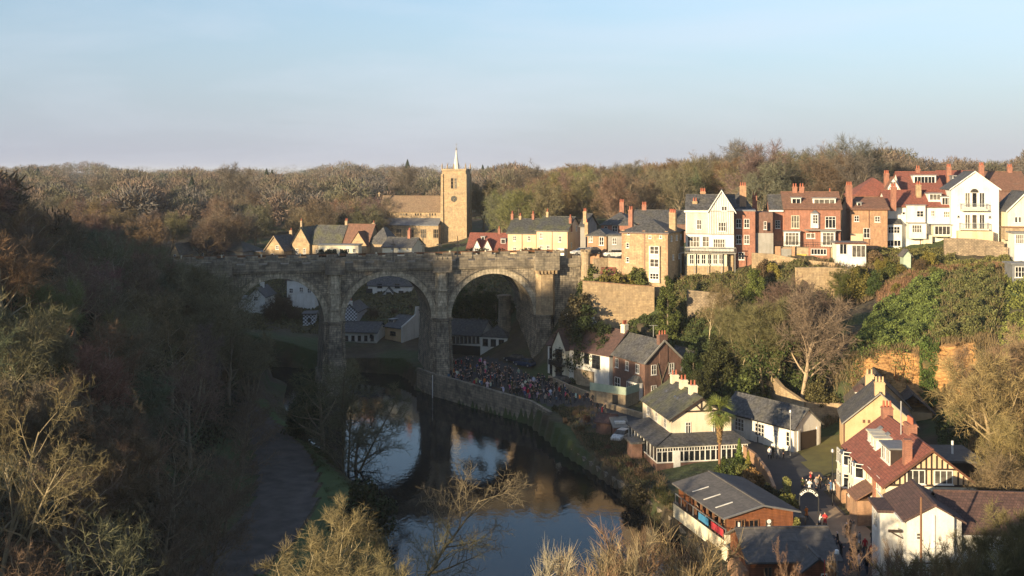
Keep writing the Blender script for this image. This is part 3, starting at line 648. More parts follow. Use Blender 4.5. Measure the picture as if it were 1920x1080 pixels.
class House:
    def __init__(s, name, label, pxl, pxr, Y, th, pyb, pye, pyr, d, wall, roof, rtype='x', cat='house', group=None, z0=None, w=None, foot=3.0, ov=.32, apex=.5, build=True):
        s.th = R(th); s.c, s.s = math.cos(s.th), math.sin(s.th); s.Y = Y; s.X0 = X(pxl, Y)
        k = (pxr - 960) / F; s.w = w or (k * Y - s.X0) / (s.c - k * s.s); s.d = d
        s.z0 = Z(pyb, Y) if z0 is None else z0; s.he = Z(pye, Y) - s.z0 if pye is not None else 5
        if rtype in ('y',): yr = Y + s.w * apex * s.s
        else: yr = Y + s.w / 2 * s.s + d / 2 * s.c
        s.hr = Z(pyr, yr) - s.z0 if pyr is not None else s.he
        s.root = empty(name, (s.X0, Y, s.z0), s.th); tag(s.root, label, cat, group)
        s.wallm, s.roofm, s.rt, s.ov, s.foot, s.apex = wall, roof, rtype, ov, foot, apex
        if rtype in ('x', 'y', 'hip'): s.hr = max(s.hr, s.he + .8)
        if build: s.shell()
    def shell(s):
        w, d, he, hr, f, a = s.w, s.d, s.he, s.hr, s.foot, s.apex * s.w
        m = MB()
        B = [(0, 0, -f), (w, 0, -f), (w, d, -f), (0, d, -f)]; T = [(0, 0, he), (w, 0, he), (w, d, he), (0, d, he)]
        m.hull(B, T); m.f.pop()
        if s.rt == 'y': m.poly([(0, 0, he), (w, 0, he), (a, 0, hr - .02)]); m.poly([(w, d, he), (0, d, he), (a, d, hr - .02)])
        if s.rt == 'x': m.poly([(0, d, he), (0, 0, he), (0, d / 2, hr - .02)]); m.poly([(w, 0, he), (w, d, he), (w, d / 2, hr - .02)])
        if s.rt in ('flat', 'mono'): m.poly(T)
        s.walls = m.obj('wall', s.wallm, s.root)
        s.roof = s.roof_mesh(s.rt, 0, w, 0, d, he, hr, s.ov, s.apex).obj('roof', s.roofm, s.root)
    @staticmethod
    def roof_mesh(rt, x0, x1, y0, y1, he, hr, ov=.32, apex=.5, t=.16):
        m = MB(); w = x1 - x0; d = y1 - y0
        def slab(P): m.hull(P, [(a, b, c + t) for a, b, c in P])
        if rt == 'y':
            a = x0 + apex * w; k1 = (hr - he) / (a - x0); k2 = (hr - he) / (x1 - a)
            slab([(x0 - ov, y0 - ov, he - ov * k1), (a, y0 - ov, hr), (a, y1 + ov, hr), (x0 - ov, y1 + ov, he - ov * k1)])
            slab([(a, y0 - ov, hr), (x1 + ov, y0 - ov, he - ov * k2), (x1 + ov, y1 + ov, he - ov * k2), (a, y1 + ov, hr)])
            m.box(a - .12, a + .12, y0 - ov, y1 + ov, hr + t - .04, hr + t + .07)
        elif rt == 'x':
            a = (y0 + y1) / 2; k = (hr - he) / (d / 2)
            slab([(x0 - ov, y0 - ov, he - ov * k), (x1 + ov, y0 - ov, he - ov * k), (x1 + ov, a, hr), (x0 - ov, a, hr)])
            slab([(x0 - ov, a, hr), (x1 + ov, a, hr), (x1 + ov, y1 + ov, he - ov * k), (x0 - ov, y1 + ov, he - ov * k)])
            m.box(x0 - ov, x1 + ov, a - .12, a + .12, hr + t - .04, hr + t + .07)
        elif rt == 'hip':
            e = ov; ins = min(w, d) / 2
            B = [(x0 - e, y0 - e, he), (x1 + e, y0 - e, he), (x1 + e, y1 + e, he), (x0 - e, y1 + e, he)]; m.hull([(a, b, c - .15) for a, b, c in B], B); m.f.pop()
            if w >= d: p, q = (x0 + ins, (y0 + y1) / 2, hr), (x1 - ins, (y0 + y1) / 2, hr)
            else: p, q = ((x0 + x1) / 2, y0 + ins, hr), ((x0 + x1) / 2, y1 - ins, hr)
            if w >= d: m.poly([B[0], B[1], q, p]); m.poly([B[1], B[2], q]); m.poly([B[2], B[3], p, q]); m.poly([B[3], B[0], p])
            else: m.poly([B[0], B[1], p]); m.poly([B[1], B[2], q, p]); m.poly([B[2], B[3], q]); m.poly([B[3], B[0], p, q])
        elif rt == 'flat':
            m.box(x0 - ov, x1 + ov, y0 - ov, y1 + ov, he + .002, he + .24)
        elif rt == 'mono':
            slab([(x0 - ov, y0 - ov, he), (x1 + ov, y0 - ov, he), (x1 + ov, y1, hr), (x0 - ov, y1, hr)])
        return m
    def face(s, fc, off=0.0):
        """origin, direction (local) of a face"""
        return {'F': ((0, -off), (1, 0), 0), 'L': ((-off, 0), (0, 1), -math.pi / 2), 'R': ((s.w + off, 0), (0, 1), math.pi / 2), 'B': ((0, s.d + off), (1, 0), math.pi)}[fc]
    def hit(s, px, o, u):
        """parameter along local line o+t*u seen at photo column px, and the distance there"""
        ox, oy = s.X0 + o[0] * s.c - o[1] * s.s, s.Y + o[0] * s.s + o[1] * s.c; ux, uy = u[0] * s.c - u[1] * s.s, u[0] * s.s + u[1] * s.c
        k = (px - 960) / F; t = (k * oy - ox) / (ux - k * uy); return t, oy + t * uy
    def win(s, px, py, wp, hp, nx=2, ny=2, fc='F', fm='white_paint', off=0.0, top=0, name='window', n=1, step=0):
        o, u, rz = s.face(fc, off); t, Yh = s.hit(px, o, u); t1, _ = s.hit(px - wp / 2, o, u); t2, _ = s.hit(px + wp / 2, o, u)
        return s.win_m(o[0] + u[0] * t, o[1] + u[1] * t, Z(py, Yh) - s.z0, abs(t2 - t1), hp / F * Yh, nx, ny, rz, fm, top, name)
    def win_m(s, x, y, z, w, h, nx=2, ny=2, rz=0, fm='white_paint', top=0, name='window', parent=None):
        f, p = win_meshes(w, h, nx, ny, fm, top); o = link(name, f, parent or s.root, (x, y, z), rz); link('pane', p, o); return o
    def wf(s, fc, u, z, w, h, nx=2, ny=2, fm='white_paint', **k):
        """window on face fc, u metres along it"""
        o, d, rz = s.face(fc); return s.win_m(o[0] + d[0] * u, o[1] + d[1] * u, z, w, h, nx, ny, rz, fm, **k)
    def zat(s, py, Y=None): return Z(py, Y or s.Y) - s.z0
    def x_at(s, px, ly): return s.hit(px, (0, ly), (1, 0))
    def chim(s, px=None, pytop=None, ly=None, w=.9, d=.6, pots=2, mat='red_brick', x=None, zt=None, zb=None, potm='terracotta'):
        ly = s.d / 2 if ly is None else ly
        if x is None: x, Yh = s.x_at(px, ly); zt = Z(pytop, Yh) - s.z0
        zb = s.he - .5 if zb is None else zb
        m = MB(); m.box(x - w / 2, x + w / 2, ly - d / 2, ly + d / 2, zb, zt - .35); m.box(x - w / 2 - .07, x + w / 2 + .07, ly - d / 2 - .07, ly + d / 2 + .07, zt - .35, zt - .22); m.box(x - w / 2 + .02, x + w / 2 - .02, ly - d / 2 + .02, ly + d / 2 - .02, zt - .22, zt - .1)
        o = m.obj('chimney', mat, s.roof)
        if potm not in POTM: POTM[potm] = MB().cyl(0, 0, -.12, .55, .14, .11, 8).mesh('pot', potm)
        for i in range(pots):
            q = (i + .5) / pots
            link('chimney_pot', POTM[potm], o, (x - w / 2 + w * q if w >= d else x, ly if w >= d else ly - d / 2 + d * q, zt))
        return o
    def dormer(s, pxa, pxb, pyt, pyb, ly, wall='white_paint', roof='lead', nx=3, ny=1, back=None, n=1):
        xa, Ya = s.x_at(pxa, ly); xb, Yb = s.x_at(pxb, ly); zt = Z(pyt, Ya) - s.z0; zb = Z(pyb, Ya) - s.z0; back = back or s.d / 2
        m = MB().box(xa, xb, ly, ly + (back - ly), zb - .3, zt - .12); o = m.obj('dormer', wall, s.roof)
        MB().box(xa - .15, xb + .15, ly - .2, back + .1, zt - .119, zt + .06).obj('dormer_roof', roof, o)
        f, p = win_meshes((xb - xa) * .9, (zt - zb) * .75, nx, ny, 'white_paint'); q = link('window', f, o, ((xa + xb) / 2, ly, (zb + zt) / 2), 0); link('pane', p, q); return o
    def part(s, name, m, mat, parent=None, label=None):
        o = m.obj(name, mat, parent or s.root)
        if label: o['label'] = label
        return o
    def bargeboard(s, mat='white_paint', x0=None, x1=None, y=None, he=None, hr=None, t=.28, apex=None):
        x0 = 0 if x0 is None else x0; x1 = s.w if x1 is None else x1; he = s.he if he is None else he; hr = s.hr if hr is None else hr; a = x0 + (x1 - x0) * (s.apex if apex is None else apex)
        y = -s.ov - .04 if y is None else y; k1 = (hr - he) / (a - x0); k2 = (hr - he) / (x1 - a); m = MB()
        m.hull([(x0 - s.ov, y - .05, he - s.ov * k1 - t + .14), (a, y - .05, hr - t + .14), (a, y + .03, hr - t + .14), (x0 - s.ov, y + .03, he - s.ov * k1 - t + .14)],
               [(x0 - s.ov, y - .05, he - s.ov * k1 + .16), (a, y - .05, hr + .16), (a, y + .03, hr + .16), (x0 - s.ov, y + .03, he - s.ov * k1 + .16)])
        m.hull([(a, y - .05, hr - t + .14), (x1 + s.ov, y - .05, he - s.ov * k2 - t + .14), (x1 + s.ov, y + .03, he - s.ov * k2 - t + .14), (a, y + .03, hr - t + .14)],
               [(a, y - .05, hr + .16), (x1 + s.ov, y - .05, he - s.ov * k2 + .16), (x1 + s.ov, y + .03, he - s.ov * k2 + .16), (a, y + .03, hr + .16)])
        return s.part('bargeboard', m, mat)
    def gutter(s, mat='black_paint', fc='F'):
        m = MB()
        if fc == 'F': m.box(-s.ov, s.w + s.ov, -s.ov - .12, -s.ov, s.he - .28, s.he - .12); m.box(s.w * .5, s.w * .5 + .1, -.1, -.005, 0, s.he - .2)
        if fc == 'L': m.box(-s.ov - .12, -s.ov, -s.ov, s.d + s.ov, s.he - .28, s.he - .12); m.box(-.1, -.005, .5, .6, 0, s.he - .2)
        return s.part('gutter', m, mat)
def wing(h, name, x0, x1, y0, y1, he, hr, rt, wall, roof, zb=None, ov=.25, apex=.5, t=.16):
    """an extra block of the same house, with its own roof, as parts"""
    zb = -h.foot if zb is None else zb; m = MB(); m.box(x0, x1, y0, y1, zb, he)
    a = x0 + apex * (x1 - x0)
    if rt == 'y': m.poly([(x0, y0, he), (x1, y0, he), (a, y0, hr - .02)]); m.poly([(x1, y1, he), (x0, y1, he), (a, y1, hr - .02)])
    if rt == 'x': c = (y0 + y1) / 2; m.poly([(x0, y1, he), (x0, y0, he), (x0, c, hr - .02)]); m.poly([(x1, y0, he), (x1, y1, he), (x1, c, hr - .02)])
    o = m.obj(name, wall, h.root); r = House.roof_mesh(rt, x0, x1, y0, y1, he, hr, ov, apex, t).obj('roof', roof, o); return o, r
# ---------------------------------------------------------------- town seen over and through the viaduct
# station-side buildings
h = House('bungalow', 'low brown roofed bungalow at the far left of the buildings above the viaduct', 392, 456, 286, -22, 484, 470, 450, 9, 'grey_render', 'stone_slate', 'hip')
h.chim(424, 444, w=.9, d=.6, pots=1, mat='cream_render'); h.win(415, 476, 9, 6, 2, 1)
h = House('gable_cottage', 'small cottage with one sunlit pointed gable left of the brown bungalow', 372, 388, 280, -8, 486, 470, 455, 8, 'gold_stone', 'stone_slate', 'y'); h.win(380, 477, 4, 6, 1, 2)
h = House('gable_cottage', 'small stone cottage half hidden by trees at the far left', 320, 336, 270, -8, 492, 475, 459, 8, 'gold_stone', 'stone_slate', 'y'); h.win(328, 480, 4, 6, 1, 2)
h = House('station_lodge', 'small gold stone building with a steep front gable and low wing on its left', 497, 532, 284, -24, 486, 468, 443, 9, 'gold_stone', 'slate', 'y')
h.win(520, 464, 6, 7, 2, 2); h.win(511, 478, 5, 6, 1, 2); h.bargeboard('tan_stone'); wing(h, 'side_wing', -4.5, 0, .6, 6, h.he * .7, 0, 'flat', 'gold_stone', 'lead'); h.chim(x=h.w * .5, zt=h.hr + 1.3, ly=7.5, pots=1, mat='tan_stone')
h = House('station_house', 'stone building with a tall narrow gable and long dark green roof', 548, 580, 285, -16, 486, 455, 427, 8.5, 'gold_stone', 'slate_mossy', 'y')
for x_ in (557, 571): h.win(x_, 471, 5, 10, 1, 3)
h.chim(x=h.w * .5, zt=h.hr + 1.9, ly=.4, w=.5, d=.5, pots=1, mat='tan_stone')
wing(h, 'long_range', h.w - .4, h.w + 8.6, .9, 9.2, h.zat(457), h.zat(422, 291), 'x', 'tan_stone', 'slate_mossy')
h.win_m(h.w + 2, .9, 2, 1, 1.4, 2, 2); h.win_m(h.w + 5, .9, 2, 1, 1.4, 2, 2)
h = House('station_building', 'stone building with brown front roof, rounded gable and dark hipped roof behind', 636, 690, 283, -18, 486, 455, 421, 8, 'gold_stone', 'rust_tile', 'x')
x1, _ = h.x_at(660, 0); x2, _ = h.x_at(691, 0)
wing(h, 'front_gable', x1, x2, -1.2, 3, h.zat(458), h.zat(434), 'y', 'gold_stone', 'rust_tile'); h.win_m((x1 + x2) / 2, -1.2, h.zat(462), 1.4, 1.8, 2, 2); h.win_m(1.2, 0, h.zat(472), 1.0, 1.6, 2, 2)
wing(h, 'rear_range', h.w - .4, h.w + 5.6, 1, 8.6, h.zat(456), h.zat(424, 288), 'hip', 'tan_stone', 'slate')
h.chim(650, 413, w=.7, d=.7, pots=2, mat='tan_stone'); h.chim(701, 417, ly=5, w=.7, d=.7, pots=1, mat='tan_stone')
h = House('platform_building', 'long low pale building with a flat roof in front of the station', 597, 672, 272, -4, 488, 460, None, 4, 'pale_cream', 'lead', 'flat')
for i in range(6): h.win(604 + i * 12, 470, 6, 8, 2, 1)
h = House('cream_cottage', 'cream rendered cottage with a grey slate roof beside the church', 717, 772, 268, -17, 486, 463, 446, 8.5, 'pale_cream', 'slate', 'x')
for px_, py_ in ((735, 467), (749, 467), (764, 467), (735, 476), (749, 476), (764, 476)): h.win(px_, py_, 4, 4.5, 2, 1)
h.chim(768, 431, w=.7, d=1.1, pots=2)
# church
h = House('stone_church', 'gold stone church with square battlemented tower, white spire and long tiled nave', 712, 829, 330, -9, 480, 396, 368, 9.5, 'gold_stone', 'church_tile', 'x', cat='church')
d0 = h.d
for i, px_ in enumerate((730, 757, 784, 811)):
    for k in (-5, 0, 5): h.win(px_ + k, 402, 3.2, 5, 1, 1, fm='tan_stone')
ai = MB().box(-.5, h.w, -5, -.01, -3, h.zat(420)).obj('aisle', 'gold_stone', h.root)
MB().hull([(-.9, -5.4, h.zat(421)), (h.w, -5.4, h.zat(421)), (h.w, -.02, h.zat(409)), (-.9, -.02, h.zat(409))], [(-.9, -5.4, h.zat(420)), (h.w, -5.4, h.zat(420)), (h.w, -.02, h.zat(408)), (-.9, -.02, h.zat(408))]).obj('aisle_roof', 'lead', ai)
for px_ in (725, 748, 771, 794, 817): h.win(px_, 438, 10, 17, 3, 2, fm='tan_stone', off=5)
MB().box(-.3, 0, -.2, .2, h.hr, h.hr + 1.4).box(-.6, .3, -.12, .12, h.hr + .8, h.hr + 1).obj('gable_cross', 'tan_stone', h.root)
xt, _ = h.x_at(829, -1.5); xe, _ = h.x_at(873, -1.5); zt = h.zat(320); tw = xe - xt; y0, y1 = -1.5, -1.5 + tw
t = MB().box(xt, xe, y0, y1, -3, zt).obj('tower', 'gold_stone', h.root)
for (a, b) in ((xt, y0), (xe, y0), (xt, y1), (xe, y1)):
    MB().hull([(a - .55, b - .55, -3), (a + .55, b - .55, -3), (a + .55, b + .55, -3), (a - .55, b + .55, -3)], [(a - .32, b - .32, zt - 1), (a + .32, b - .32, zt - 1), (a + .32, b + .32, zt - 1), (a - .32, b + .32, zt - 1)]).obj('buttress', 'gold_stone', t)
m = MB(); p = MB()
m.box(xt - .2, xe + .2, y0 - .2, y0 + .2, zt, zt + .55).box(xt - .2, xe + .2, y1 - .2, y1 + .2, zt, zt + .55).box(xt - .2, xt + .2, y0 + .2, y1 - .2, zt, zt + .55).box(xe - .2, xe + .2, y0 + .2, y1 - .2, zt, zt + .55)
for zz in (h.zat(392), h.zat(362)): m.box(xt - .16, xe + .16, y0 - .16, y1 + .16, zz, zz + .28)
m.obj('string_course', 'tan_stone', t)
for a in (xt, (xt + xe) / 2, xe):
    for b in (y0, y1): p.cyl(a, b, zt + .5, zt + 1.5, .22, .2, 4).cyl(a, b, zt + 1.5, zt + 2.4, .22, .02, 4)
p.obj('pinnacle', 'tan_stone', t)
xc, yc = (xt + xe) / 2, (y0 + y1) / 2
sp = MB().cyl(xc, yc, zt, zt + .8, 1.15, 1.0, 8).cyl(xc, yc, zt + .8, h.zat(281), .95, .12, 8).obj('spire', 'spire_white', t)
MB().cyl(xc, yc, h.zat(282), h.zat(277), .3, .22, 6).tube((xc, yc, h.zat(278)), (xc, yc, h.zat(268)), .05).tube((xc - .4, yc, h.zat(271)), (xc + .4, yc, h.zat(271)), .04).obj('weather_vane', 'lead', sp)
for dx in (-.55, .55): h.win_m(xc + dx, y0, h.zat(343), .85, 3.4, 1, 3, 0, 'tan_stone', parent=None)
MB().poly([(xc - 1.2, y0 - .06, h.zat(334)), (xc + 1.2, y0 - .06, h.zat(334)), (xc + .8, y0 - .06, h.zat(329)), (xc, y0 - .06, h.zat(326.5)), (xc - .8, y0 - .06, h.zat(329))]).obj('belfry_arch', 'tan_stone', t)
ck = MB(); ck.tube((xc, y0 - .12, h.zat(372)), (xc, y0, h.zat(372)), .95, n=16); ck.obj('clock_face', 'sign_black', t)
cr = MB()
for k in range(12):
    a = k * math.pi / 6; cr.bar((xc + .7 * math.sin(a), y0 - .14, h.zat(372) + .7 * math.cos(a)), (xc + .88 * math.sin(a), y0 - .14, h.zat(372) + .88 * math.cos(a)), .03, .08, (0, 1, 0))
cr.bar((xc, y0 - .15, h.zat(372)), (xc + .45, y0 - .15, h.zat(372) + .25), .03, .08, (0, 1, 0)).bar((xc, y0 - .15, h.zat(372)), (xc - .1, y0 - .15, h.zat(372) - .65), .03, .08, (0, 1, 0)).obj('clock_hands', 'yellow_paint', t)
# red roofed white gabled house
h = House('white_house', 'white house with two small gables and a red tiled roof right of the church', 876, 952, 258, -10, 488, 467, 438, 9, 'white_render', 'red_tile', 'x')
for a, b in ((886, 902), (905, 922)):
    xa, _ = h.x_at(a, -.6); xb, _ = h.x_at(b, -.6); wing(h, 'front_gable', xa, xb, -.6, 3, h.zat(466), h.zat(449), 'y', 'white_render', 'red_tile'); h.win_m((xa + xb) / 2, -.6, h.zat(469), .9, 1.1, 2, 2)
h.dormer(939, 948, 447, 458, 1.6, nx=1); h.dormer(902, 909, 443, 451, 2.6, nx=1); h.chim(936, 428, w=.6, d=.6, pots=1)
# cream terrace
h = House('cream_terrace', 'row of cream terraced houses with slate roofs and four brick chimneys behind the viaduct', 952, 1005, 236, -14, 486, 436, 411, 10, 'cream_render', 'slate_mossy', 'x')
for px_ in (961, 976, 1000): h.chim(px_, 400 if px_ != 976 else 404, w=.55, d=.9, pots=2, mat='red_brick' if px_ != 976 else 'gold_stone')
for px_, py_ in ((965, 447), (992, 447), (965, 468), (992, 468)): h.win(px_, py_, 6, 9, 2, 2)
h.gutter()
h = House('cream_terrace', 'taller cream end house with a porch and stone side wall behind the viaduct', 1006, 1064, 232, -19, 486, 431, 407, 11, 'cream_render', 'slate_mossy', 'x')
h.chim(1027, 396, w=.55, d=.9, pots=2, mat='gold_stone'); h.chim(1070, 407, ly=3, w=.55, d=.9, pots=2)
for px_, py_ in ((1015, 442), (1028, 466), (1050, 448), (1015, 466)): h.win(px_, py_, 6, 11, 2, 2)
m = MB(); xa, _ = h.x_at(1046, -1); xb, _ = h.x_at(1058, -1); m.box(xa, xb, -1.2, -.01, 0, h.zat(464)); h.part('porch', m, 'white_paint'); h.gutter()
for a_, b_ in ((3, 6.5), (7, 6.5), (3, 3)): h.wf('R', a_, b_, .8, 1.2, 2, 2)
h = House('end_house', 'narrow dark rendered house end with a stepped chimney beside the cream terrace', 1088, 1098, 226, -20, 486, 424, 402, 9, 'grey_render', 'slate', 'x'); h.chim(1097, 395, ly=1, w=.7, d=.7, pots=2, mat='gold_stone')
h = House('low_brown_house', 'low brown stone house with a hipped slate roof behind parked cars', 1101, 1137, 216, -22, 478, 441, 428, 8, 'orange_brick', 'slate', 'hip')
h.win(1108, 448, 7, 12, 2, 2); h.win(1128, 452, 9, 16, 2, 2); h.chim(1100, 416, w=.7, d=.7, pots=1, mat='gold_stone')
h = House('dark_outbuilding', 'small dark rendered outbuilding with white windows beside the low brown house', 1140, 1166, 212, -12, 486, 442, None, 6, 'grey_render', 'slate', 'flat'); h.win(1152, 452, 8, 12, 2, 2)
h = House('brick_villa', 'red brick house with pale window surrounds and a broad slate roof behind the stone house', 1127, 1190, 236, -14, 478, 421, 397, 10, 'red_brick', 'slate', 'hip')
h.chim(1166, 378, w=1.0, d=.8, pots=3); h.win(1153, 429, 10, 12, 2, 2); h.win(1136, 429, 6, 10, 1, 2)
wing(h, 'rear_range', h.w - .5, h.w + 13, 1.5, 10, h.zat(418), h.zat(394, 242), 'x', 'brown_brick', 'slate'); h.chim(1208, 383, ly=6, w=1.0, d=.8, pots=3); h.chim(1260, 396, ly=2.5, w=1.2, d=.9, pots=3, mat='gold_stone')
# the things seen through and under the arches
h = House('white_cottage', 'white cottage with dark roof and arched porch seen through the middle arch', 690, 772, 262, -6, 556, 535, 516, 7, 'white_render', 'slate', 'x')
for px_, py_ in ((712, 536), (745, 536), (712, 550), (752, 549)): h.win(px_, py_, 9, 8, 2, 2, fm='black_paint')
xa, _ = h.x_at(717, -1.4); xb, _ = h.x_at(740, -1.4); wing(h, 'porch', xa, xb, -1.4, 0, h.zat(552), h.zat(538), 'y', 'white_render', 'slate'); MB().box((xa + xb) / 2 - .6, (xa + xb) / 2 + .6, -1.45, -1.38, 0, h.zat(546)).obj('door', 'black_paint', h.root)
MB().box(xa - 4.4, xa - 2.8, -.08, 0, 0, h.zat(541)).obj('garage_door', 'black_paint', h.root)
h = House('white_cottage', 'sunlit white cottage seen in the top of the left arch', 538, 590, 250, -8, 558, 524, 508, 8, 'white_render', 'brown_tile', 'x')
h.win(546, 545, 7, 9, 2, 2); h.win(565, 543, 7, 9, 2, 2); h.win(580, 545, 7, 9, 2, 2)
h = House('white_gabled_house', 'small house with a bluish white gable and chimney behind the trees left of the viaduct', 466, 497, 244, -4, 572, 556, 541, 8, 'white_render', 'slate', 'y'); h.chim(x=h.w / 2, zt=h.hr + 1.2, ly=4, pots=2, mat='white_render'); h.win(480, 560, 7, 8, 2, 2)
wing(h, 'lean_to', -5, 0, 1, 7, h.he - .8, 0, 'flat', 'white_render', 'lead')
def chequer():
    m, n, b = newmat('chequer_paint'); t = n.nodes.new('ShaderNodeTexCoord'); c = N(n, 'ShaderNodeTexChecker', Scale=1.0)
    c.inputs['Color1'].default_value = (.7, .72, .75, 1); c.inputs['Color2'].default_value = (.12, .12, .13, 1); mp_ = n.nodes.new('ShaderNodeMapping'); mp_.inputs['Scale'].default_value = (2.6, 2.6, 1)
    n.links.new(t.outputs['UV'], mp_.inputs[0]); n.links.new(mp_.outputs[0], c.inputs['Vector']); n.links.new(c.outputs['Color'], b.inputs['Base Color'])
chequer()
h = House('chequered_house', 'house painted in a black and white chequer pattern behind the second arch', 641, 670, 240, -6, 625, 584, 572, 9, 'chequer_paint', 'slate', 'y'); h.chim(x=h.w / 2, zt=h.hr + 1, ly=.6, pots=2, mat='white_render')
h = House('chequered_annexe', 'narrow chequer painted annexe with white base beside the left pier', 568, 590, 236, 4, 628, 590, None, 5, 'chequer_paint', 'slate', 'flat', foot=.8); h.part('plinth', MB().box(-.05, h.w + .05, -.06, h.d, -.8, 2.1), 'white_render'); h.win(580, 600, 6, 7, 2, 2, fm='black_paint')
h = House('white_inn', 'low white house with dark windows and slate roof under the second arch', 642, 706, 226, -10, 645, 622, 604, 7, 'white_render', 'slate', 'x', foot=1)
for i in range(5): h.win(650 + i * 12, 634, 6, 10, 2, 2, fm='black_paint')
h.win(696, 630, 5, 6, 2, 2, fm='black_paint')
h = House('slate_cottage', 'dark slate cottage with tan front and tall white end gable beside the middle pier', 722, 752, 228, -38, 636, 612, 592, 9, 'tan_render', 'slate', 'x')
gx_, _ = h.x_at(766, 0)
m = MB(); x = h.w + .32; m.poly([(x, -.3, -2), (x, h.d + .3, -2), (x, h.d + .3, h.he + .5), (x, h.d / 2 + .9, h.hr + .4), (x, h.d / 2 + .5, h.hr + 2), (x, h.d / 2 - .5, h.hr + 2), (x, h.d / 2 - .9, h.hr + .4), (x, -.3, h.he + .5)])
m.box(x, x + .3, -.3, h.d + .3, -2, h.he + .4); m.hull([(x, -.3, h.he + .4), (x + .3, -.3, h.he + .4), (x + .3, h.d + .3, h.he + .4), (x, h.d + .3, h.he + .4)], [(x, h.d / 2 - .6, h.hr + .6), (x + .3, h.d / 2 - .6, h.hr + .6), (x + .3, h.d / 2 + .6, h.hr + .6), (x, h.d / 2 + .6, h.hr + .6)]); m.box(x, x + .3, h.d / 2 - .5, h.d / 2 + .5, h.hr + .6, h.hr + 2.2)
h.part('white_gable', m, 'white_render'); h.win(737, 625, 10, 7, 2, 1, fm='black_paint'); h.dormer(729, 738, 598, 606, 1.5, nx=2)
h = House('boathouse_cottage', 'long low white and black cottage with slate roof under the right arch', 838, 900, 214, -20, 654, 626, 600, 8, 'white_render', 'slate', 'x')
for i in range(8): h.win(843 + i * 7.6, 637, 5.5, 13, 2, 2, fm='black_paint')
h.part('plinth', MB().box(-.05, h.w + .05, -.08, -.003, -1, .9), 'black_paint')
o_, r_ = wing(h, 'end_bay', h.w, h.w + 5.6, .4, 7.4, h.he - .1, h.hr - .5, 'hip', 'white_render', 'slate')
for i in range(3): h.win_m(h.w + 1 + i * 1.7, .4, h.he - 1.3, 1.1, 1.4, 2, 2, 0, 'black_paint')
wing(h, 'rear_roof', 2, h.w + 5, 7.6, 9.5, h.hr - .5, 0, 'flat', 'grey_render', 'lead')
# ---------------------------------------------------------------- houses along the top of the cliff
h = House('tall_stone_house', 'tall honey stone house with a white strip of stacked windows above the cliff', 1166, 1252, 197, -27, 532, 434, 411, 9.5, 'gold_stone', 'slate', 'hip')
for px_, py_, a, b in ((1177, 460, 6, 9), (1177, 487, 6, 9), (1179, 437, 5, 6), (1219, 444, 5, 6), (1239, 444, 5, 6)): h.win(px_, py_, a, b, 1, 2)
x0, _ = h.x_at(1218, 0); x1, _ = h.x_at(1238, 0)
q = h.part('bay', MB().box(x0, x1, -.45, -.01, h.zat(527), h.zat(459)), 'pale_cream')
for py_, hp, n_ in ((469, 15, 2), (493, 15, 2), (518, 11, 3)): h.win(1227, py_, 17, hp, n_, 2, off=.45)
m = MB()
for k in range(22):
    for xx in (0, h.w):
        L_ = .55 if k % 2 else .35; m.box(xx - (L_ if xx else .03), xx + (.03 if xx else L_), -.03, .0, -1 + k * .5, -1 + k * .5 + .42)
xq, _ = h.x_at(1207, 0)
for k in range(20): m.box(xq - .25, xq + (.3 if k % 2 else .15), -.035, -.001, k * .5, k * .5 + .42)
h.part('quoins', m, 'orange_brick'); h.chim(1183, 392, ly=3, w=.8, d=.7, pots=2); h.chim(1262, 398, ly=4.5, w=1.2, d=1, pots=3, mat='gold_stone'); h.gutter('brown_paint')
for a_, b_ in ((2, 8.5), (5, 8.5), (7.5, 8.5), (3, 5), (6.5, 5)): h.wf('R', a_, b_, .7, 1.0, 2, 2)

h = House('timber_clad_house', 'white timber framed house with pointed gable, verandas and balcony at the cliff edge', 1287, 1375, 199, -12, 516, 395, 366, 9, 'gold_stone', 'slate', 'x')
# white timbered upper skin
zb = h.zat(470); xg, _ = h.x_at(1329, -.5); m = MB().box(-.12, xg, -.4, -.002, zb, h.he + .1).box(xg, h.w + .1, -.9, -.003, zb, h.he + .1); h.part('timber_front', m, 'white_paint')
wing(h, 'gable', xg, h.w + .2, -.95, 4.5, h.he + .1, h.zat(357), 'y', 'white_paint', 'slate', zb=h.he)
h.bargeboard('white_paint', xg, h.w + .2, -1.25, h.he + .1, h.zat(357)); h.part('bargeboard', MB().box(-.4, xg - .2, -.85, -.72, h.he - .3, h.he + .05), 'white_paint')
m = MB()
for k in range(20):
    x = .15 + k * (xg - .3) / 19; m.box(x - .04, x + .04, -.44, -.39, h.zat(438), h.he)
zg = h.zat(357)
for k in range(15):
    x = xg + .15 + k * (h.w - xg - .1) / 14; xm = (xg + h.w + .2) / 2; zt = h.he + .1 + (zg - h.he) * (1 - abs(x - xm) / ((h.w + .2 - xg) / 2)) - .2; m.box(x - .04, x + .04, -1.0, -.94, h.zat(438), max(zt, h.he))
for zz in (h.zat(438), h.zat(395), h.zat(470)): m.box(-.1, xg, -.46, -.4, zz - .08, zz + .08); m.box(xg, h.w + .1, -1.02, -.95, zz - .08, zz + .08)
h.part('framing', m, 'grey_render')
h.win(1311, 421, 9, 18, 2, 2, off=.4); h.win(1358, 391, 10, 9, 2, 1, off=.96); h.win(1354, 425, 14, 17, 3, 2, off=.96)
for px_, w_ in ((1300, 22), (1324, 14)): h.win(px_, 453, w_, 20, int(w_ / 5), 2, off=.42)
h.win(1348, 456, 22, 16, 5, 2, off=.96)
m = MB(); m.box(-1.0, h.w + .5, -2.0, -.95, h.zat(472) - .15, h.zat(472)); m.box(-1.0, h.w + .5, -2.0, -1.94, h.zat(463), h.zat(462) + .05)
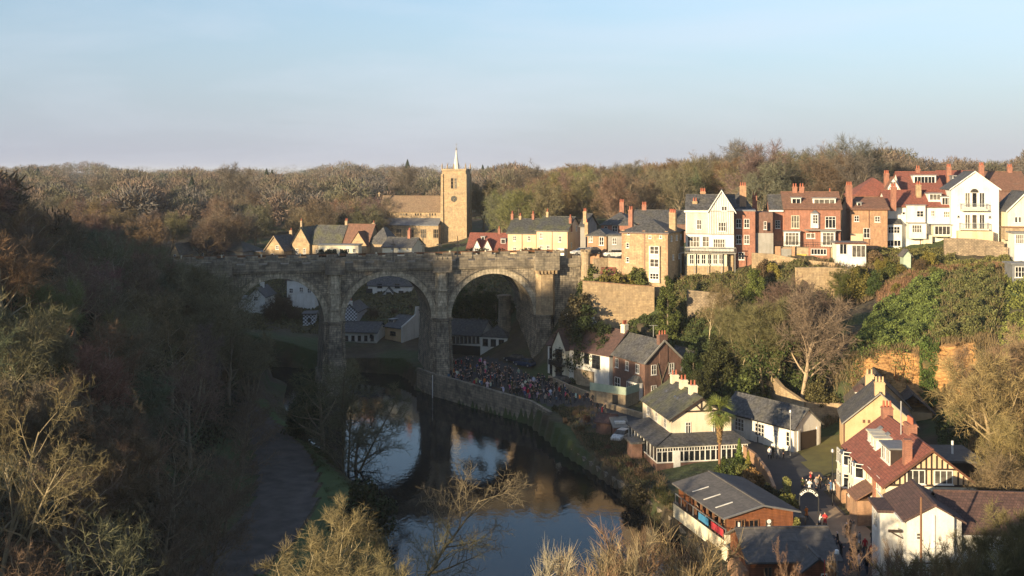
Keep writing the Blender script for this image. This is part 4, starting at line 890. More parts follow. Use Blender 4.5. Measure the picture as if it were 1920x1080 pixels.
for k in range(40): x = -1 + k * (h.w + 1.5) / 39; m.box(x - .025, x + .025, -1.99, -1.95, h.zat(472), h.zat(463))
for k in range(5): x = -.9 + k * (h.w + 1.2) / 4; m.box(x - .07, x + .07, -1.98, -1.84, h.zat(510), h.zat(472) - .15)
h.part('balcony', m, 'grey_render')
xb, _ = h.x_at(1363, -1); m = MB().box(0, xb, -1.2, -.003, h.zat(497), h.zat(475)); h.part('veranda', m, 'cream_paint')
for i in range(6): h.win(1297 + i * 11, 486, 8, 18, 2, 2, off=1.2, fm='white_paint')
h.chim(1318, 358, ly=5, w=1.0, d=.8, pots=3, mat='orange_brick'); h.chim(1303, 376, ly=2, w=.9, d=.7, pots=2, mat='gold_stone')
h.part('base_wall', MB().box(-.2, xb + .2, -1.3, -.004, -3, h.zat(497) - .01), 'gold_stone')

h = House('flat_roofed_brick_house', 'red brick block with a flat top and three rows of paired arched windows', 1372, 1416, 199, -12, 492, 396, None, 8, 'red_brick', 'lead', 'flat', ov=.1)
for px_ in (1385, 1400):
    for py_ in (419, 449): h.win(px_, py_, 10, 17, 2, 2)
h.win(1390, 480, 11, 14, 2, 2)
h.part('slate_side', MB().box(h.w + .003, h.w + 3.2, 1.2, 8, h.zat(437), h.he - .2), 'brown_brick'); h.part('lower_side', MB().box(h.w + .004, h.w + 3.3, 1.0, 8, -3, h.zat(437)), 'grey_render')
h.wf('F', h.w + 1.8, h.zat(422), .5, 1.5, 1, 2); 
h2 = House('pyramid_roofed_house', 'dark pyramid roofed house with a tall orange chimney between the timbered and brick houses', 1362, 1412, 206, -12, 480, 396, 358, 9, 'brown_brick', 'slate', 'hip')
h2.chim(1393, 347, ly=.8, w=1.25, d=.9, pots=3, mat='orange_brick'); h2.chim(1415, 366, ly=4, w=.9, d=.8, pots=2)

h = House('brick_terrace_house', 'broad red brick house with tiled roof, long white dormer and white bay windows', 1471, 1576, 201, -9, 462, 390, 361, 9, 'red_brick', 'rust_tile', 'x')
wing(h, 'side_wing', -2.6, 0, .5, 8.5, h.zat(394), h.zat(367), 'x', 'red_brick', 'slate'); h.win_m(-1.2, .5, h.zat(421), .9, 1.5, 2, 3)
h.part('eaves_board', MB().box(-2.9, -.2, -.1, .1, h.zat(397), h.zat(394)), 'white_paint')
h.dormer(1484, 1502, 370, 386, 1.2, nx=2); h.dormer(1524, 1567, 371, 387, 1.2, nx=4)
h.chim(1490, 349, w=.9, d=.7, pots=2); h.chim(1503, 349, w=.9, d=.7, pots=2); h.chim(1592, 346, w=1.1, d=.8, pots=3); h.chim(1556, 358, ly=6, w=.6, d=.6, pots=1, mat='cream_render')
h.win(1491, 416, 15, 24, 3, 2, fm='cream_paint'); h.win(1557, 417, 20, 22, 3, 2, top=.25)
x0, _ = h.x_at(1520, 0); x1, _ = h.x_at(1537, 0); m = MB(); m.hull([(x0, 0, h.zat(427)), (x0 + .35, -.7, h.zat(427)), (x1 - .35, -.7, h.zat(427)), (x1, 0, h.zat(427))], [(x0, 0, h.zat(400)), (x0 + .35, -.7, h.zat(400)), (x1 - .35, -.7, h.zat(400)), (x1, 0, h.zat(400))]); q = h.part('oriel', m, 'white_paint')
MB().hull([(x0 - .1, 0, h.zat(400)), (x0 + .3, -.85, h.zat(400)), (x1 - .3, -.85, h.zat(400)), (x1 + .1, 0, h.zat(400))], [((x0 + x1) / 2 - .2, 0, h.zat(394)), ((x0 + x1) / 2 - .1, -.05, h.zat(394)), ((x0 + x1) / 2 + .1, -.05, h.zat(394)), ((x0 + x1) / 2 + .2, 0, h.zat(394))]).obj('oriel_roof', 'lead', q)
h.win(1528.5, 411, 9, 17, 2, 3, off=.7)
for a, b, n_ in ((1470, 1500, 4), (1540, 1566, 3)):
    x0, _ = h.x_at(a, -1.2); x1, _ = h.x_at(b, -1.2); q = h.part('bay', MB().box(x0, x1, -1.2, -.003, h.zat(461), h.zat(434)), 'white_paint'); MB().box(x0 - .15, x1 + .15, -1.35, -.002, h.zat(434), h.zat(432)).obj('bay_roof', 'lead', q)
    h.win((a + b) / 2, 448, (b - a) * .86, 24, n_, 2, off=1.2, top=.25)
h.win(1520, 442, 16, 10, 2, 1); h.part('canopy', MB().box(3.6, h.w - .1, -1.6, -.003, h.zat(431), h.zat(429.5)), 'grey_render'); h.gutter('brown_paint')
h.part('lower_terrace', MB().box(-2, h.w + .4, -2.6, -.004, -4, h.zat(462)), 'tan_stone'); x0, _ = h.x_at(1516, -2.7); x1, _ = h.x_at(1556, -2.7)
h.part('brick_panel', MB().box(x0, x1, -2.9, -2.61, h.zat(484), h.zat(461)), 'red_brick'); h.win(1535, 472, 29, 11, 5, 1, off=2.9)
x0, _ = h.x_at(1453, -2.7); x1, _ = h.x_at(1490, -2.7); h.part('terracotta_terrace', MB().box(x0, x0 + 1.0, -3.2, -2.61, h.zat(490), h.zat(460)).box(x1 - .5, x1, -3.2, -2.61, h.zat(490), h.zat(460)).box(x0 + 1, x1 - .5, -2.9, -2.62, h.zat(490), h.zat(463)), 'orange_brick')
h.part('wire_screen', MB().box(x0 + 1.1, x1 - .6, -3.0, -2.91, h.zat(488), h.zat(464)), 'grey_render')
x0, _ = h.x_at(1494, -2.7); x1, _ = h.x_at(1512, -2.7); h.part('yellow_wall', MB().box(x0, x1, -2.8, -2.61, h.zat(487), h.zat(474)), 'yellow_paint')
m = MB()
for k in range(30): x = -1.8 + k * (h.w + 2) / 29; m.box(x - .02, x + .02, -2.56, -2.52, h.zat(462), h.zat(452))
m.box(-1.9, h.w + .3, -2.57, -2.51, h.zat(452.5), h.zat(451.8)); h.part('railing', m, 'black_paint')

h = House('white_annexe', 'small white flat roofed garden room with tall dark windows', 1568, 1624, 193, -8, 497, 457, None, 5, 'white_render', 'lead', 'flat')
h.win(1581, 467, 14, 20, 2, 1); h.win(1610, 471, 26, 23, 3, 1); h.part('roof_rim', MB().box(-.33, h.w + .33, -.36, -.325, h.he - .02, h.he + .25), 'brown_paint')

h = House('orange_brick_house', 'orange stone house with red tiled roof between the brick house and the white terrace', 1594, 1664, 203, -7, 459, 391, 371, 9, 'orange_brick', 'rust_tile', 'x')
for px_, py_, a, b in ((1606, 410, 9, 11), (1645, 411, 10, 11), (1625, 437, 12, 19)): h.win(px_, py_, a, b, 2, 2)
h.dormer(1607, 1615, 379, 388, 1.0, nx=1); h.chim(1675, 349, ly=2, w=.9, d=.8, pots=2); h.chim(1590, 349, ly=6, w=.9, d=.8, pots=2); h.gutter('brown_paint'); h.part('lower_wall', MB().box(0, 2.3, -.3, -.002, 0, h.zat(438)), 'cream_render')

h = House('red_roofed_villa', 'large red roofed house with a half timbered gable behind the orange stone house', 1602, 1690, 226, -8, 420, 366, 333, 12, 'red_brick', 'red_tile', 'hip')
x0, _ = h.x_at(1661, -.5); x1, _ = h.x_at(1688, -.5); wing(h, 'gable', x0, x1, -.5, 5, h.zat(355), h.zat(333), 'y', 'white_render', 'rust_tile'); h.win_m((x0 + x1) / 2, -.5, h.zat(345), 1.2, 1.1, 2, 1); h.chim(1662, 324, ly=2, w=1, d=.8, pots=3)
m = MB()
for k in range(7): x = x0 + .3 + k * (x1 - x0 - .6) / 6; m.box(x - .06, x + .06, -.54, -.49, h.zat(358), h.zat(352))
h.part('framing', m, 'brown_paint')
h = House('dormered_house', 'red tiled house with a wide white box dormer near the skyline', 1692, 1768, 228, -8, 420, 356, 323, 12, 'white_render', 'red_tile', 'x')
h.dormer(1712, 1755, 328, 350, 2.2, nx=6, back=6.5); h.chim(1721, 315, w=.9, d=.8, pots=2); h.chim(1779, 312, w=.9, d=.8, pots=3); h.dormer(1786, 1793, 329, 335, 3, wall='lead', nx=1)
h = House('skyline_house', 'long red tiled roof with one chimney just left of the white gabled house', 1770, 1838, 232, -8, 420, 356, 321, 12, 'red_brick', 'red_tile', 'x')
h.chim(1840, 309, w=1, d=.8, pots=3)
h = House('skyline_house', 'brown and red roofed house at the right edge of the skyline', 1850, 1930, 236, -8, 420, 356, 323, 12, 'brown_brick', 'rust_tile', 'x'); h.chim(1893, 312, w=1, d=.8, pots=3); h.dormer(1896, 1908, 345, 355, 2, wall='brown_brick', nx=2)

h = House('white_terrace', 'white rendered terrace with a red roof, small dormers and flat roofed bays', 1665, 1786, 206, -6, 466, 386, 358, 9, 'white_render', 'red_tile', 'x')
h.dormer(1741, 1765, 362, 377, 1.0, nx=3); h.dormer(1765, 1784, 368, 386, .3, nx=3); h.chim(1676, 349, w=.9, d=.8, pots=2); h.chim(1722, 345, ly=2.6, w=.9, d=.8, pots=2, mat='gold_stone')
h.win(1697, 400, 11, 6, 2, 1); h.win(1725, 401, 13, 12, 2, 2); h.win(1749, 400, 7, 11, 2, 2); h.win(1775, 402, 12, 12, 3, 2)
h.gutter('brown_paint')
def block(h, a, b, yo, pt, pb, wall='white_render', roof='lead', nm='bay', ov=.15, slope=0):
    x0, _ = h.x_at(a, -yo); x1, _ = h.x_at(b, -yo); q = h.part(nm, MB().box(x0, x1, -yo, -.003, h.zat(pb), h.zat(pt)), wall)
    if slope: MB().hull([(x0 - ov, -yo - ov, h.zat(pt)), (x1 + ov, -yo - ov, h.zat(pt)), (x1 + ov, 0, h.zat(pt) + slope), (x0 - ov, 0, h.zat(pt) + slope)], [(x0 - ov, -yo - ov, h.zat(pt) + .15), (x1 + ov, -yo - ov, h.zat(pt) + .15), (x1 + ov, 0, h.zat(pt) + slope + .15), (x0 - ov, 0, h.zat(pt) + slope + .15)]).obj(nm + '_roof', roof, q)
    else: MB().box(x0 - ov, x1 + ov, -yo - ov, -.002, h.zat(pt), h.zat(pt) + .18).obj(nm + '_roof', roof, q)
    return q
block(h, 1661, 1691, 1.6, 420, 466, roof='slate', slope=.9); h.win(1676, 431, 22, 13, 4, 2, off=1.6); h.win(1676, 456, 26, 12, 4, 1, off=1.6)
block(h, 1705, 1737, 2.2, 418, 446); h.win(1719, 429, 18, 15, 4, 2, off=2.2); block(h, 1700, 1735, .8, 385, 420, nm='upper_bay'); h.win(1725, 401, 13, 12, 2, 2, off=.8)
block(h, 1750, 1784, 2.0, 421, 442, wall='cream_paint', nm='sun_room'); h.win(1767, 432, 30, 17, 4, 1, off=2.0)
block(h, 1732, 1748, 1.2, 440, 462, wall='cream_paint', nm='porch')

h = House('white_gabled_house', 'tall bright white house with a pointed gable and two balconies at the top right', 1783, 1873, 203, -13, 446, 354, 322, 11, 'white_render', 'slate', 'y')
h.bargeboard('white_paint', t=.2)
x0, _ = h.x_at(1808, -.3); x1, _ = h.x_at(1846, -.3)
for py_, zt_, zb_ in ((377, 361, 389), (415, 402, 430)):
    for k, c in enumerate((1814, 1827, 1841)): h.win(c, (zt_ + zb_) / 2, 10, zb_ - zt_, 1 + (k != 1), 1)
m = MB()
for k in range(10):
    a, b = math.pi - math.pi * k / 10, math.pi - math.pi * (k + 1) / 10; xm, _ = h.x_at(1827, 0); zz = h.zat(361); m.poly([(xm, -.06, zz), (xm + .75 * math.cos(a), -.06, zz + .75 * math.sin(a)), (xm + .75 * math.cos(b), -.06, zz + .75 * math.sin(b))])
h.part('fanlight', m, 'window_glass')
for zb_, ext in ((392, 6), (428, 8)):
    x0, _ = h.x_at(1808 - ext, -1.5); x1, _ = h.x_at(1846 + ext, -1.5); z = h.zat(zb_); m = MB().box(x0, x1, -1.6, -.003, z - .25, z); m2 = MB()
    for k in range(26): x = x0 + .05 + k * (x1 - x0 - .1) / 25; m2.box(x - .02, x + .02, -1.58, -1.54, z, z + 1.05)
    for k in range(5):
        for xx in (x0 + .05, x1 - .05): m2.box(xx - .02, xx + .02, -1.5 + k * .3, -1.46 + k * .3, z, z + 1.05)
    m2.box(x0, x1, -1.6, -1.52, z + 1.05, z + 1.12).box(x0, x0 + .08, -1.52, 0, z + 1.05, z + 1.12).box(x1 - .08, x1, -1.52, 0, z + 1.05, z + 1.12)
    q = h.part('balcony', m, 'cream_paint'); m2.obj('railing', 'metal_grey', q)
x0, _ = h.x_at(1797, -2.4); x1, _ = h.x_at(1862, -2.4); h.part('terrace_wall', MB().box(x0, x1, -2.5, -.004, -2, h.zat(432)), 'cream_render')
for a_ in (1800, 1862): pass
for dx in (1851, 1858, 1865): pass
h.win(1797, 406, 3, 3, 1, 1, fm='metal_grey'); h.win(1856, 407, 3, 3, 1, 1, fm='metal_grey')

h = House('cream_gabled_house', 'cream house cut by the right edge beside the white gabled house', 1889, 1960, 198, -10, 446, 394, 360, 9, 'pale_cream', 'slate', 'y'); h.win(1905, 412, 5, 11, 1, 1); h.win(1912, 412, 5, 11, 1, 1)
h.bargeboard('white_paint'); block(h, 1884, 1935, 2.6, 426, 448, wall='tan_stone', nm='pergola', roof='wood')
h = House('conservatory', 'white framed conservatory at the right edge beneath the cream house', 1902, 1960, 190, -10, 462, 438, None, 4, 'white_paint', 'lead', 'flat')
h.win(1912, 448, 16, 18, 4, 2); h.win(1932, 448, 16, 18, 4, 2)
h = House('blue_shed', 'pale blue framed glazed shed at the right edge below the conservatory', 1898, 1960, 176, -8, 528, 496, None, 4, 'lead', 'lead', 'flat'); h.win(1912, 510, 18, 20, 3, 2)

# walls, fences
def wall_run(name, label, pts, hgt, t, mat, cat='wall', down=2.5, group=None, cap=None, level=None, follow=True):
    """a wall along points (x, y); its top steps with the land"""
    m = MB(); c = MB(); base = [(x, y, (g(x, y) if len(q) == 0 else q[0])) for x, y, *q in pts]
    for (xa, ya, za), (xb, yb, zb) in zip(base[:-1], base[1:]):
        d = Vector((xb - xa, yb - ya, 0)); L_ = d.length; d.normalize(); nn = Vector((-d.y, d.x, 0)) * t / 2
        P = [Vector((xa, ya, 0)) - nn, Vector((xb, yb, 0)) - nn, Vector((xb, yb, 0)) + nn, Vector((xa, ya, 0)) + nn]; zz = (za, zb, zb, za)
        m.hull([(p.x, p.y, z - down) for p, z in zip(P, zz)], [(p.x, p.y, z + hgt) for p, z in zip(P, zz)])
        if cap: P = [Vector((xa, ya, 0)) - nn * 1.25, Vector((xb, yb, 0)) - nn * 1.25, Vector((xb, yb, 0)) + nn * 1.25, Vector((xa, ya, 0)) + nn * 1.25]; c.hull([(p.x, p.y, z + hgt + .002) for p, z in zip(P, zz)], [(p.x, p.y, z + hgt + .12) for p, z in zip(P, zz)])
    o = empty(name, (0, 0, 0)); tag(o, label, cat, group, 'thing'); m.obj('masonry', mat, o)
    if cap: c.obj('coping', cap, o)
    return o
def pw(px, py, Y): return (X(px, Y), Y, Z(py, Y))
wall_run('terrace_wall', 'long sunlit stone terrace wall below the tall stone house', [pw(1093, 538, 190.5), pw(1135, 541, 191), pw(1180, 545, 191.5), pw(1226, 548, 192)], 1.0, .7, 'gold_stone', down=7, cap='orange_brick')
wall_run('cliff_wall', 'tall smooth sunlit retaining wall below the white garden room', [pw(1492, 506, 189), pw(1545, 505, 189.5), pw(1607, 508, 190)], .3, .7, 'gold_stone', down=8.5, cap='tan_stone')
wall_run('cliff_wall', 'lower shaded buttressed wall between the trees below the timbered house', [pw(1288, 548, 188.5), pw(1330, 552, 188), pw(1372, 556, 188)], .3, .7, 'rough_stone', down=8, cap='tan_stone')
wall_run('garden_wall', 'rough sunlit stone wall beneath the white gabled house', [pw(1770, 448, 199), pw(1830, 450, 198), pw(1882, 456, 197)], .2, .7, 'rough_stone', down=5.5)
wall_run('garden_wall', 'lower step of rough stone wall under the cream house', [pw(1848, 463, 194), pw(1890, 466, 193)], .2, .7, 'rough_stone', down=4)
wall_run('garden_wall', 'curved low stone garden wall above the ivy slope', [pw(1725, 525, 183), pw(1760, 526, 182), pw(1800, 526, 182), pw(1862, 530, 182)], .6, .5, 'rough_stone', down=2.2)
wall_run('garden_wall', 'short stone wall under the brick house terraces', [pw(1410, 478, 195), pw(1448, 480, 195), pw(1500, 490, 194), pw(1566, 497, 192)], .4, .6, 'gold_stone', down=4.5)
wall_run('boundary_wall', 'sunlit wall behind the round turret with brick top', [pw(1112, 494, 203), pw(1140, 492, 204), pw(1166, 494, 203)], .9, .5, 'tan_stone', down=3)
wall_run('stone_block_wall', 'small rough garden wall beside the terracotta shed roof above the terrace wall', [pw(1112, 520, 196), pw(1135, 522, 196), pw(1160, 526, 195.5)], .7, .5, 'rough_stone', down=2)
h = House('tiled_shed', 'little shed with a red tiled roof above the terrace wall', 1128, 1150, 196.5, -14, 522, 514, 503, 3, 'orange_brick', 'red_tile', 'x')
h = House('garden_shed', 'small dark green garden shed with pale posts on the slope under the white terrace', 1694, 1708, 188, -5, 497, 478, 472, 2.2, 'pale_green_paint', 'felt_roof', 'y')
# ---------------------------------------------------------------- houses at the foot of the cliff
# brown-roofed white house + brick house (gable ends face right)
def at_xy(name, label, x, y, th, w, d, z0, he, hr, wall, roof, rt, **k):
    h = House(name, label, 960, 960, y, th, 0, None, None, d, wall, roof, rt, z0=z0, w=w, build=False, **k)
    h.X0 = x; h.root.location = (x, y, z0); h.he = he; h.hr = hr; h.shell(); return h
h = at_xy('white_riverside_house', 'white house with a dark brown roof and small front gables beside the riverside road', 6.4, 190.6, -50, 15.4, 8.5, 3.5, 6.0, 9.6, 'white_render', 'brown_tile', 'x')
wing(h, 'front_gable', 2.2, 5.6, -.9, 4, 6.0, 9.0, 'y', 'pale_cream', 'brown_tile'); h.win_m(3.9, -.9, 4.6, 1.7, 2.2, 2, 2, 0, 'black_paint'); h.win_m(3.9, -.9, 1.5, 1.6, 2.2, 2, 2, 0, 'black_paint'); h.part('balcony', MB().box(2.2, 5.6, -1.9, -.91, 2.9, 3.0).box(2.2, 5.6, -1.9, -1.85, 3.0, 3.8), 'black_paint')
h.wf('F', 1.1, 4.5, 1.2, 2.0, 2, 3, 'black_paint'); h.wf('F', 1.1, 1.6, 1.0, 1.8, 2, 2, 'black_paint')
for u, z, ww, hh in ((7.6, 4.6, 1.6, 2.1), (10.0, 4.8, 1.2, 1.8), (12.3, 4.5, 1.9, 2.2), (8.2, 1.6, 1.1, 2.0), (11.2, 1.5, 1.2, 1.7)): h.wf('F', u, z, ww, hh, 2, 3, 'black_paint')
h.part('lower_stone', MB().box(7, 11.8, -.25, -.004, -1, 2.7), 'tan_stone'); h.wf('R', 2.0, 4.5, .8, 1.4, 1, 2, 'black_paint'); h.wf('R', 6, 4.5, .8, 1.4, 1, 2, 'black_paint')
h.chim(x=.3, zt=10.6, ly=4.2, w=.7, d=.9, pots=2, mat='white_render', potm='white_paint'); h.chim(x=7.2, zt=10.6, ly=4.2, w=.7, d=.9, pots=2, mat='white_render', potm='white_paint'); h.chim(x=14.9, zt=10.9, ly=4.2, w=.9, d=1.0, pots=3, mat='pale_cream')
h = at_xy('brown_brick_house', 'dark brown brick house with grey slate roof and white bay window by the riverside road', 16.9, 178.4, -62, 9.2, 7.2, 3.5, 6.3, 9.4, 'brown_brick', 'slate', 'x')
for u, z, ww, hh in ((1.2, 5.0, .9, 1.5), (4.2, 5.0, .9, 1.5), (7.2, 5.0, 1.0, 1.5), (1.4, 1.6, 1.6, 2.1), (4.6, 1.5, 1.0, 2.0)): h.wf('F', u, z, ww, hh, 2, 2)
q = h.part('bay', MB().box(6.0, 8.6, -1.1, -.004, .2, 3.0), 'white_paint'); MB().hull([(5.9, -1.25, 3.0), (8.7, -1.25, 3.0), (8.7, -.01, 3.0), (5.9, -.01, 3.0)], [(6.6, -.3, 3.9), (8.0, -.3, 3.9), (8.0, -.01, 3.9), (6.6, -.01, 3.9)]).obj('bay_roof', 'slate', q); h.win_m(7.3, -1.1, 1.9, 2.4, 1.7, 4, 2)
for u, z in ((1.7, 5.0), (5.2, 5.0), (1.7, 1.7), (5.2, 1.7)): h.wf('R', u, z, 1.0, 1.6, 2, 2)
h.part('ivy_stems', MB().tube((9.25, 3.4, -1), (9.3, 3.2, 3), .08).tube((9.3, 3.2, 3), (9.3, 2.4, 6), .05).tube((9.3, 3.2, 3), (9.3, 4.6, 6), .05).tube((9.28, 3.3, 2), (9.3, 5.6, 4.4), .05), 'lichen_bark')
h.chim(x=8.9, zt=10.6, ly=3.6, w=.8, d=1.6, pots=3, mat='brown_brick'); h.part('verge', MB().bar((9.55, -.35, 6.15), (9.55, 3.6, 9.6), .12, .25).bar((9.55, 3.6, 9.6), (9.55, 7.5, 6.15), .12, .25), 'grey_render')
wing(h, 'rear_extension', 5.5, 10.2, 7.2, 10.6, 4.8, 7.6, 'x', 'brown_brick', 'slate')
t_ = empty('tv_aerial', (X(1225, 178), 178, 12.0)); tag(t_, 'tall rooftop television aerial above the brown brick house', 'aerial')
MB().tube((0, 0, -3), (0, 0, 2.7), .05).obj('mast', 'metal_grey', t_); MB().bar((-.7, 0, 2.6), (.7, 0, 2.6), .08, .08).bar((-.4, -.3, 2.6), (-.4, .3, 2.6), .05, .05).bar((0, -.35, 2.6), (0, .35, 2.6), .05, .05).bar((.4, -.3, 2.6), (.4, .3, 2.6), .05, .05).obj('antenna', 'metal_grey', t_)
# pale green raised deck with stone undercroft
t_ = empty('raised_deck', (X(1107, 171), 171, 3.4), R(-38)); tag(t_, 'raised deck with pale green boarding on a stone base before the white house', 'deck')
MB().box(0, 6.6, 0, 4, -1, 2.0).obj('base', 'tan_stone', t_); MB().box(-.05, 6.65, -.08, -.003, 1.9, 3.1).box(6.61, 6.7, 0, 4, 1.9, 3.1).obj('balustrade', 'pale_green_paint', t_); MB().box(4.2, 5.2, -.06, -.002, -.2, 1.7).obj('doorway', 'interior_dark', t_)
# main cream house with conservatory
h = House('cream_gabled_house', 'cream house with slate roof, three chimneys and a long glazed veranda', 1258, 1371, 139, 10, 862, 786, 747, 12.5, 'warm_cream_render', 'slate_mossy', 'y', apex=.5)
zc = h.z0
h.bargeboard('dark_timber', t=.3); ax = h.w / 2; zt = h.hr; zb = h.zat(773)
m = MB(); xl_ = ax - (zt - zb) / (zt - h.he) * ax; xr_ = ax + (zt - zb) / (zt - h.he) * ax
m.bar((xl_, -.04, zb), (xr_, -.04, zb), .1, .2); m.bar((ax, -.04, zb), (ax, -.04, zt - .1), .1, .18, (1, 0, 0))
for s_ in (-1, 1): m.bar((ax, -.05, zb + .1), (ax + s_ * 1.15, -.05, zb + 1.25), .1, .16, (0, 0, 1))
h.part('gable_timbers', m, 'dark_timber')
h.win(1290, 802, 9, 21, 2, 2, top=.3); h.win(1341, 802, 11, 22, 3, 2, top=.3)
for u in (2.2, 6.0, 9.8): h.wf('L', u, h.he - 1.0, 1.0, 1.2, 2, 2)
for yy, px_ in ((10.8, 0), (7.0, 0), (3.2, 0)): h.chim(x=ax, zt=h.hr + 1.25, ly=yy, w=1.0, d=.9, pots=2, mat='warm_cream_render')
for yy in (9.0, 5.4, 4.3): h.part('skylight', MB().hull([(ax - 2.3, yy, h.hr - 1.68), (ax - 1.5, yy, h.hr - 1.0), (ax - 1.5, yy + .6, h.hr - 1.0), (ax - 2.3, yy + .6, h.hr - 1.68)], [(ax - 2.33, yy, h.hr - 1.4), (ax - 1.53, yy, h.hr - .72), (ax - 1.53, yy + .6, h.hr - .72), (ax - 2.33, yy + .6, h.hr - 1.4)]), 'window_glass', h.roof)
# veranda: glazed front and left side with lean-to roof
e = 3.4; vb, vt = -.5, h.zat(832, 136); lw = 3.0; x0, x1 = -lw, h.w + .9
vt = 2.6
m = MB().box(x0, x1, -e, -.01, -2.5, .55).box(x0, -.01, -.01, 9.5, -2.5, .55); vr = h.part('veranda_base', m, 'brown_brick')
m = MB(); hi = 3.3
m.hull([(x0 - .3, -e - .3, vt), (x1 + .3, -e - .3, vt), (x1 - .6, -.01, hi), (-.01, -.01, hi)], [(x0 - .3, -e - .3, vt + .15), (x1 + .3, -e - .3, vt + .15), (x1 - .6, -.01, hi + .15), (-.01, -.01, hi + .15)])
m.hull([(x0 - .3, -e - .3, vt + .003), (-.012, -.01, hi + .003), (-.012, 9.5, hi + .003), (x0 - .3, 9.8, vt + .003)], [(x0 - .3, -e - .3, vt + .153), (-.012, -.01, hi + .153), (-.012, 9.5, hi + .153), (x0 - .3, 9.8, vt + .153)])
m.bar((x0 - .3, -e - .3, vt + .2), (-.01, -.01, hi + .2), .25, .1); h.part('veranda_roof', m, 'slate')
m = MB(); n_ = 17; wd = (x1 - x0)
m.box(x0, x1, -e + .01, -e + .08, .55, .7).box(x0, x1, -e + .01, -e + .08, vt - .18, vt - .01).box(x0, x1, -e + .012, -e + .075, vt - .65, vt - .57)
for k in range(n_ * 2 + 1):
    x = x0 + k * wd / (n_ * 2); q = .06 if k % 2 == 0 else .03
    m.box(max(x - q, x0), min(x + q, x1), -e, -e + .09, 0.701 if k % 2 == 0 else vt - .57, vt - .181)
n2 = 9
m.box(x0 + .01, x0 + .08, -e + .1, 9.4, .55, .7).box(x0 + .01, x0 + .08, -e + .1, 9.4, vt - .18, vt - .01)
for k in range(n2 + 1): y = -e + .1 + k * (9.4 + e - .2) / n2; m.box(x0, x0 + .09, y, y + .1, .701, vt - .181)
h.part('veranda_frame', m, 'white_paint'); h.part('veranda_glass', MB().box(x0 + .1, x1 - .02, -e + .1, -e + .14, .57, vt - .02).box(x0 + .1, x0 + .14, -e + .14, 9.3, .57, vt - .02).box(x1 - .06, x1 - .02, -e + .14, -.02, .57, vt - .02), 'window_glass')
h.part('door', MB().box(x0 + 2.2, x0 + 3.1, -e - .06, -e - .001, -.4, 2.1), 'white_paint')
# white garage building
h = at_xy('white_garage', 'long low white building with dark roof and a dark garage door at its end', 29.6, 149.0, -56, 12.6, 5.2, 3.6, 3.3, 5.4, 'white_render', 'slate', 'x')
for u in (3.0, 6.7): h.wf('F', u, 1.9, 1.7, 1.7, 3, 3)
h.wf('F', 9.6, 2.1, .7, .8, 2, 2); h.wf('F', 11.6, 1.7, .6, 1.9, 1, 3); h.part('garage_door', MB().box(h.w + .002, h.w + .09, 1.1, 4.3, 0, 2.6), 'dark_timber'); h.gutter('black_paint')
h.part('door_surround', MB().box(h.w + .001, h.w + .12, .6, 1.1, 0, 2.9).box(h.w + .001, h.w + .12, 4.3, 4.8, 0, 2.9), 'white_paint')
# tan stone house behind the pub
h = House('tan_gabled_house', 'tan rendered house with a tall gable chimney behind the half timbered pub', 1583, 1718, 134, -13, 842, 791, 738, 8, 'tan_render', 'slate', 'y', apex=.5)
h.chim(x=h.w / 2, zt=h.hr + 1.5, ly=.5, w=1.2, d=.9, pots=3, mat='tan_render', potm='tan_render'); h.part('vent_marks', MB().box(2.2, 2.5, -.05, -.002, h.he, h.he + .4).box(2.8, 3.1, -.05, -.002, h.he, h.he + .4), 'brown_paint')
h.bargeboard('grey_render', t=.16); h.part('corner_pipe', MB().box(-.1, .02, -.1, -.004, -1, h.he - .2), 'brown_paint')
h = House('tan_gabled_house', 'rear tan house with white dormer and dark roof in front of the orange rock face', 1592, 1706, 145, -13, 815, 760, 710, 7.5, 'tan_render', 'stone_slate', 'y', apex=.5)
h.chim(x=h.w / 2 - 1.2, zt=h.hr + .6, ly=.5, w=1.1, d=.8, pots=2, mat='tan_render', potm='tan_render')
h.part('dormer', MB().box(1.0, 2.6, 1.6, 3.6, h.he, h.he + 1.7), 'white_paint'); h.part('dormer_roof', House.roof_mesh('hip', 1.0, 2.6, 1.6, 3.6, h.he + 1.7, h.he + 2.6, .2), 'brown_tile'); h.win_m(1.8, 1.6, h.he + 1.0, 1.1, 1.0, 2, 1)
h.part('rear_roof', House.roof_mesh('y', h.w - 2, h.w + 3.5, 3, 9, h.he - 1.2, h.he + 1.2), 'slate'); h.part('rear_wall', MB().box(h.w - 1.8, h.w + 3.3, 3.1, 8.9, -2, h.he - 1.2), 'tan_render')
# half-timbered pub
h = House('half_timbered_pub', 'large half timbered pub with red tiled roof, dormers, bay windows and brick chimneys', 1660, 1833, 105, -3, 998, 908, 844, 15.2, 'cream_render', 'red_tile', 'y', cat='pub', ov=.4)
W_, D_, HE, HR = h.w, h.d, h.he, h.hr; ax = W_ / 2
h.bargeboard('brown_paint', t=.24)
m = MB(); zl = HE + .05; m.box(.0, W_, -.07, -.003, zl - .2, zl); z2 = HE + 1.55
m.box(ax - (HR - z2) / (HR - HE) * ax, ax + (HR - z2) / (HR - HE) * ax, -.07, -.003, z2 - .09, z2 + .09)
for k in range(17):
    x = .35 + k * (W_ - .7) / 16; top = HE + (HR - HE) * (1 - abs(x - ax) / ax) - .15
    if any(abs(x - c) < .95 for c in (W_ * .33, W_ * .63)):
        if top > z2 + .3: m.box(x - .07, x + .07, -.068, -.004, z2 + .09, top)
        continue
    if top > zl + .2: m.box(x - .07, x + .07, -.068, -.004, zl, top)
h.part('half_timbering', m, 'dark_timber')
for c in (W_ * .33, W_ * .63): h.win_m(c, 0, HE + .78, 1.75, 1.35, 3, 1, top=0)
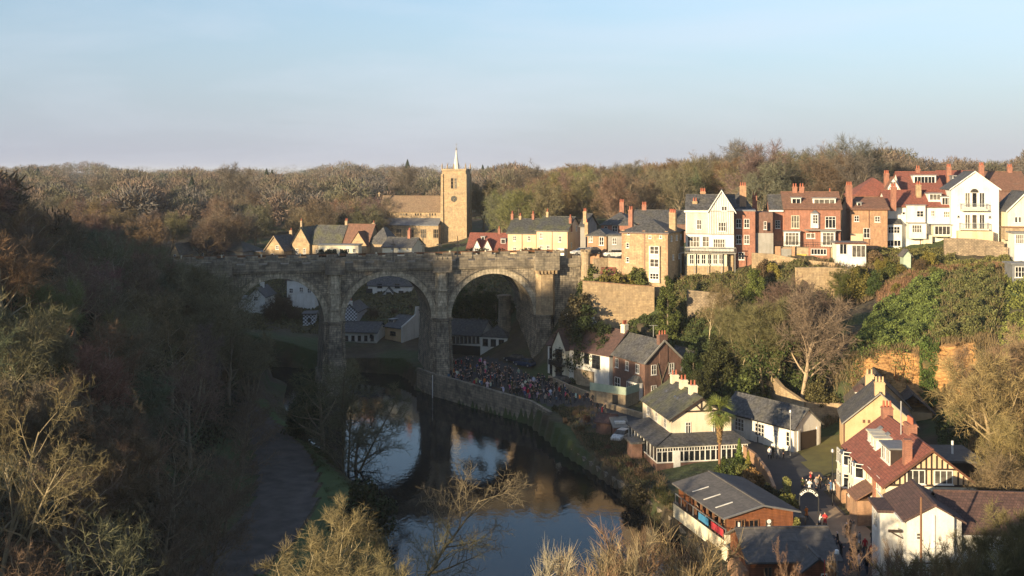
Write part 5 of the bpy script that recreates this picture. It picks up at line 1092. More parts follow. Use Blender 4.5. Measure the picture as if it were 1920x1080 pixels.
h.part('lower_band', MB().box(.02, W_ - .02, -.04, -.001, HE - 1.0, HE - .2), 'pale_cream')
for yy, ny_ in ((13.4, 0), (8.6, 0)):
    q = h.part('bay', MB().hull([(0, yy - 1.6, 0), (0, yy + 1.6, 0), (-1.1, yy + 1.0, 0), (-1.1, yy - 1.0, 0)][::-1], [(0, yy - 1.6, HE - .35), (0, yy + 1.6, HE - .35), (-1.1, yy + 1.0, HE - .35), (-1.1, yy - 1.0, HE - .35)][::-1]), 'pale_cream')
    for z in (1.6, 4.0):
        h.win_m(-1.1, yy, z, 1.7, 1.5, 2, 2, -math.pi / 2, top=.28); h.win_m(-.55, yy - 1.32, z, .95, 1.5, 1, 2, -math.radians(28), top=.28)
    h.part('bay_plinth', MB().box(-1.2, -.004, yy - 1.65, yy + 1.65, -2, .75), 'orange_brick')
h.part('brick_pier', MB().box(-.28, -.002, 10.2, 11.4, -2, HE - .3), 'red_brick'); h.part('brick_pier', MB().box(-.28, -.002, 3.2, 3.5, -2, HE - .3), 'red_brick')
for yy in (5.4, 2.2): h.wf('L', yy, 4.2, 1.1, 1.3, 2, 2); h.wf('L', yy, 1.4, 1.1, 1.5, 2, 2)
q = h.part('side_porch', MB().box(-1.7, -.004, 3.8, 6.8, -2, 1.9), 'orange_brick'); MB().hull([(-1.95, 3.5, 1.9), (-.01, 3.5, 3.1), (-.01, 7.1, 3.1), (-1.95, 7.1, 1.9)], [(-1.95, 3.5, 2.05), (-.01, 3.5, 3.25), (-.01, 7.1, 3.25), (-1.95, 7.1, 2.05)]).obj('porch_roof', 'rust_tile', q)
kr = (HR - HE) / ax
def rz_(x): return HE + kr * x
def side_dormer(x0, ya, yb, zt, wall='white_paint', roof='lead', nwin=2, sl=.0):
    z0 = rz_(x0); xe = min((zt - HE) / kr + .3, ax); q = MB().box(x0, xe, ya, yb, z0 - .3, zt).obj('dormer', wall, h.roof); MB().box(x0 - .25, xe + .1, ya - .15, yb + .15, zt + .002, zt + .16).obj('dormer_roof', roof, q)
    for i in range(nwin):
        yy = ya + (i + .5) * (yb - ya) / nwin; f, p = win_meshes((yb - ya) / nwin * .8, (zt - z0) * .78, 2, 1, 'white_paint'); o = link('window', f, q, (x0, yy, (z0 + zt) / 2), -math.pi / 2); link('pane', p, o)
side_dormer(1.3, 2.6, 5.8, rz_(1.3) + 1.75, wall='dark_timber')
for i in range(3): side_dormer(1.5 + .1 * i, 8.0 + i * 1.5, 9.1 + i * 1.5, rz_(1.5) + 1.25 + .0 * i, nwin=1, roof='cream_paint')
for yy in (9.2, 11.9): h.part('skylight', MB().hull([(ax - 2.2, yy, rz_(ax - 2.2) + .2), (ax - 1.2, yy, rz_(ax - 1.2) + .2), (ax - 1.2, yy + .9, rz_(ax - 1.2) + .2), (ax - 2.2, yy + .9, rz_(ax - 2.2) + .2)], [(ax - 2.25, yy, rz_(ax - 2.2) + .32), (ax - 1.25, yy, rz_(ax - 1.2) + .32), (ax - 1.25, yy + .9, rz_(ax - 1.2) + .32), (ax - 2.25, yy + .9, rz_(ax - 2.2) + .32)]), 'lead', h.roof)
h.chim(x=2.4, zt=rz_(2.4) + 2.5, ly=.9, w=.75, d=.75, pots=0, mat='red_brick'); h.chim(x=ax + .1, zt=HR + 1.2, ly=6.8, w=.9, d=1.7, pots=4); h.chim(x=ax, zt=HR + 1.2, ly=14.6, w=1.1, d=.9, pots=3)
h.part('flue', MB().cyl(ax - .6, 7.6, HR - .5, HR + 3.2, .07), 'metal_grey')
wing(h, 'flat_dormer', ax + 1.6, W_ + 1.8, 3.5, 9.5, HE + 1.3, 0, 'flat', 'dark_timber', 'felt_roof', zb=HE - 1); h.part('vent_pipe', MB().cyl(W_ - .3, 6, HE + 1.4, HE + 2.9, .12), 'white_paint')
# the front white building with brown roof
h = House('white_roadside_house', 'white house with brown roof and gable end at the foot of the pub', 1700, 1803, 90, -6, 1075, 974, 948, 6.8, 'white_render', 'brown_tile', 'y')
h.win(1722, 1005, 9, 14, 1, 2); h.part('gutter', MB().box(-.45, -.33, -.3, 8.6, h.he - .3, h.he - .18), 'white_paint'); h.part('drainpipe', MB().box(h.w / 2 - .06, h.w / 2 + .06, -.12, -.004, 0, h.hr - .8), 'white_paint')
h.part('bracket_sign', MB().bar((-.05, 1, 2.6), (-1.2, 1, 3.2), .1, .1).box(-1.25, -.1, .9, 1.1, 3.1, 3.3), 'dark_timber')
o_, r_ = wing(h, 'left_bay', -1.5, 0, 2.8, 6.0, h.he - .3, 0, 'flat', 'white_render', 'brown_tile', ov=.3); h.win_m(-1.5, 4.4, h.he - 1.5, 1.2, 1.3, 2, 2, -math.pi / 2)
wing(h, 'long_range', h.w - .8, h.w + 14, .8, 8.0, h.he - 1.2, h.hr - .1, 'x', 'white_render', 'brown_tile'); h.part('eaves_line', MB().box(h.w + .2, h.w + 14, .4, .5, h.he - 1.5, h.he - 1.3), 'white_paint')
for i in range(4): h.win_m(h.w + 2 + i * 3, .8, h.he - 2.4, 1.2, 1.2, 2, 2)
h.part('veranda_rail', MB().box(0, h.w - .5, -1.1, -1.0, h.he - 3.3, h.he - 3.2).box(0, h.w - .5, -1.1, -1.0, h.he - 3.9, h.he - 3.8), 'dark_timber')
# riverside cafe
def letters(h, txt, x0, x1, z0, size, y, mat, arc=0, parent=None, name='lettering'):
    """the sign's letters, each raised a little, on a shallow arc"""
    cu = bpy.data.curves.new('lettering', 'FONT'); dg = None; V = []; Fs = []; n = len(txt)
    for i, ch in enumerate(txt):
        if ch == ' ': continue
        cu.body = ch; cu.size = size; cu.extrude = .03; cu.align_x = 'CENTER'; cu.offset = .012
        o = bpy.data.objects.new('t', cu); me = bpy.data.meshes.new_from_object(o); f = (i + .5) / n; x = x0 + (x1 - x0) * f; u = 2 * f - 1; z = z0 + arc * (1 - u * u); a = -math.atan(2 * arc * u * 2 / (x1 - x0)) if arc else 0
        b = len(V)
        for v in me.vertices: q = v.co; V.append((x + q.x * math.cos(a) - q.y * math.sin(a), y - q.z, z + q.x * math.sin(a) + q.y * math.cos(a)))
        Fs += [tuple(b + k for k in p.vertices) for p in me.polygons]; bpy.data.objects.remove(o); bpy.data.meshes.remove(me)
    bpy.data.curves.remove(cu); m = MB(); m.v = V; m.f = Fs; return m.obj(name, mat, parent or h.root)
h = House('riverside_cafe', 'brown wooden cafe with dark gabled roof and open veranda beside the river', 1360, 1487, 106.5, 15, 1012, 968, 946, 11.4, 'wood_cladding', 'felt_roof', 'y', cat='cafe', apex=.52, build=False)
m = MB(); w, d, he, hr = h.w, h.d, h.he, h.hr; a = w * .52
m.hull([(1.6, 0, -2), (w, 0, -2), (w, d, -2), (1.6, d, -2)], [(1.6, 0, he), (w, 0, he), (w, d, he), (1.6, d, he)]); m.poly([(0, -.01, he - .05), (w, -.01, he - .05), (a, -.01, hr - .02)]); m.box(0, 1.6, .0, .15, -2, he); m.box(0, 1.6, d - .15, d, -2, he)
h.walls = m.obj('wall', 'wood_cladding', h.root); h.roof = House.roof_mesh('y', 0, w, 0, d, he, hr, .55, .52).obj('roof', 'felt_roof', h.root); h.ov = .55; h.bargeboard('metal_grey', t=.16, y=-.6)
k_ = (hr - he) / a
for yy in (2.2, 5.0, 7.8): h.part('roof_strip', MB().bar((.0, yy, he + .2), (1.9, yy, he + 1.9 * k_ + .2), .14, .06), 'white_paint', h.roof)
m = MB()
for k in range(9): y = k * d / 8; m.box(0, .14, max(y - .14, 0), min(y + .14, d) if k else .14, .0, he - .1)
m.box(-.1, .1, 0, d, he - .22, he - .05); h.part('veranda_posts', m, 'wood'); h.part('veranda_glass', MB().box(1.5, 1.59, .3, d - .3, .3, he - .3), 'window_glass')
h.part('veranda_wall', MB().box(-.5, -.15, -1.2, d + .3, -1.3, .25).box(-.6, 1.2, -1.3, -.9, -1.3, .9), 'pale_cream'); h.part('coping', MB().box(-.55, -.12, -.88, d + .3, .252, .34), 'black_paint')
m = MB()
for k in range(9): y = -.8 + k * (d + .8) / 8; m.box(-.38, -.3, y, y + .08, .34, 1.25)
m.box(-.39, -.29, -.8, d + .1, 1.25, 1.33); rl_ = h.part('railing', m, 'metal_grey')
MB().box(-.42, -.40, -.4, 2.4, .42, 1.15).obj('banner', 'banner_red', rl_); MB().box(-.42, -.40, 3.0, 5.4, .42, 1.15).obj('banner', 'banner_blue', rl_)
CAFE = (h.X0, h.Y, h.th, h.z0); h.part('veranda_floor', MB().box(-.15, 1.6, .15, d - .15, -.3, .0), 'wood')
x0, _ = h.x_at(1402, 0); x1, _ = h.x_at(1447, 0); letters(h, 'MARIGOLD CAFE', x0, x1, h.zat(963), .52, -.08, 'letter_dark', arc=.28)
for a_, b_, nn in ((1413, 18, 2), (1441, 14, 2), (1387, 18, 3)): h.win(a_, 984, b_, 20, nn, 1, fm='wood')
for c in (1441,):
    t, Yh = h.hit(c, (0, 0), (1, 0))
    h.part('round_signs', MB().tube((t, -.14, h.zat(977, Yh)), (t, -.09, h.zat(977, Yh)), .22, n=14).tube((t, -.14, h.zat(986, Yh)), (t, -.09, h.zat(986, Yh)), .17, n=14), 'letter_white')
h.part('white_post', MB().box(.95, 1.1, -1.0, -.85, -.5, he - .4), 'white_paint'); h.part('side_awning', MB().box(w - .02, w + 1.6, .2, 4, he - 1.0, he - .9).box(w + 1.5, w + 1.58, .2, .3, -.5, he - 1.0), 'black_paint')
h = House('timber_hut', 'brown timber hut with broad dark roof and projecting porch at the bottom of the view', 1406, 1568, 91, 3, 1105, 1050, 992, 6.5, 'wood_cladding', 'felt_roof', 'x', cat='hut', ov=.45)
x0, _ = h.x_at(1504, -1.6); x1, _ = h.x_at(1566, -1.6); wing(h, 'porch', x0, x1, -1.6, 2.4, h.he - .5, h.he + .55, 'y', 'wood_cladding', 'felt_roof')
for a_, n_ in ((1440, 2), (1470, 2), (1493, 1)): h.win(a_, 1078, 16 if n_ == 2 else 9, 30, n_, 1, fm='wood')
h.win(1545, 1082, 11, 14, 1, 1, fm='white_paint', off=1.6)
h.part('side_display', MB().box(-.5, -.003, .4, 5.6, -.5, 1.4), 'orange_brick')
# arched sign over the way
t_ = empty('arch_sign', (X(1499, 110.5), 110.5, 3.4), R(-14)); tag(t_, 'black arched sign with white letters above the path beside the cafe', 'sign')
m = MB(); n_ = 14; WX = 1.9
P = [(WX * (1 - math.cos(math.pi * k / n_)) / 1 * .5 * 1.0, 3.1 + .75 * math.sin(math.pi * k / n_)) for k in range(n_ + 1)]
for (xa, za), (xb, zb) in zip(P[:-1], P[1:]): m.hull([(xa, -.05, za - .25), (xb, -.05, zb - .25), (xb, .05, zb - .25), (xa, .05, za - .25)], [(xa, -.05, za + .25), (xb, -.05, zb + .25), (xb, .05, zb + .25), (xa, .05, za + .25)])
m.obj('board', 'sign_black', t_); MB().box(-.06, .06, -.06, .06, -.5, 3.1).box(WX - .06, WX + .06, -.06, .06, -.5, 3.1).obj('posts', 'black_paint', t_)
class _T: root = t_
letters(_T, 'MARIGOLD', .18, WX - .18, 3.22, .34, -.09, 'letter_white', arc=.5, parent=t_)
# small sheds and brick outhouses by the river gardens
h = House('brick_shed', 'small red brick shed with a pale rooflight between the cream house and the crowd', 1152, 1176, 152, 10, 818, 800, 792, 3, 'red_brick', 'grey_render', 'x'); h.part('rooflight', MB().box(.2, h.w - .2, .1, 1.3, h.he + .3, h.he + .62), 'white_paint')
h = House('brown_shed', 'dark brown garden shed beside the red brick shed', 1118, 1146, 154, -28, 806, 790, 783, 3, 'brown_brick', 'brown_tile', 'x')
h = House('log_store', 'little lean-to store with pale frame left of the cream house', 1186, 1204, 140, 10, 862, 832, None, 2.5, 'brown_brick', 'slate', 'flat')
wall_run('river_wall', 'long stone embankment wall between the crowded road and the river', [(-17.4, 197.5, 3.3), (-13.5, 191, 3.3), (-9.4, 186, 3.3), (-3.4, 178.3, 3.2), (3.2, 170.2, 3.0), (6.0, 164, 2.6)], .7, .55, 'ashlar_dark', down=6)
wall_run('river_wall', 'low mossy stone edge along the bank below the riverside gardens', [(6.0, 163.6, .9), (8.2, 152, .8), (12.4, 139, .8), (15.6, 130, .8), (18.6, 119, .9), (20.2, 106, .9), (20, 96, .9)], .25, .5, 'ashlar_dark', down=3)
wall_run('garden_wall', 'low stone wall between the parked cars and the crowd', [(6.5, 187), (9.5, 180), (14.8, 169.6)], 1.0, .4, 'tan_stone', down=1)
wall_run('garden_wall', 'curving stone wall along the lawn before the brown brick house', [(14.5, 167.5), (17.5, 163), (20.5, 158.5)], .9, .4, 'tan_stone', down=1)
wall_run('brick_wall', 'sunlit brick wall running down beside the lane to the cafe', [(29.4, 141), (30.4, 133), (30.2, 126), (29.4, 119.5)], 1.5, .35, 'orange_brick', down=1.5)
wall_run('stone_steps_wall', 'sunlit sloping stone wall rising behind the white garage', [(39, 163, 7), (39.6, 156, 5.6), (41.6, 151, 4.4), (46, 149.5, 4.6), (47, 144, 4.4)], 3.2, .6, 'gold_stone', down=2)
wall_run('ramp_wall', 'cream walled ramp beside the cafe steps', [(20.7, 104.5, 3.0), (23.4, 98.0, 2.7), (24.6, 92, 2.7)], .7, .35, 'pale_cream', down=3)
# ---------------------------------------------------------------- people
def body(name, pose):
    """one continuous figure grown over a skeleton; joints carry their own thickness"""
    P = {}; Rr = {}; E = []
    def j(k, p, r, par=None):
        P[k] = p; Rr[k] = r
        if par is not None: E.append((par, k))
    hz, sw, st, arm, bend = pose['hip'], pose['swing'], pose['stance'], pose['arm'], pose['bend']
    j('pel', (0, 0, hz), (.15, .12)); j('bel', (0, .0 - bend * .3, hz + .18), (.15, .125), 'pel'); j('che', (0, -bend * .7, hz + .40), (.185, .13), 'bel'); j('nec', (0, -bend, hz + .57), (.07, .07), 'che')
    j('hea', (0, -bend - .02, hz + .68), (.095, .10), 'nec'); j('top', (0, -bend - .01, hz + .80), (.085, .09), 'hea'); j('nos', (0, -bend - .125, hz + .69), (.018, .02), 'hea')
    for s_, a in ((-1, 'l'), (1, 'r')):
        f = sw * s_
        j('hip' + a, (.10 * s_, 0, hz - .06), (.10, .10), 'pel'); j('kne' + a, (.11 * s_ + st * s_, -f * .22 - .02, hz * .53), (.075, .075), 'hip' + a); j('ank' + a, (.12 * s_ + st * s_ * 1.4, f * -.22 + (f < 0) * .1 + .02, .09), (.048, .05), 'kne' + a); j('toe' + a, (.13 * s_ + st * s_ * 1.5, f * -.22 + (f < 0) * .1 - .15, .04), (.042, .035), 'ank' + a)
        q = arm if s_ > 0 else pose['arm2']
        j('sho' + a, (.19 * s_, -bend * .8, hz + .48), (.075, .075), 'che')
        if q == 'down': e_, h_ = (.25 * s_, .02 - bend + f * .06, hz + .22), (.27 * s_, -.06 - bend + f * .14, hz - .03)
        elif q == 'fold': e_, h_ = (.27 * s_, -.02 - bend, hz + .24), (.10 * s_, -.22 - bend, hz + .28)
        elif q == 'up': e_, h_ = (.28 * s_, -.16 - bend, hz + .40), (.16 * s_, -.28 - bend, hz + .62)
        else: e_, h_ = (.25 * s_, .0 - bend, hz + .23), (.16 * s_, -.12 - bend, hz + .06)
        j('elb' + a, e_, (.055, .055), 'sho' + a); j('wri' + a, h_, (.034, .034), 'elb' + a)
        d = Vector(h_) - Vector(e_); d.normalize(); hp = Vector(h_) + d * .06; j('pal' + a, tuple(hp), (.038, .026), 'wri' + a)
        sd_ = d.orthogonal().normalized()
        for k in range(4): j('fin%d' % k + a, tuple(hp + d * (.085 - .012 * abs(k - 1.4)) + sd_ * (k - 1.5) * .021 + Vector((0, -.012, 0))), (.009, .009), 'pal' + a)
        j('thu' + a, tuple(hp + d * .02 + sd_ * .055 + Vector((0, -.02, 0))), (.010, .010), 'wri' + a)
    ks = list(P); ix = {k: i for i, k in enumerate(ks)}; me = bpy.data.meshes.new('b'); me.from_pydata([P[k] for k in ks], [(ix[a], ix[b]) for a, b in E], [])
    o = bpy.data.objects.new('b', me); C.objects.link(o); md = o.modifiers.new('s', 'SKIN'); md.use_smooth_shade = True; md.branch_smoothing = .4
    for i, k in enumerate(ks): me.skin_vertices[0].data[i].radius = Rr[k]
    me.skin_vertices[0].data[0].use_root = True
    sb = o.modifiers.new('u', 'SUBSURF'); sb.levels = 1; sb.render_levels = 1
    dg = bpy.context.evaluated_depsgraph_get(); m2 = bpy.data.meshes.new_from_object(o.evaluated_get(dg)); m2.name = name
    bpy.data.objects.remove(o); bpy.data.meshes.remove(me); m2.materials.clear()
    for mm in ('coat_cloth', 'trousers', 'skin', 'hat_or_hair', 'rubber'): m2.materials.append(MATS[mm])
    W = [Vector(P['wri' + a]) for a in 'lr']; FI = [Vector(P['pal' + a]) for a in 'lr']
    for p in m2.polygons:
        c = p.center; z = c.z
        if z < .10: i = 4
        elif z < hz - .08 - pose.get('long', 0) * 0 and min((c - w_).length for w_ in FI) > .16: i = 1 if z < hz - .08 - pose.get('coat', 0) else 0
        elif min((c - w_).length for w_ in FI) < .11: i = 2
        elif z > hz + .585: i = 3 if (z > hz + .755 or c.y > -bend + .015) else 2
        else: i = 0
        p.material_index = i
    return m2
POSES = [dict(hip=.86, swing=0, stance=.03, arm='pocket', arm2='pocket', bend=.02, coat=.18), dict(hip=.87, swing=.6, stance=0, arm='down', arm2='down', bend=.04, coat=0),
         dict(hip=.84, swing=.2, stance=.02, arm='fold', arm2='fold', bend=.02, coat=.25), dict(hip=.88, swing=0, stance=.05, arm='up', arm2='pocket', bend=0, coat=0),
         dict(hip=.80, swing=.3, stance=.02, arm='down', arm2='up', bend=.06, coat=.1)]
BODY = [body('person_body', p) for p in POSES]
COATS = [('black', (.018, .018, .02), 13), ('navy', (.02, .026, .045), 7), ('dark grey', (.05, .05, .055), 6), ('red', (.38, .03, .035), 2), ('bright pink', (.6, .08, .2), 1), ('white', (.65, .65, .66), 2), ('pale grey', (.3, .3, .31), 2), ('blue', (.06, .11, .22), 2), ('brown', (.12, .07, .04), 2), ('olive', (.07, .08, .035), 2), ('orange', (.5, .17, .04), 1), ('tan', (.35, .25, .15), 1)]
CW = [c for c in COATS for _ in range(c[2])]
def person(x, y, label, cat='person', group=None, coat=None, h=None, z=None, rz=None, pose=None):
    me = BODY[rnd.randrange(5) if pose is None else pose]; o = link('person', me, None, (x, y, (g(x, y) + .07 if z is None else z)), rnd.uniform(0, 6.28) if rz is None else rz)
    s_ = (h or rnd.uniform(1.5, 1.84)) / 1.74; o.scale = (s_, s_, s_); o.color = (*coat, 1); tag(o, label, cat, group); return o
def inpoly(x, y, P):
    c = False
    for i in range(len(P)):
        a, b = P[i], P[(i + 1) % len(P)]
        if (a[1] > y) != (b[1] > y) and x < (b[0] - a[0]) * (y - a[1]) / (b[1] - a[1]) + a[0]: c = not c
    return c
CROWD = [(-14.6, 199.5), (-11.5, 190.5), (-7.8, 185.8), (-2.5, 179.5), (3.6, 171.2), (8.2, 168), (13.6, 169), (9, 178.5), (5.6, 186), (1.5, 191), (-2.5, 196.5), (-6, 202), (-10.5, 205)]
pts = []
tries = 0
while len(pts) < 262 and tries < 9000:
    tries += 1; x, y = rnd.uniform(-15, 14), rnd.uniform(167, 205)
    if inpoly(x, y, CROWD) and all((x - a) ** 2 + (y - b) ** 2 > .58 ** 2 for a, b in pts): pts.append((x, y))
for x, y in pts:
    nm, c, _ = rnd.choice(CW); c = tuple(v * rnd.uniform(.8, 1.2) for v in c)
    person(x, y, 'person in a %s coat standing in the packed crowd on the riverside road' % nm, group='crowd on the riverside road', coat=c, h=rnd.choice([1.2, 1.5, 1.6, 1.65, 1.7, 1.75, 1.8, 1.83]))
def ppx(px, py, z, coatname, where, **k):
    y = Yat(py, z); x = X(px, y); zz = g(x, y); y = Yat(py, zz + .07); x = X(px, y)
    return person(x, y, 'person in a %s coat %s' % (coatname, where), coat=dict((a, b) for a, b, _ in COATS)[coatname], **k)
for i, (px, py, c) in enumerate([(1443, 861, 'white'), (1449, 859, 'black'), (1459, 861, 'pale grey'), (1468, 861, 'navy')]): ppx(px, py, 3.5, c, 'in the group of four by the white garage', pose=i % 5)
for px, py, c in [(1379, 838, 'navy'), (1376, 836, 'dark grey')]: ppx(px, py, 3.5, c, 'close to the wall of the white garage')
for px, py, c in [(1505, 918, 'olive'), (1512, 922, 'black'), (1521, 908, 'red'), (1524, 912, 'black'), (1518, 925, 'white'), (1530, 921, 'pale grey'), (1536, 917, 'tan'), (1526, 929, 'navy')]: ppx(px, py, 3.5, c, 'in the group above the arched sign on the lane', group='group above the arched sign')
for px, py, c in [(1553, 922, 'black'), (1558, 926, 'blue'), (1564, 929, 'white'), (1567, 925, 'navy')]: ppx(px, py, 3.5, c, 'in the small group by the bay windows of the pub')
ppx(1547, 990, 3.6, 'red', 'beside the lane past the end of the cafe', h=1.75); ppx(1537, 988, 3.6, 'white', 'next to the person in red by the cafe end'); ppx(1512, 975, 3.6, 'orange', 'between the cafe and the arched sign')
for px, py, c in [(1588, 1008, 'black'), (1594, 1003, 'dark grey'), (1612, 1026, 'pale grey'), (1596, 1052, 'black'), (1611, 1047, 'tan'), (1622, 1038, 'red'), (1636, 1022, 'black'), (1634, 1050, 'red'), (1645, 1062, 'navy'), (1610, 1070, 'white'), (1595, 1076, 'tan'), (1625, 1075, 'black'), (1662, 1015, 'orange'), (1668, 1012, 'tan'), (1676, 1048, 'red'), (1652, 1040, 'black'), (1577, 1046, 'black'), (1640, 1078, 'olive'), (1660, 1070, 'dark grey'), (1603, 1030, 'navy'), (1571, 1030, 'black')]:
    ppx(px, py, 3.8, c, 'walking on the lane below the half timbered pub', group='people on the lane below the pub')
for px, py, c in [(1120, 775, 'black'), (1129, 779, 'red'), (1135, 777, 'dark grey'), (1108, 767, 'navy')]: ppx(px, py, 3.2, c, 'on the road below the green boarded deck')
for i, (px, c) in enumerate([(1290, 'tan'), (1302, 'black'), (1316, 'red'), (1330, 'white')]):
    ly = 1.6 + i * 2.3; person(CAFE[0] + .75 * math.cos(CAFE[2]) - ly * math.sin(CAFE[2]), CAFE[1] + .75 * math.sin(CAFE[2]) + ly * math.cos(CAFE[2]), 'person in a %s coat on the cafe veranda behind the railing' % c, coat=dict((a, b) for a, b, _ in COATS)[c], z=CAFE[3])

# ---------------------------------------------------------------- cars
def car_meshes():
    def loft(rows, ys): return rows
    m = MB(); L_, W_ = 4.3, 1.74
    prof = [(-2.15, .38, .55), (-2.1, .30, .72), (-1.35, .25, .92), (-.75, .25, .98), (.2, .25, .98), (1.3, .25, .96), (1.95, .28, .90), (2.12, .34, .62)]
    for (xa, la, ha), (xb, lb, hb) in zip(prof[:-1], prof[1:]):
        wa, wb = (W_ / 2 - (.12 if abs(xa) > 2 else 0)), (W_ / 2 - (.12 if abs(xb) > 2 else 0))
        A = [(xa, -wa, la), (xa, wa, la), (xa, wa, ha * .72), (xa, wa * .93, ha), (xa, -wa * .93, ha), (xa, -wa, ha * .72)]; B = [(xb, -wb, lb), (xb, wb, lb), (xb, wb, hb * .72), (xb, wb * .93, hb), (xb, -wb * .93, hb), (xb, -wb, hb * .72)]
        m.hull(A, B)
    m.hull([(-.35, -.62, 1.42), (1.25, -.62, 1.40), (1.25, .62, 1.40), (-.35, .62, 1.42)], [(-.25, -.55, 1.47), (1.15, -.55, 1.45), (1.15, .55, 1.45), (-.25, .55, 1.47)])
    body_ = m.mesh('car_body', 'car_paint')
    gl = MB().hull([(-1.0, -.80, .95), (1.85, -.80, .94), (1.85, .80, .94), (-1.0, .80, .95)], [(-.33, -.64, 1.42), (1.27, -.64, 1.40), (1.27, .64, 1.40), (-.33, .64, 1.42)]).mesh('car_glass', 'window_glass')
    wh = MB().tube((0, -.1, 0), (0, .1, 0), .32, n=14).mesh('tyre', 'rubber'); rim = MB().tube((0, -.115, 0), (0, .115, 0), .19, n=10).mesh('rim', 'metal_grey')
    hl = MB().box(-.03, .05, -.17, .17, -.08, .08).mesh('headlight', 'white_paint'); return body_, gl, wh, rim, hl
CM = car_meshes()
def car(x, y, rz, col, label, z=None):
    r = empty('parked_car', (x, y, (g(x, y) + .1) if z is None else z), rz); tag(r, label, 'car', 'parked cars'); o = link('body', CM[0], r); o.color = (*col, 1); link('windows', CM[1], r)
    for a in (-1.35, 1.35):
        for b in (-.78, .78): q = link('wheel', CM[2], r, (a, b, .32)); link('rim', CM[3], q)
    for b in (-.6, .6): link('headlight', CM[4], r, (-2.13, b, .6))
car(X(966, 201), 201, R(-40), (.02, .025, .04), 'dark car at the back of the crowd near the viaduct foot'); car(X(984, 197.5), 197.5, R(-40), (.03, .05, .10), 'blue car parked just in front of the dark one by the viaduct foot')
car(X(1050, 185), 185, R(-50), (.03, .035, .05), 'dark estate car beside the wall before the white riverside house')
car(X(1108, 211), 211, R(35), (.03, .035, .05), 'dark car on the slope beside the round turret', z=Z(477, 211)); car(X(1090, 214), 214, R(20), (.5, .5, .5), 'silver car near the cream terrace corner', z=Z(478, 214)); car(X(1152, 207), 207, R(10), (.6, .6, .6), 'white car half hidden behind the boundary wall', z=Z(482, 207))
car(X(1166, 150), 150, R(60), (.6, .6, .6), 'pale car by the brick shed near the cream house')
# ---------------------------------------------------------------- poles and lamps
def pole(name, label, cat, x, y, z0, h_, r, mat, head=None):
    t = empty(name, (x, y, z0)); tag(t, label, cat); MB().cyl(0, 0, -.8, h_, r, r * .7, 8).obj('post', mat, t)
    if head: MB().cyl(0, 0, h_, h_ + .12, .1, .2, 8).cyl(0, 0, h_ + .12, h_ + .42, .2, .16, 8).obj('lamp_head', head, t)
    return t
pole('flood_gauge', 'tall white post standing in the river by the embankment wall', 'post', X(811, 190), 190, -.5, 4.6, .09, 'white_paint')
t_ = pole('street_lamp', 'slim grey street lamp beside the end of the white garage', 'street lamp', X(1482, 137), 137, 3.6, 5.6, .07, 'metal_grey', 'metal_grey')
pole('street_lamp', 'dark lamp post on the grass before the bay windows of the pub', 'street lamp', X(1561, 116), 116, 3.6, 6.0, .07, 'black_paint', 'metal_grey')
pole('lamp_post', 'white globed lamp post at the corner of the timber hut', 'street lamp', X(1569, 90), 90, 3.6, 4.2, .06, 'metal_grey', 'letter_white')
pole('red_pole', 'thin red pole standing before the porch of the timber hut', 'pole', X(1546, 87), 87, 3.6, 4.9, .05, 'banner_red')
pole('wooden_pole', 'tall brown wooden pole in front of the white roadside house', 'pole', X(1727, 84), 84, 4, 10.5, .12, 'wood')
for i, px in enumerate((737, 793, 823, 858)):
    Yq = 206; t = empty('signal_post', (X(px, Yq), Yq, 22.8)); tag(t, ('slim dark post with a crossarm on the viaduct deck', 'leftmost slim dark post on the viaduct deck', 'dark post nearest the church tower on the viaduct deck', 'slim post right of the church tower on the viaduct deck')[i], 'signal post'); MB().cyl(0, 0, -.4, 4.6 + .5 * (i % 2), .09, .07, 6).obj('post', 'black_paint', t); MB().box(-.45, .45, -.06, .06, 3.4, 3.55).box(.2, .5, -.1, .1, 3.0, 3.6).obj('crossarm', 'black_paint', t)
def rail(name, label, P, h_=1.1, mat='metal_grey', n=14):
    m = MB()
    for (a, b) in zip(P[:-1], P[1:]):
        for k in range(n + 1):
            q = Vector(a).lerp(Vector(b), k / n); m.cyl(q.x, q.y, q.z - .2, q.z + h_, .03, n=5)
        for f in (1, .5): m.tube(Vector(a) + Vector((0, 0, h_ * f)), Vector(b) + Vector((0, 0, h_ * f)), .03, n=5)
    t = empty(name); tag(t, label, 'railing'); m.obj('bars', mat, t)
rail('railing', 'thin metal railing along the riverside quay below the cafe', [(19.6, 106, 1.2), (20.6, 98, 1.2), (20.6, 92, 1.2)], mat='black_paint')
# boats
def boat(x, y, rz, label, col='banner_blue'):
    m = MB(); n = 9; xs = [-2 + 4 * i / (n - 1) for i in range(n)]; t = empty('rowing_boat', (x, y, 0), rz); tag(t, label, 'boat', 'moored rowing boats')
    W_ = [.62 * (1 - max(0, (abs(q) - .4) / 1.7) ** 2) for q in xs]
    for i in range(n - 1):
        a, b = xs[i], xs[i + 1]; m.hull([(a, -W_[i] * .6, -.15), (b, -W_[i + 1] * .6, -.15), (b, W_[i + 1] * .6, -.15), (a, W_[i] * .6, -.15)], [(a, -W_[i], .35), (b, -W_[i + 1], .35), (b, W_[i + 1], .35), (a, W_[i], .35)])
    m.obj('hull', 'wood', t); MB().box(-1.1, -.85, -.5, .5, .36, .4).box(-.1, .15, -.55, .55, .36, .4).box(.85, 1.1, -.5, .5, .36, .4).obj('seats', 'cream_paint', t)
# ---------------------------------------------------------------- named trees
BR = (.16, .115, .075); OL = (.125, .115, .055); RD = (.15, .085, .06); GY = (.17, .15, .12); GOLD = (.30, .23, .11); PU = (.14, .10, .085)
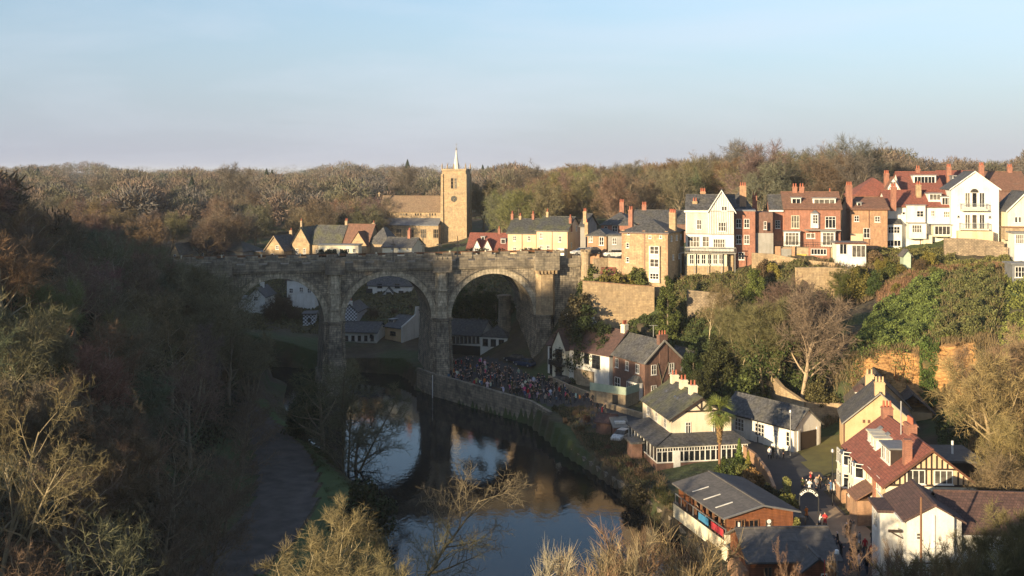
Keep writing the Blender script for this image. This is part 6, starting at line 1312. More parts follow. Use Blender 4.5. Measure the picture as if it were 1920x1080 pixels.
# left foreground, catching the light
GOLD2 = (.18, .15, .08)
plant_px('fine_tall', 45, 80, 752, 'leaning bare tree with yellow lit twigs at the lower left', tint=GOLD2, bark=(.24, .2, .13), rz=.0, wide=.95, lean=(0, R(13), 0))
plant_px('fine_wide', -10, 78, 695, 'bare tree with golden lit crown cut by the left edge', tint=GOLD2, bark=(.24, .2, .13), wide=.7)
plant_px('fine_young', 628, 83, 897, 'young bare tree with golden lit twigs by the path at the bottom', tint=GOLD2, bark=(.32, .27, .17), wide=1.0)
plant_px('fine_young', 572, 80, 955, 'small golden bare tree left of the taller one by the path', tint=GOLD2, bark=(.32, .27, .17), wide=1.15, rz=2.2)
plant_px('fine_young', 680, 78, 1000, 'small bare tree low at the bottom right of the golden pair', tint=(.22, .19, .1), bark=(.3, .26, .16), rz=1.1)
plant_px('bush', 690, 116, 893, 'small dark evergreen bush on the river edge below the bare trees', tint=(.025, .04, .015), cat='bush', name='evergreen_bush')
# left river bank
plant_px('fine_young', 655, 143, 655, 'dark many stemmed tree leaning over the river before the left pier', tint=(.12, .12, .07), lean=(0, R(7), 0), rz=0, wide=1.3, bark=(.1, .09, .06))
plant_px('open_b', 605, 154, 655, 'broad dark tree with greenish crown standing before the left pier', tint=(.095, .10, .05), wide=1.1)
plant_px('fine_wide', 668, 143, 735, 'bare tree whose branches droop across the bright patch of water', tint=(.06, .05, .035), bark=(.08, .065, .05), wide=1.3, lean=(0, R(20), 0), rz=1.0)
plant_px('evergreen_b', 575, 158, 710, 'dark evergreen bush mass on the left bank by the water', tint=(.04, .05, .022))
plant_px('fine_wide', 775, 103, 835, 'wide bare tree spreading over the middle of the river', tint=(.20, .165, .11), lean=(0, R(22), 0), rz=0, wide=.9, bark=(.24, .2, .13))
plant_px('fine_wide', 745, 99, 950, 'low olive twigged tree dipping towards the water in mid river', tint=(.20, .18, .085), lean=(0, R(30), 0), rz=0, wide=1.0, bark=(.24, .21, .12))
plant_px('bushy', 715, 92, 1035, 'tangled bush at the water edge on the near left bank', tint=(.10, .08, .055), cat='bush', name='bare_bush', wide=.8)
# near bottom right
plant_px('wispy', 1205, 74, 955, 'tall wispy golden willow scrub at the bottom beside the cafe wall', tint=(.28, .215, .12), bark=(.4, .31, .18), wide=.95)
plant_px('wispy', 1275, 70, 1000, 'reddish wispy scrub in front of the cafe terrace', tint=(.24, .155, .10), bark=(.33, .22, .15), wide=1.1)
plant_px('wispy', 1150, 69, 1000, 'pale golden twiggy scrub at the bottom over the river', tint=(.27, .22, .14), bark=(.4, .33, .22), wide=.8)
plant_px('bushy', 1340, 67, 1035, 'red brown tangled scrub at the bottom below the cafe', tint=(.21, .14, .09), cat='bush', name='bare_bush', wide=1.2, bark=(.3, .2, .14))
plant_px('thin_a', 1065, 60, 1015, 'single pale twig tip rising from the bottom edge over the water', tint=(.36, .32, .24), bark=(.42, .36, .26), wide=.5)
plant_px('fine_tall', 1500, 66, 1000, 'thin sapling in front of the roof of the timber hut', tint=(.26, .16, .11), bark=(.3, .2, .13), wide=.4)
for i, (px, top, t) in enumerate(((1640, 965, (.26, .17, .12)), (1705, 1000, (.18, .13, .09)), (1750, 965, (.24, .18, .10)), (1790, 1000, (.22, .17, .09)), (1590, 1020, (.26, .19, .13)))):
    plant_px('wispy' if i % 2 else 'fine_tall', px, 70 - i, top, ('thin red brown sapling rising over the lane', 'twiggy brown scrub below the white roadside house', 'bare sapling against the white roadside house', 'olive twigged scrub right of the white gable', 'pale twiggy scrub at the bottom of the lane')[i], tint=t, bark=(.3, .21, .14), wide=.5)
for i, (px, Yq, top, k) in enumerate(((1860, 78, 965, 'wispy'), (1800, 74, 1010, 'bushy'), (1925, 80, 935, 'multi_b'), (1740, 68, 1035, 'bushy'))):
    plant_px(k, px, Yq, top, ('large olive twigged shrub at the lower right in front of the long roof', 'yellow green bush at the lower right', 'tall olive shrub cut by the lower right edge', 'low olive bush at the bottom right')[i], tint=(.21, .18, .085), cat='bush', name='bare_bush', bark=(.3, .25, .15))
for i, (px, Yq, top, k, t) in enumerate(((1868, 118, 640, 'spread_a', GOLD), (1905, 106, 760, 'round_a', (.25, .2, .09)), (1845, 131, 640, 'multi_a', (.24, .16, .10)), (1925, 138, 600, 'spread_b', (.28, .2, .12)), (1890, 98, 830, 'round_a', (.2, .15, .09)), (1955, 120, 640, 'round_a', (.26, .19, .1)), (1880, 128, 690, 'round_a', (.25, .18, .09)))):
    plant_px(k, px, Yq, top, ('tall golden brown bare tree at the right edge', 'olive crowned bare tree right of the pub', 'reddish brown many stemmed tree beside the orange rock', 'brown bare tree high at the right edge', 'dark twigged tree beside the flat dormer of the pub', 'bare tree just cut by the right edge', 'yellow twigged bare tree between the rock and the pub')[i], tint=t, bark=(.3, .23, .14))
# cliff trees
plant_px('multi_a', 1440, 161, 545, 'many stemmed olive tree with pale trunks and ivy left of the cliff steps', tint=(.15, .14, .065), bark=(.27, .22, .14), ivy=(.05, .07, .02), wide=1.0)
plant_px('round_a', 1470, 172, 500, 'broad purple brown bare tree below the retaining wall', tint=(.15, .10, .08), bark=(.24, .18, .13), wide=1.1)
plant_px('spread_a', 1500, 155.5, 520, 'pale barked leafless tree with spreading limbs before the cliff', tint=(.2, .15, .11), bark=(.42, .32, .22), wide=.85)
plant_px('round_a', 1530, 176, 530, 'grey brown bare tree touching the sunlit retaining wall', tint=(.17, .12, .09), bark=(.3, .23, .16))
plant_px('thin_a', 1330, 181, 525, 'tall thin bare tree against the buttressed wall', tint=(.17, .13, .07), bark=(.36, .3, .2)); plant_px('thin_a', 1348, 178, 535, 'second thin pale trunked tree right of the buttressed wall', tint=(.17, .13, .07), bark=(.36, .3, .2))
plant_px('multi_b', 1385, 172, 560, 'olive bare tree between the thin trunks and the many stemmed tree', tint=(.14, .13, .06), bark=(.3, .25, .16))
plant_px('column', 1252, 185, 508, 'tall ivy clad evergreen between the terrace wall and buttressed wall', tint=(.07, .085, .022), name='evergreen_tree', wide=.95)
for i, (px, Yq, top, k, t) in enumerate(((1105, 187, 560, 'evergreen', (.035, .05, .015)), (1135, 184, 600, 'evergreen_b', (.04, .055, .018)), (1185, 182, 612, 'evergreen_b', (.05, .06, .018)), (1215, 178, 640, 'evergreen', (.045, .065, .02)), (1300, 172, 640, 'evergreen', (.03, .045, .014)), (1345, 170, 625, 'evergreen_b', (.05, .055, .02)), (1395, 158, 690, 'bush', (.06, .075, .02)), (1310, 164, 690, 'evergreen_b', (.05, .055, .02)), (1085, 190, 545, 'evergreen_b', (.06, .05, .025)), (1560, 158, 640, 'evergreen_b', (.05, .08, .02)), (1535, 152, 700, 'bush', (.09, .08, .03)), (1640, 184, 505, 'evergreen_b', (.05, .075, .022)), (1415, 186, 500, 'evergreen_b', (.10, .12, .03)), (1900, 168, 560, 'evergreen_b', (.12, .14, .03)))):
    plant_px(k, px, Yq, top, ['dark evergreen against the abutment of the viaduct', 'dark green tree behind the white riverside house', 'evergreen below the terrace wall', 'rounded evergreen behind the brown brick house', 'very dark evergreen at the foot of the buttressed wall', 'olive evergreen below the thin trunks', 'small bush beside the pale trunks above the garage roof', 'dark bush behind the roof of the cream gabled house', 'brown tinged bush at the end of the terrace wall', 'green bush left of the bright ivy', 'bush beside the path wall by the steps', 'dark conical shrub right of the retaining wall', 'bright green shrub below the flat roofed brick house', 'yellow green shrub right of the ivy slope'][i], tint=t, name='evergreen_tree')
# gardens on the terraces
gb = [(1122, 197, 497), (1145, 196, 505), (1160, 195.6, 508), (1180, 195.4, 512), (1195, 195.2, 500), (1208, 195, 516), (1432, 192, 484), (1448, 191, 492), (1590, 188, 492), (1612, 187, 496), (1640, 192, 468), (1655, 190, 478), (1668, 188, 490), (1688, 187, 494), (1722, 188, 480), (1740, 190, 470), (1752, 185, 500), (1768, 184, 505), (1790, 186, 498), (1815, 187, 494), (1836, 186, 492), (1856, 186, 500), (1878, 186, 505), (1890, 182, 520), (1705, 184, 512), (1680, 180, 530)]
for i, (px, Yq, top) in enumerate(gb):
    plant_px(('bush', 'bush_b', 'bushy')[i % 3], px, Yq, top, 'rounded garden bush on the terraces below the upper houses', cat='bush', group='garden bushes on the terraces', name='garden_bush', tint=[(.08, .09, .025), (.14, .12, .03), (.13, .09, .05), (.20, .17, .04)][i % 4])
for i, (px, Yq, top, k, t, lb) in enumerate(((1386, 129, 822, 'cypress', (.10, .14, .03), 'bright green pointed conifer beside the palm'), (1403, 128, 845, 'cypress', (.18, .16, .03), 'yellow green pointed conifer beside the brick wall'), (1395, 126, 868, 'bush', (.12, .13, .04), 'round yellow green garden bush below the conifers'), (1412, 124, 876, 'bush_b', (.22, .13, .05), 'orange tinged bush by the brick wall'), (1366, 127, 856, 'bush', (.06, .08, .02), 'dark garden bush at the palm foot'), (1398, 120, 895, 'bush_b', (.28, .17, .08), 'sunlit tan bush above the cafe roof'), (1442, 118, 905, 'bush', (.03, .035, .015), 'dark bush between the cafe and the brick wall'), (1462, 116, 915, 'bush', (.03, .035, .015), 'second dark bush behind the cafe roof'), (1478, 113, 925, 'bush_b', (.12, .12, .03), 'olive hedge end beside the arched sign'))):
    plant_px(k, px, Yq, top, lb, tint=t, cat='bush', name='garden_conifer' if k == 'cypress' else 'garden_bush')
for i, (px, Yq, top, k) in enumerate(((1040, 166, 768, 'bush'), (1078, 163, 770, 'bushy'), (1100, 160, 775, 'bushy'), (1090, 156, 800, 'bushy'), (1110, 150, 840, 'bush_b'), (1150, 142, 870, 'bush_b'), (1180, 137, 880, 'bushy'), (1215, 132, 890, 'bushy'), (1235, 126, 905, 'bushy'), (1060, 159, 812, 'bush_b'), (1140, 146, 850, 'bushy'), (1195, 128, 905, 'bush_b'), (1250, 122, 915, 'bushy'), (1200, 134, 870, 'bush'))):
    plant_px(k, px, Yq, top, 'garden bush on the bank between the river and the cream house', cat='bush', group='bushes in the riverside gardens', name='garden_bush', tint=[(.045, .05, .02), (.11, .075, .05), (.12, .06, .045), (.09, .075, .04)][i % 4])
# palm
def palm():
    r = np.random.default_rng(5); V = []; Q = []
    for k in range(62):
        a = r.uniform(0, 6.28); el = r.uniform(-.9, 1.25); ln = r.uniform(.55, .8); d = np.array([math.cos(a) * math.cos(el), math.sin(a) * math.cos(el), math.sin(el)]); c = d * ln; fan, up = np.cross(d, [0, 0, 1.0]), None; fan /= np.linalg.norm(fan) + 1e-6; nn = np.cross(fan, d)
        for j in range(11):
            t = (j - 5) / 5 * 1.15; dd = d * math.cos(t) + fan * math.sin(t); tip = c + dd * .85 + np.array([0, 0, -.22 * abs(math.sin(t)) - .12]); w_ = np.cross(dd, nn) * .035; i = len(V); V += [c - w_, c + w_, tip + w_ * .3, tip - w_ * .3]; Q.append((i, i + 1, i + 2, i + 3))
        w_ = fan * .02; i = len(V); V += [-w_, w_, c + w_, c - w_]; Q.append((i, i + 1, i + 2, i + 3))
    x, y = X(1349, 130.5), 130.5; z0 = g(x, y); H_ = Z(773, y) - z0; t = empty('palm_tree', (x, y, z0)); tag(t, 'tall fan palm with a shaggy brown trunk before the cream house', 'palm')
    m = MB().cyl(0, 0, -.5, H_ * .55, .16, .17, 9).cyl(0, 0, H_ * .55, H_ * .8, .2, .42, 9).cyl(0, 0, H_ * .8, H_ + .1, .42, .2, 9); m.obj('trunk', 'wood', t)
    V = np.array(V) * 1.5 + np.array([0, 0, H_ + .3]); c = link('crown', raw_mesh('palm_crown', V, Q, 'leaves'), t); c.color = (.16, .19, .05, 1)
    r2 = np.random.default_rng(8); n = 500; a = r2.uniform(0, 6.28, n); zz = r2.uniform(H_ * .5, H_, n); rad = .2 + .45 * (zz - H_ * .5) / (H_ * .5); P = np.stack([np.cos(a) * rad, np.sin(a) * rad, zz], 1); V2, Q2 = quads(P, np.stack([np.cos(a), np.sin(a), np.zeros(n)], 1) + r2.normal(size=(n, 3)) * .3, np.full(n, .14), r2); d = link('dead_fronds', raw_mesh('palm_skirt', V2, Q2, 'leaves'), t); d.color = (.2, .13, .06, 1)
palm()
# ---------------------------------------------------------------- woods
placed = []
def scatter(n, poly, dmin, kinds, hr_, label, group, tints, cat='tree', name='bare_tree', skip=None, ivyp=0, bark=BARK, maxz=None, seed=1):
    r = random.Random(seed); xs = [p[0] for p in poly]; ys = [p[1] for p in poly]; k = 0; tries = 0
    while k < n and tries < n * 60:
        tries += 1; x, y = r.uniform(min(xs), max(xs)), r.uniform(min(ys), max(ys))
        if not inpoly(x, y, poly) or any((x - a) ** 2 + (y - b) ** 2 < dmin * dmin for a, b in placed) or (skip and skip(x, y)): continue
        placed.append((x, y)); k += 1; kd = r.choice(kinds); hh = r.uniform(*hr_)
        if maxz: hh = min(hh, maxz(x, y) - g(x, y))
        if hh < 3: continue
        c = r.choice(tints); iv = (.035, .05, .018) if (ivyp and r.random() < ivyp and 'ivy' in PROTO[kd]) else None
        lb = label[r.randrange(len(label))] if isinstance(label, (list, tuple)) else label
        plant(kd, x, y, hh, lb, cat, group, tint=tuple(v * r.uniform(.85, 1.2) for v in c), bark=bark, name=name, ivy=iv)
    return k
def PXs(x, y): return 960 + F * x / y
DB = [(.20, .15, .10), (.17, .14, .095), (.15, .145, .09), (.20, .14, .10), (.15, .135, .10)]
# near wooded bank on the left (individual trees), kept clear of the path
LB = [(-27, 72), (-32, 84), (-34, 100), (-35, 118), (-40, 132), (-44, 150), (-48, 172), (-49, 190), (-64, 196), (-72, 186), (-84, 176), (-82, 140), (-64, 112), (-46, 88), (-38, 74)]
scatter(84, LB, 5.6, ['open_a', 'open_b', 'open_a', 'open_b', 'round_a', 'multi_a', 'tall_a', 'spread_b'], (9.5, 13.5), 'leafless brown tree in the shaded wood on the left bank', 'trees of the left bank wood', DB, ivyp=.35, seed=3, bark=(.27, .235, .175))
scatter(7, [(-44, 88), (-62, 106), (-76, 130), (-70, 176), (-52, 176), (-46, 130), (-40, 100)], 6, ['evergreen', 'evergreen_b'], (7, 11), 'dark evergreen among the leafless trees of the left bank', 'evergreens of the left bank wood', [(.03, .04, .016), (.035, .045, .02)], name='evergreen_tree', seed=4)
scatter(16, [(-56, 194), (-60, 236), (-90, 240), (-86, 200), (-64, 196)], 4.6, ['spread_a', 'multi_b', 'round_a', 'tall_a'], (8, 12), 'leafless tree by the hidden end of the viaduct', 'trees by the hidden viaduct end', DB, seed=5, maxz=lambda x, y: 24.0 if PXs(x, y) > 420 else 40)
# trees leaning over the path, and more hiding the viaduct's end
for i, (px, Yq, h_) in enumerate(((395, 100, 9), (350, 97, 10), (300, 95, 11), (420, 112, 9), (440, 124, 9), (452, 138, 10), (462, 150, 9.5), (370, 90, 8), (320, 88, 9), (385, 107, 8.5), (428, 131, 8))):
    x_ = X(px, Yq); plant(('open_a', 'fine_wide', 'open_b')[i % 3], x_, Yq, h_, 'leafless tree leaning over the left edge of the dark path', 'tree', 'trees along the dark path', tint=(.14, .105, .075), lean=(0, R(7), 0), rz=0)
for i, (px, Yq, top) in enumerate(((330, 170, 470), (365, 174, 478), (398, 168, 490), (420, 178, 490), (375, 160, 540), (430, 166, 580), (300, 176, 455), (470, 176, 610))): plant_px(('open_a', 'multi_a', 'open_b')[i % 3], px, Yq, top, 'leafless tree at the edge of the left wood hiding the end of the viaduct', group='trees hiding the viaduct end', tint=(.17, .155, .095))
# woods beyond the viaduct
FT = [(.165, .125, .085), (.145, .11, .085), (.165, .145, .085), (.135, .12, .085), (.14, .10, .085)]
scatter(48, [(-130, 235), (-70, 236), (-66, 262), (-78, 292), (-60, 312), (-36, 345), (-38, 375), (-150, 375)], 6.5, ['spread_a', 'round_a', 'spread_b', 'tall_b', 'round_a'], (12, 16), 'brown winter tree in the wood beyond the left end of the viaduct', 'trees of the wood beyond the viaduct', FT, seed=7, ivyp=.15)
scatter(12, [(-60, 306), (-44, 306), (-30, 352), (-50, 352)], 6, ['spread_b', 'tall_a', 'round_a'], (12, 16), 'olive brown tree behind the station buildings', 'trees behind the station', FT, seed=8, ivyp=.4)
scatter(44, [(-11, 308), (-12, 350), (20, 392), (60, 340), (62, 268), (34, 262), (10, 262), (-3, 280)], 6.2, ['spread_a', 'round_a', 'round_a', 'tall_b'], (15, 18.5), 'olive brown winter tree on the hill right of the church', 'trees right of the church', [(.165, .15, .085), (.15, .135, .08), (.165, .135, .085)], seed=9)
scatter(26, [(44, 262), (60, 250), (84, 248), (92, 285), (90, 330), (48, 330)], 6.4, ['spread_a', 'round_a', 'spread_b'], (16, 22), 'tall leafless tree on the skyline behind the brick houses', 'skyline trees behind the upper houses', [(.14, .12, .09), (.14, .115, .08), (.12, .105, .085)], seed=10)
for i, (px, Yq, top) in enumerate(((1672, 292, 288), (1700, 296, 292), (1655, 300, 300), (1760, 300, 300), (1790, 310, 305))): plant_px('round_a', px, Yq, top, ('domed leafless tree', 'domed grey leafless tree', 'small leafless tree', 'leafless tree', 'low leafless tree')[i] + ' on the skyline ' + ('left of the red villa chimney', 'above the wide white dormer', 'at the left of the domed pair', 'behind the skyline house roof', 'left of the white gable')[i], tint=(.13, .11, .085), wide=1.15)
for i, (px, Yq, top) in enumerate(((975, 360, 292), (1140, 350, 300), (1250, 330, 302), (425, 420, 298), (205, 430, 315), (770, 440, 302))): plant_px('spread_a' if i % 2 else 'round_a', px, Yq, top, ('open crowned tree rising above the wood right of the church', 'crown rising from the wood above the cream terrace', 'grey crown on the skyline above the stone house', 'tall open crowned tree on the left skyline', 'bare crown rising on the far left skyline', 'domed crown on the skyline left of the church')[i], tint=(.13, .11, .09), wide=1.0, bark=(.12, .10, .085))
for i, (px, Yq, top) in enumerate(((635, 560, 344), (764, 950, 299), (671, 950, 317), (905, 900, 309), (915, 910, 311), (925, 930, 312), (500, 700, 316), (510, 705, 318), (71, 800, 314), (360, 470, 332), (700, 430, 350), (725, 430, 349))): plant_px('conifer', px, Yq, top, ('pointed dark conifer above the station roofs', 'thin conifer on the skyline left of the church', 'small conifer on the skyline above the dark green roof', 'leftmost of the three conifers right of the spire', 'middle of the three conifers right of the spire', 'rightmost of the three conifers right of the spire', 'left one of two dark conifers on the skyline', 'right one of two dark conifers on the skyline', 'dark conifer on the far left skyline', 'flat topped dark conifer in the left wood', 'dark conifer left of the church nave roof', 'dark conifer just behind the church nave gable')[i], tint=(.025, .04, .022), name='conifer', wide=1.7)
# under the arches
for i, (px, Yq, top) in enumerate(((905, 222, 522), (870, 224, 530), (930, 220, 540), (960, 218, 560))): plant_px('evergreen', px, Yq, top, ('dark green tree filling the right arch', 'dark green tree at the left of the right arch', 'bushy evergreen deep in the right arch', 'evergreen behind the inner buttress')[i], tint=(.04, .06, .015), name='evergreen_tree')
for i, (px, Yq, top) in enumerate(((660, 248, 560), (700, 244, 575), (740, 246, 575), (770, 250, 570), (530, 244, 545), (550, 240, 570), (510, 238, 560), (690, 236, 600))): plant_px('bushy', px, Yq, top, 'twiggy shrub on the slope behind the arches', cat='bush', group='shrubs behind the arches', name='bare_bush', tint=(.12, .09, .06))
for i, px in enumerate((603, 617, 626, 645, 880, 905, 940, 985, 997, 1010)): plant(('bush', 'bush_b')[i % 2], X(px, 262 if px < 700 else 228), 262 if px < 700 else 228, 2.6, 'dark clipped hedge bush behind the parapet', 'bush', 'hedge bushes behind the parapet', tint=(.035, .04, .02), name='hedge_bush', z=Z(487, 262 if px < 700 else 228))

# ---------------------------------------------------------------- ground cover that nobody could count
def cover(name, label, poly_px, n, size, col, thick=.8, mat='leaves', blade=False, seed=1, lump=.5):
    """leaves (or stems) over the land inside a region given by bearing and distance"""
    r = np.random.default_rng(seed); P = np.array(poly_px, float); px = r.uniform(P[:, 0].min(), P[:, 0].max(), n * 4); Y = r.uniform(P[:, 1].min(), P[:, 1].max(), n * 4); ins = np.zeros(len(px), bool)
    for i in range(len(P)):
        a, b = P[i], P[(i + 1) % len(P)]; c = ((a[1] > Y) != (b[1] > Y)) & (px < (b[0] - a[0]) * (Y - a[1]) / (b[1] - a[1] + 1e-12) + a[0]); ins ^= c
    px, Y = px[ins][:n], Y[ins][:n]; x = (px - 960) / F * Y; z = height(x, Y); lum = np.sin(x * 1.1 + 2 * np.sin(Y * .5)) * np.cos(Y * .8 + x * .3) + .6 * np.sin(x * 2.3 + 1) * np.cos(Y * 2.1)
    keep = lum > -1.6 + lump * r.uniform(0, 1, len(x)) * 2.0; x, Y, z, lum = x[keep], Y[keep], z[keep], lum[keep]; m_ = len(x)
    hh = (thick * (.55 + .45 * lum)) * r.uniform(.3, 1, m_); Cn = np.stack([x, Y - hh * .5, z + wob(x, Y, .3) + hh], 1)
    if blade:
        D = r.normal(size=(m_, 3)) * .35 + np.array([0, -.05, 1.0]); D /= np.linalg.norm(D, axis=1)[:, None]; sd_ = np.cross(D, r.normal(size=(m_, 3))); sd_ /= np.linalg.norm(sd_, axis=1)[:, None]; w_ = size * .05; ln = size * r.uniform(.5, 1.3, (m_, 1)); B = Cn - np.array([0, 0, 1]) * (hh[:, None] + .1)
        V = np.stack([B - sd_ * w_, B + sd_ * w_, B + D * ln + sd_ * w_ * .3, B + D * ln - sd_ * w_ * .3], 1).reshape(-1, 3); i = np.arange(m_) * 4; Q = np.stack([i, i + 1, i + 2, i + 3], 1)
    else: V, Q = quads(Cn, np.array([-.3, -.6, .7]) + r.normal(size=(m_, 3)) * .55, r.uniform(.6, 1.4, m_) * size, r)
    o = link(name, raw_mesh(name, V, Q, mat)); o.color = (*col, 1); tag(o, label, kind='stuff'); return o
cover('ivy', 'bright green ivy over the cliff below the upper gardens', [(1560, 155), (1600, 160), (1640, 172), (1720, 182), (1770, 183), (1780, 172), (1760, 160), (1725, 154.5), (1680, 156), (1640, 155.4)], 34000, .15, (.10, .13, .034), 2.0, seed=2, lump=.7)
cover('ivy_leaves', 'olive shrubby growth with upright stems over the right of the cliff', [(1745, 156), (1760, 170), (1770, 184), (1860, 184), (1880, 172), (1862, 158), (1830, 156)], 32000, .15, (.095, .10, .035), 2.2, seed=3); cover('tall_stems', 'bare upright stems over the right of the cliff', [(1735, 158), (1770, 186), (1850, 181), (1885, 184), (1870, 156)], 5500, 1.5, (.15, .125, .065), 1.3, 'twigs', True, seed=4, lump=.9)
cover('ivy_drape', 'ivy hanging down the orange rock', [(1722, 149.5), (1725, 156), (1762, 156), (1755, 149.5)], 4500, .14, (.06, .09, .02), 1.1, seed=5); cover('ivy_drape', 'thin straggling ivy over the left part of the rock face', [(1590, 148.5), (1585, 156), (1715, 156), (1700, 149)], 2600, .14, (.09, .11, .03), .9, seed=25, lump=1.4)
cover('dead_grass', 'pale dead stems hanging over the rock face', [(1590, 150), (1585, 157), (1860, 158), (1850, 150)], 3500, .8, (.26, .18, .09), .7, 'twigs', True, seed=26, lump=1.2)
cover('ivy_drape', 'ragged ivy fringe over the top of the rock face', [(1570, 155.2), (1570, 159), (1870, 160), (1870, 156.4)], 7000, .15, (.10, .12, .028), 1.1, seed=15)
cover('brambles', 'russet brambles and dead bracken beneath the garden terraces', [(1650, 172), (1640, 188), (1760, 190), (1890, 188), (1880, 182), (1760, 183), (1700, 178)], 16000, .8, (.22, .13, .08), .8, 'twigs', True, seed=6); cover('garden_leaves', 'mixed green and brown garden growth on the terraces', [(1640, 184), (1640, 192), (1890, 194), (1895, 184)], 11000, .15, (.13, .125, .04), .9, seed=7)
cover('dark_undergrowth', 'dark evergreen undergrowth below the terrace wall', [(1068, 184), (1075, 194), (1230, 190), (1300, 187), (1420, 184), (1500, 178), (1560, 166), (1570, 154), (1520, 157), (1400, 163), (1300, 170), (1200, 176), (1110, 185)], 42000, .17, (.045, .06, .018), 1.6, seed=8)
cover('yellow_green_growth', 'yellow green growth at the right of the slope', [(1870, 150), (1870, 182), (2000, 182), (2000, 150)], 12000, .16, (.13, .14, .035), 1.2, seed=9); cover('rough_brush', 'brown brush on the slope at the right edge', [(1830, 104), (1810, 120), (1835, 150), (1990, 150), (1990, 100)], 20000, 1.5, (.22, .155, .08), .9, 'twigs', True, seed=10); cover('shaded_growth', 'dark green growth in the hollow right of the pub', [(1770, 118), (1750, 146), (1850, 150), (1870, 112)], 16000, .16, (.05, .065, .022), 1.3, seed=11)
cover('garden_scrub', 'tangled garden growth on the bank above the river', [(1040, 166), (1060, 172), (1110, 166), (1150, 152), (1200, 144), (1240, 132), (1275, 120), (1255, 112), (1215, 124), (1150, 138), (1090, 152)], 26000, .11, (.06, .062, .028), .45, seed=12); cover('garden_stems', 'dead stems in the riverside gardens', [(1040, 166), (1110, 168), (1240, 134), (1275, 118), (1240, 112), (1090, 150)], 9000, .7, (.15, .11, .07), .3, 'twigs', True, seed=13)
cover('bank_grass', 'rough grass on the left river bank', [(560, 168), (590, 160), (640, 142), (690, 128), (715, 116), (735, 106), (745, 92), (700, 90), (640, 110), (590, 140), (540, 165)], 30000, .35, (.05, .065, .022), .15, 'twigs', True, seed=14)
cover('cliff_scrub', 'brown scrub growing over the left end and top of the orange rock', [(1540, 147), (1545, 157), (1640, 158), (1860, 159), (1870, 150), (1835, 150), (1830, 154.6), (1640, 154.4), (1612, 149)], 9000, .9, (.19, .145, .08), .7, 'twigs', True, seed=31, lump=.8)
cover('terrace_growth', 'mixed low shrubs and ivy on the banks below the upper houses', [(1235, 188), (1240, 197), (1300, 197), (1420, 196), (1490, 196), (1560, 189), (1520, 184), (1400, 182), (1290, 184)], 22000, .15, (.09, .09, .032), 1.1, seed=27, lump=.8)
cover('dead_stems', 'brown stems on the banks below the upper houses', [(1235, 187), (1240, 197), (1490, 195), (1700, 196), (1690, 184), (1400, 180)], 9000, 1.0, (.17, .125, .075), .6, 'twigs', True, seed=28, lump=.9)
cover('garden_leaves', 'low garden shrubs beneath the white terrace', [(1620, 192), (1625, 202), (1790, 202), (1790, 190)], 9000, .14, (.11, .105, .035), .8, seed=29, lump=.8)
cover('hedge', 'clipped olive hedge running down between the cafe and the lane', [(1466, 124), (1476, 124), (1499, 108), (1488, 105)], 6000, .1, (.14, .14, .045), 1.5, seed=21, lump=.1)
cover('olive_scrub', 'sunlit olive scrub filling the lower right corner', [(1700, 72), (1690, 84), (1760, 85), (1990, 92), (1990, 66), (1760, 64)], 40000, .9, (.20, .17, .08), 2.2, 'twigs', True, seed=22)
cover('quay_scrub', 'brown scrub and dead grass on the quay below the cafe', [(1225, 92), (1230, 118), (1262, 112), (1330, 96), (1370, 84), (1380, 72), (1180, 70), (1200, 82)], 26000, .6, (.22, .16, .10), .35, 'twigs', True, seed=16)
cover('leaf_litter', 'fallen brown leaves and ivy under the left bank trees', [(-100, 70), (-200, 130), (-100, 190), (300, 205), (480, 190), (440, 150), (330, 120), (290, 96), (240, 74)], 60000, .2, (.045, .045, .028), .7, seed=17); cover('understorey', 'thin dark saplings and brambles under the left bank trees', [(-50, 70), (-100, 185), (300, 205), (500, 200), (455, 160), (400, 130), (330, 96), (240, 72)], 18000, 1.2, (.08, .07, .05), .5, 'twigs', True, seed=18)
cover('slope_grass', 'grassy hillside seen through the arches', [(440, 228), (440, 275), (1000, 262), (960, 226), (860, 222), (760, 230), (640, 230)], 30000, .3, (.10, .09, .04), .3, seed=19)
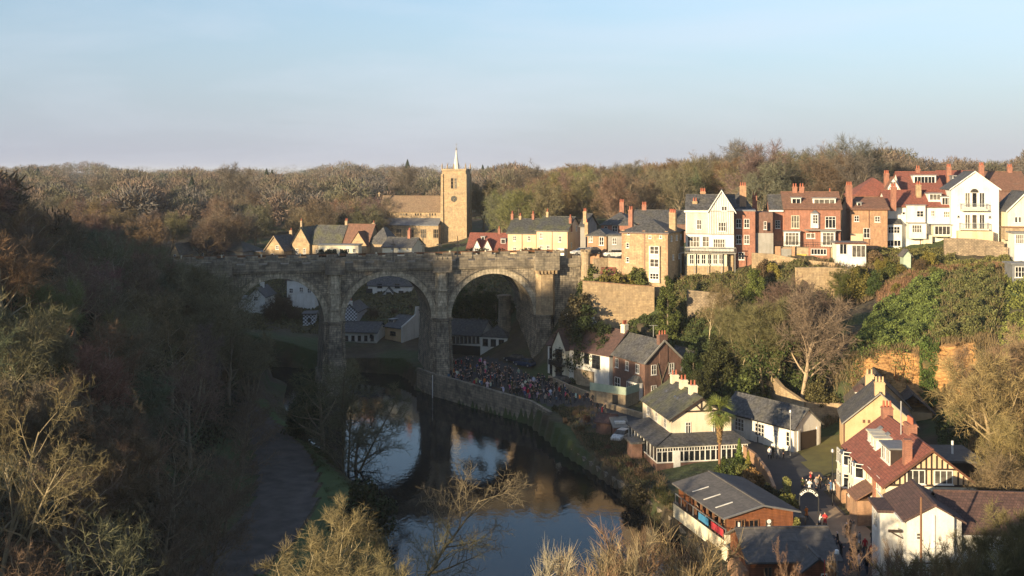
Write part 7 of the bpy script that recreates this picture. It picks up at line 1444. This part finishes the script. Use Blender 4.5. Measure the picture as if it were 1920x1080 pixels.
# the far woods: one mass of winter crowns reaching to the skyline
def far_wood(name, label, N_, Y0, Y1, seed, col, hmin, hmax, dens, skip=None, X0=-150, X1=2080, pts=None, bl=.30, bw=.022):
    r = np.random.default_rng(seed); nb = dens; Y = np.sqrt(r.uniform(Y0 ** 2, Y1 ** 2, N_)); px = r.uniform(X0, X1, N_); x = (px - 960) / F * Y
    if pts is not None: x, Y = r.uniform(pts[0], pts[1], N_), r.uniform(pts[2], pts[3], N_); px = 960 + F * x / Y
    z = height(x, Y); h_ = r.uniform(hmin, hmax, N_) * (1 + .25 * np.sin(px * .013 + Y * .004) * np.cos(px * .031 + 1.7)); R_ = h_ * r.uniform(.34, .5, N_)
    if skip is not None: k = ~skip(px, Y, x); x, Y, z, h_, R_ = x[k], Y[k], z[k], h_[k], R_[k]; N_ = len(x)
    D = r.normal(size=(N_, nb, 3)); D /= np.linalg.norm(D, axis=2)[:, :, None]; rad = r.uniform(.3, 1.0, (N_, nb)) ** .55
    P = D * rad[:, :, None] * np.stack([R_, R_, h_ * .38], 1)[:, None, :]; P[:, :, 2] += (h_ * .6)[:, None]; P += np.stack([x, Y, z], 1)[:, None, :]
    up = D * 1.1 + np.array([0, 0, .35]) + r.normal(size=D.shape) * .6; up /= np.linalg.norm(up, axis=2)[:, :, None]; P = P.reshape(-1, 3); up = up.reshape(-1, 3); s_ = np.repeat(R_, nb)
    sd_ = np.cross(up, r.normal(size=up.shape)); sd_ /= np.linalg.norm(sd_, axis=1)[:, None]; ln = (s_ * r.uniform(.4, 1, len(s_)) * bl)[:, None]; w_ = (s_ * bw)[:, None]
    V = np.stack([P - sd_ * w_ - up * ln * .4, P + sd_ * w_ - up * ln * .4, P + up * ln * .6 + sd_ * w_ * .4, P + up * ln * .6 - sd_ * w_ * .4], 1).reshape(-1, 3); i = np.arange(len(P)) * 4
    o = link(name, raw_mesh(name, V, np.stack([i, i + 1, i + 2, i + 3], 1), 'twigs')); o.color = (*col, 1); tag(o, label, kind='stuff'); return o
def sk(px, Y, x): return (Y < 345) & (px > 560)
HUES = (((.15, .12, .095), 'brown'), ((.16, .118, .095), 'russet'), ((.13, .125, .085), 'olive brown'), ((.13, .118, .11), 'grey'))
for i_, (c_, n_) in enumerate(HUES):
    far_wood('distant_wood', n_ + ' leafless trees of the wood rolling away behind the town', 260, 345, 640, 31 + i_, c_, 11, 15, 650, sk)
    far_wood('distant_wood', n_ + ' leafless woods on the middle distance hills', 430, 560, 1300, 41 + i_, c_, 10, 15, 240)
far_wood('distant_wood', 'far woods along the horizon', 2400, 1200, 3200, 51, (.135, .125, .12), 10, 16, 80)
far_wood('dark_distant_trees', 'dark evergreen patches in the distant woods', 120, 400, 1800, 52, (.04, .055, .035), 10, 14, 400, sk, bl=.2, bw=.03)
far_wood('shading_wood', 'dense wood on the hill beyond the left edge of the view', 330, 0, 0, 53, (.12, .09, .06), 9, 12, 420, pts=(-170, -92, 62, 215), bl=.3, bw=.03)  # unseen woods left of the view, kept for the shade they cast
far_wood('shading_wood', 'thinner wood lower on the hill beyond the left edge', 60, 0, 0, 54, (.12, .09, .06), 10, 13, 420, pts=(-96, -76, 84, 190), bl=.3, bw=.03)
far_wood('shading_wood', 'unseen low wood added left of the view to shade the near trees', 26, 0, 0, 55, (.12, .09, .06), 7, 9, 600, pts=(-70, -56, 44, 56), bl=.3, bw=.03)  # unseen trees put in to shade the lower left foreground
# ---------------------------------------------------------------- the air
def haze():
    m = bpy.data.materials.new('haze'); m.use_nodes = True; n = m.node_tree; n.nodes.clear(); o = n.nodes.new('ShaderNodeOutputMaterial'); v = n.nodes.new('ShaderNodeVolumePrincipled')
    v.inputs['Color'].default_value = (.86, .92, 1, 1); v.inputs['Density'].default_value = .00009; v.inputs['Anisotropy'].default_value = .0; n.links.new(v.outputs[0], o.inputs['Volume'])
    MATS['haze'] = m; m.volume_intersection_method = 'FAST' if hasattr(m, 'volume_intersection_method') else None
    b = MB().box(-5400, 5400, -700, 9200, -12, 75).obj('haze', 'haze'); tag(b, 'thin pale winter haze', kind='stuff')
haze()
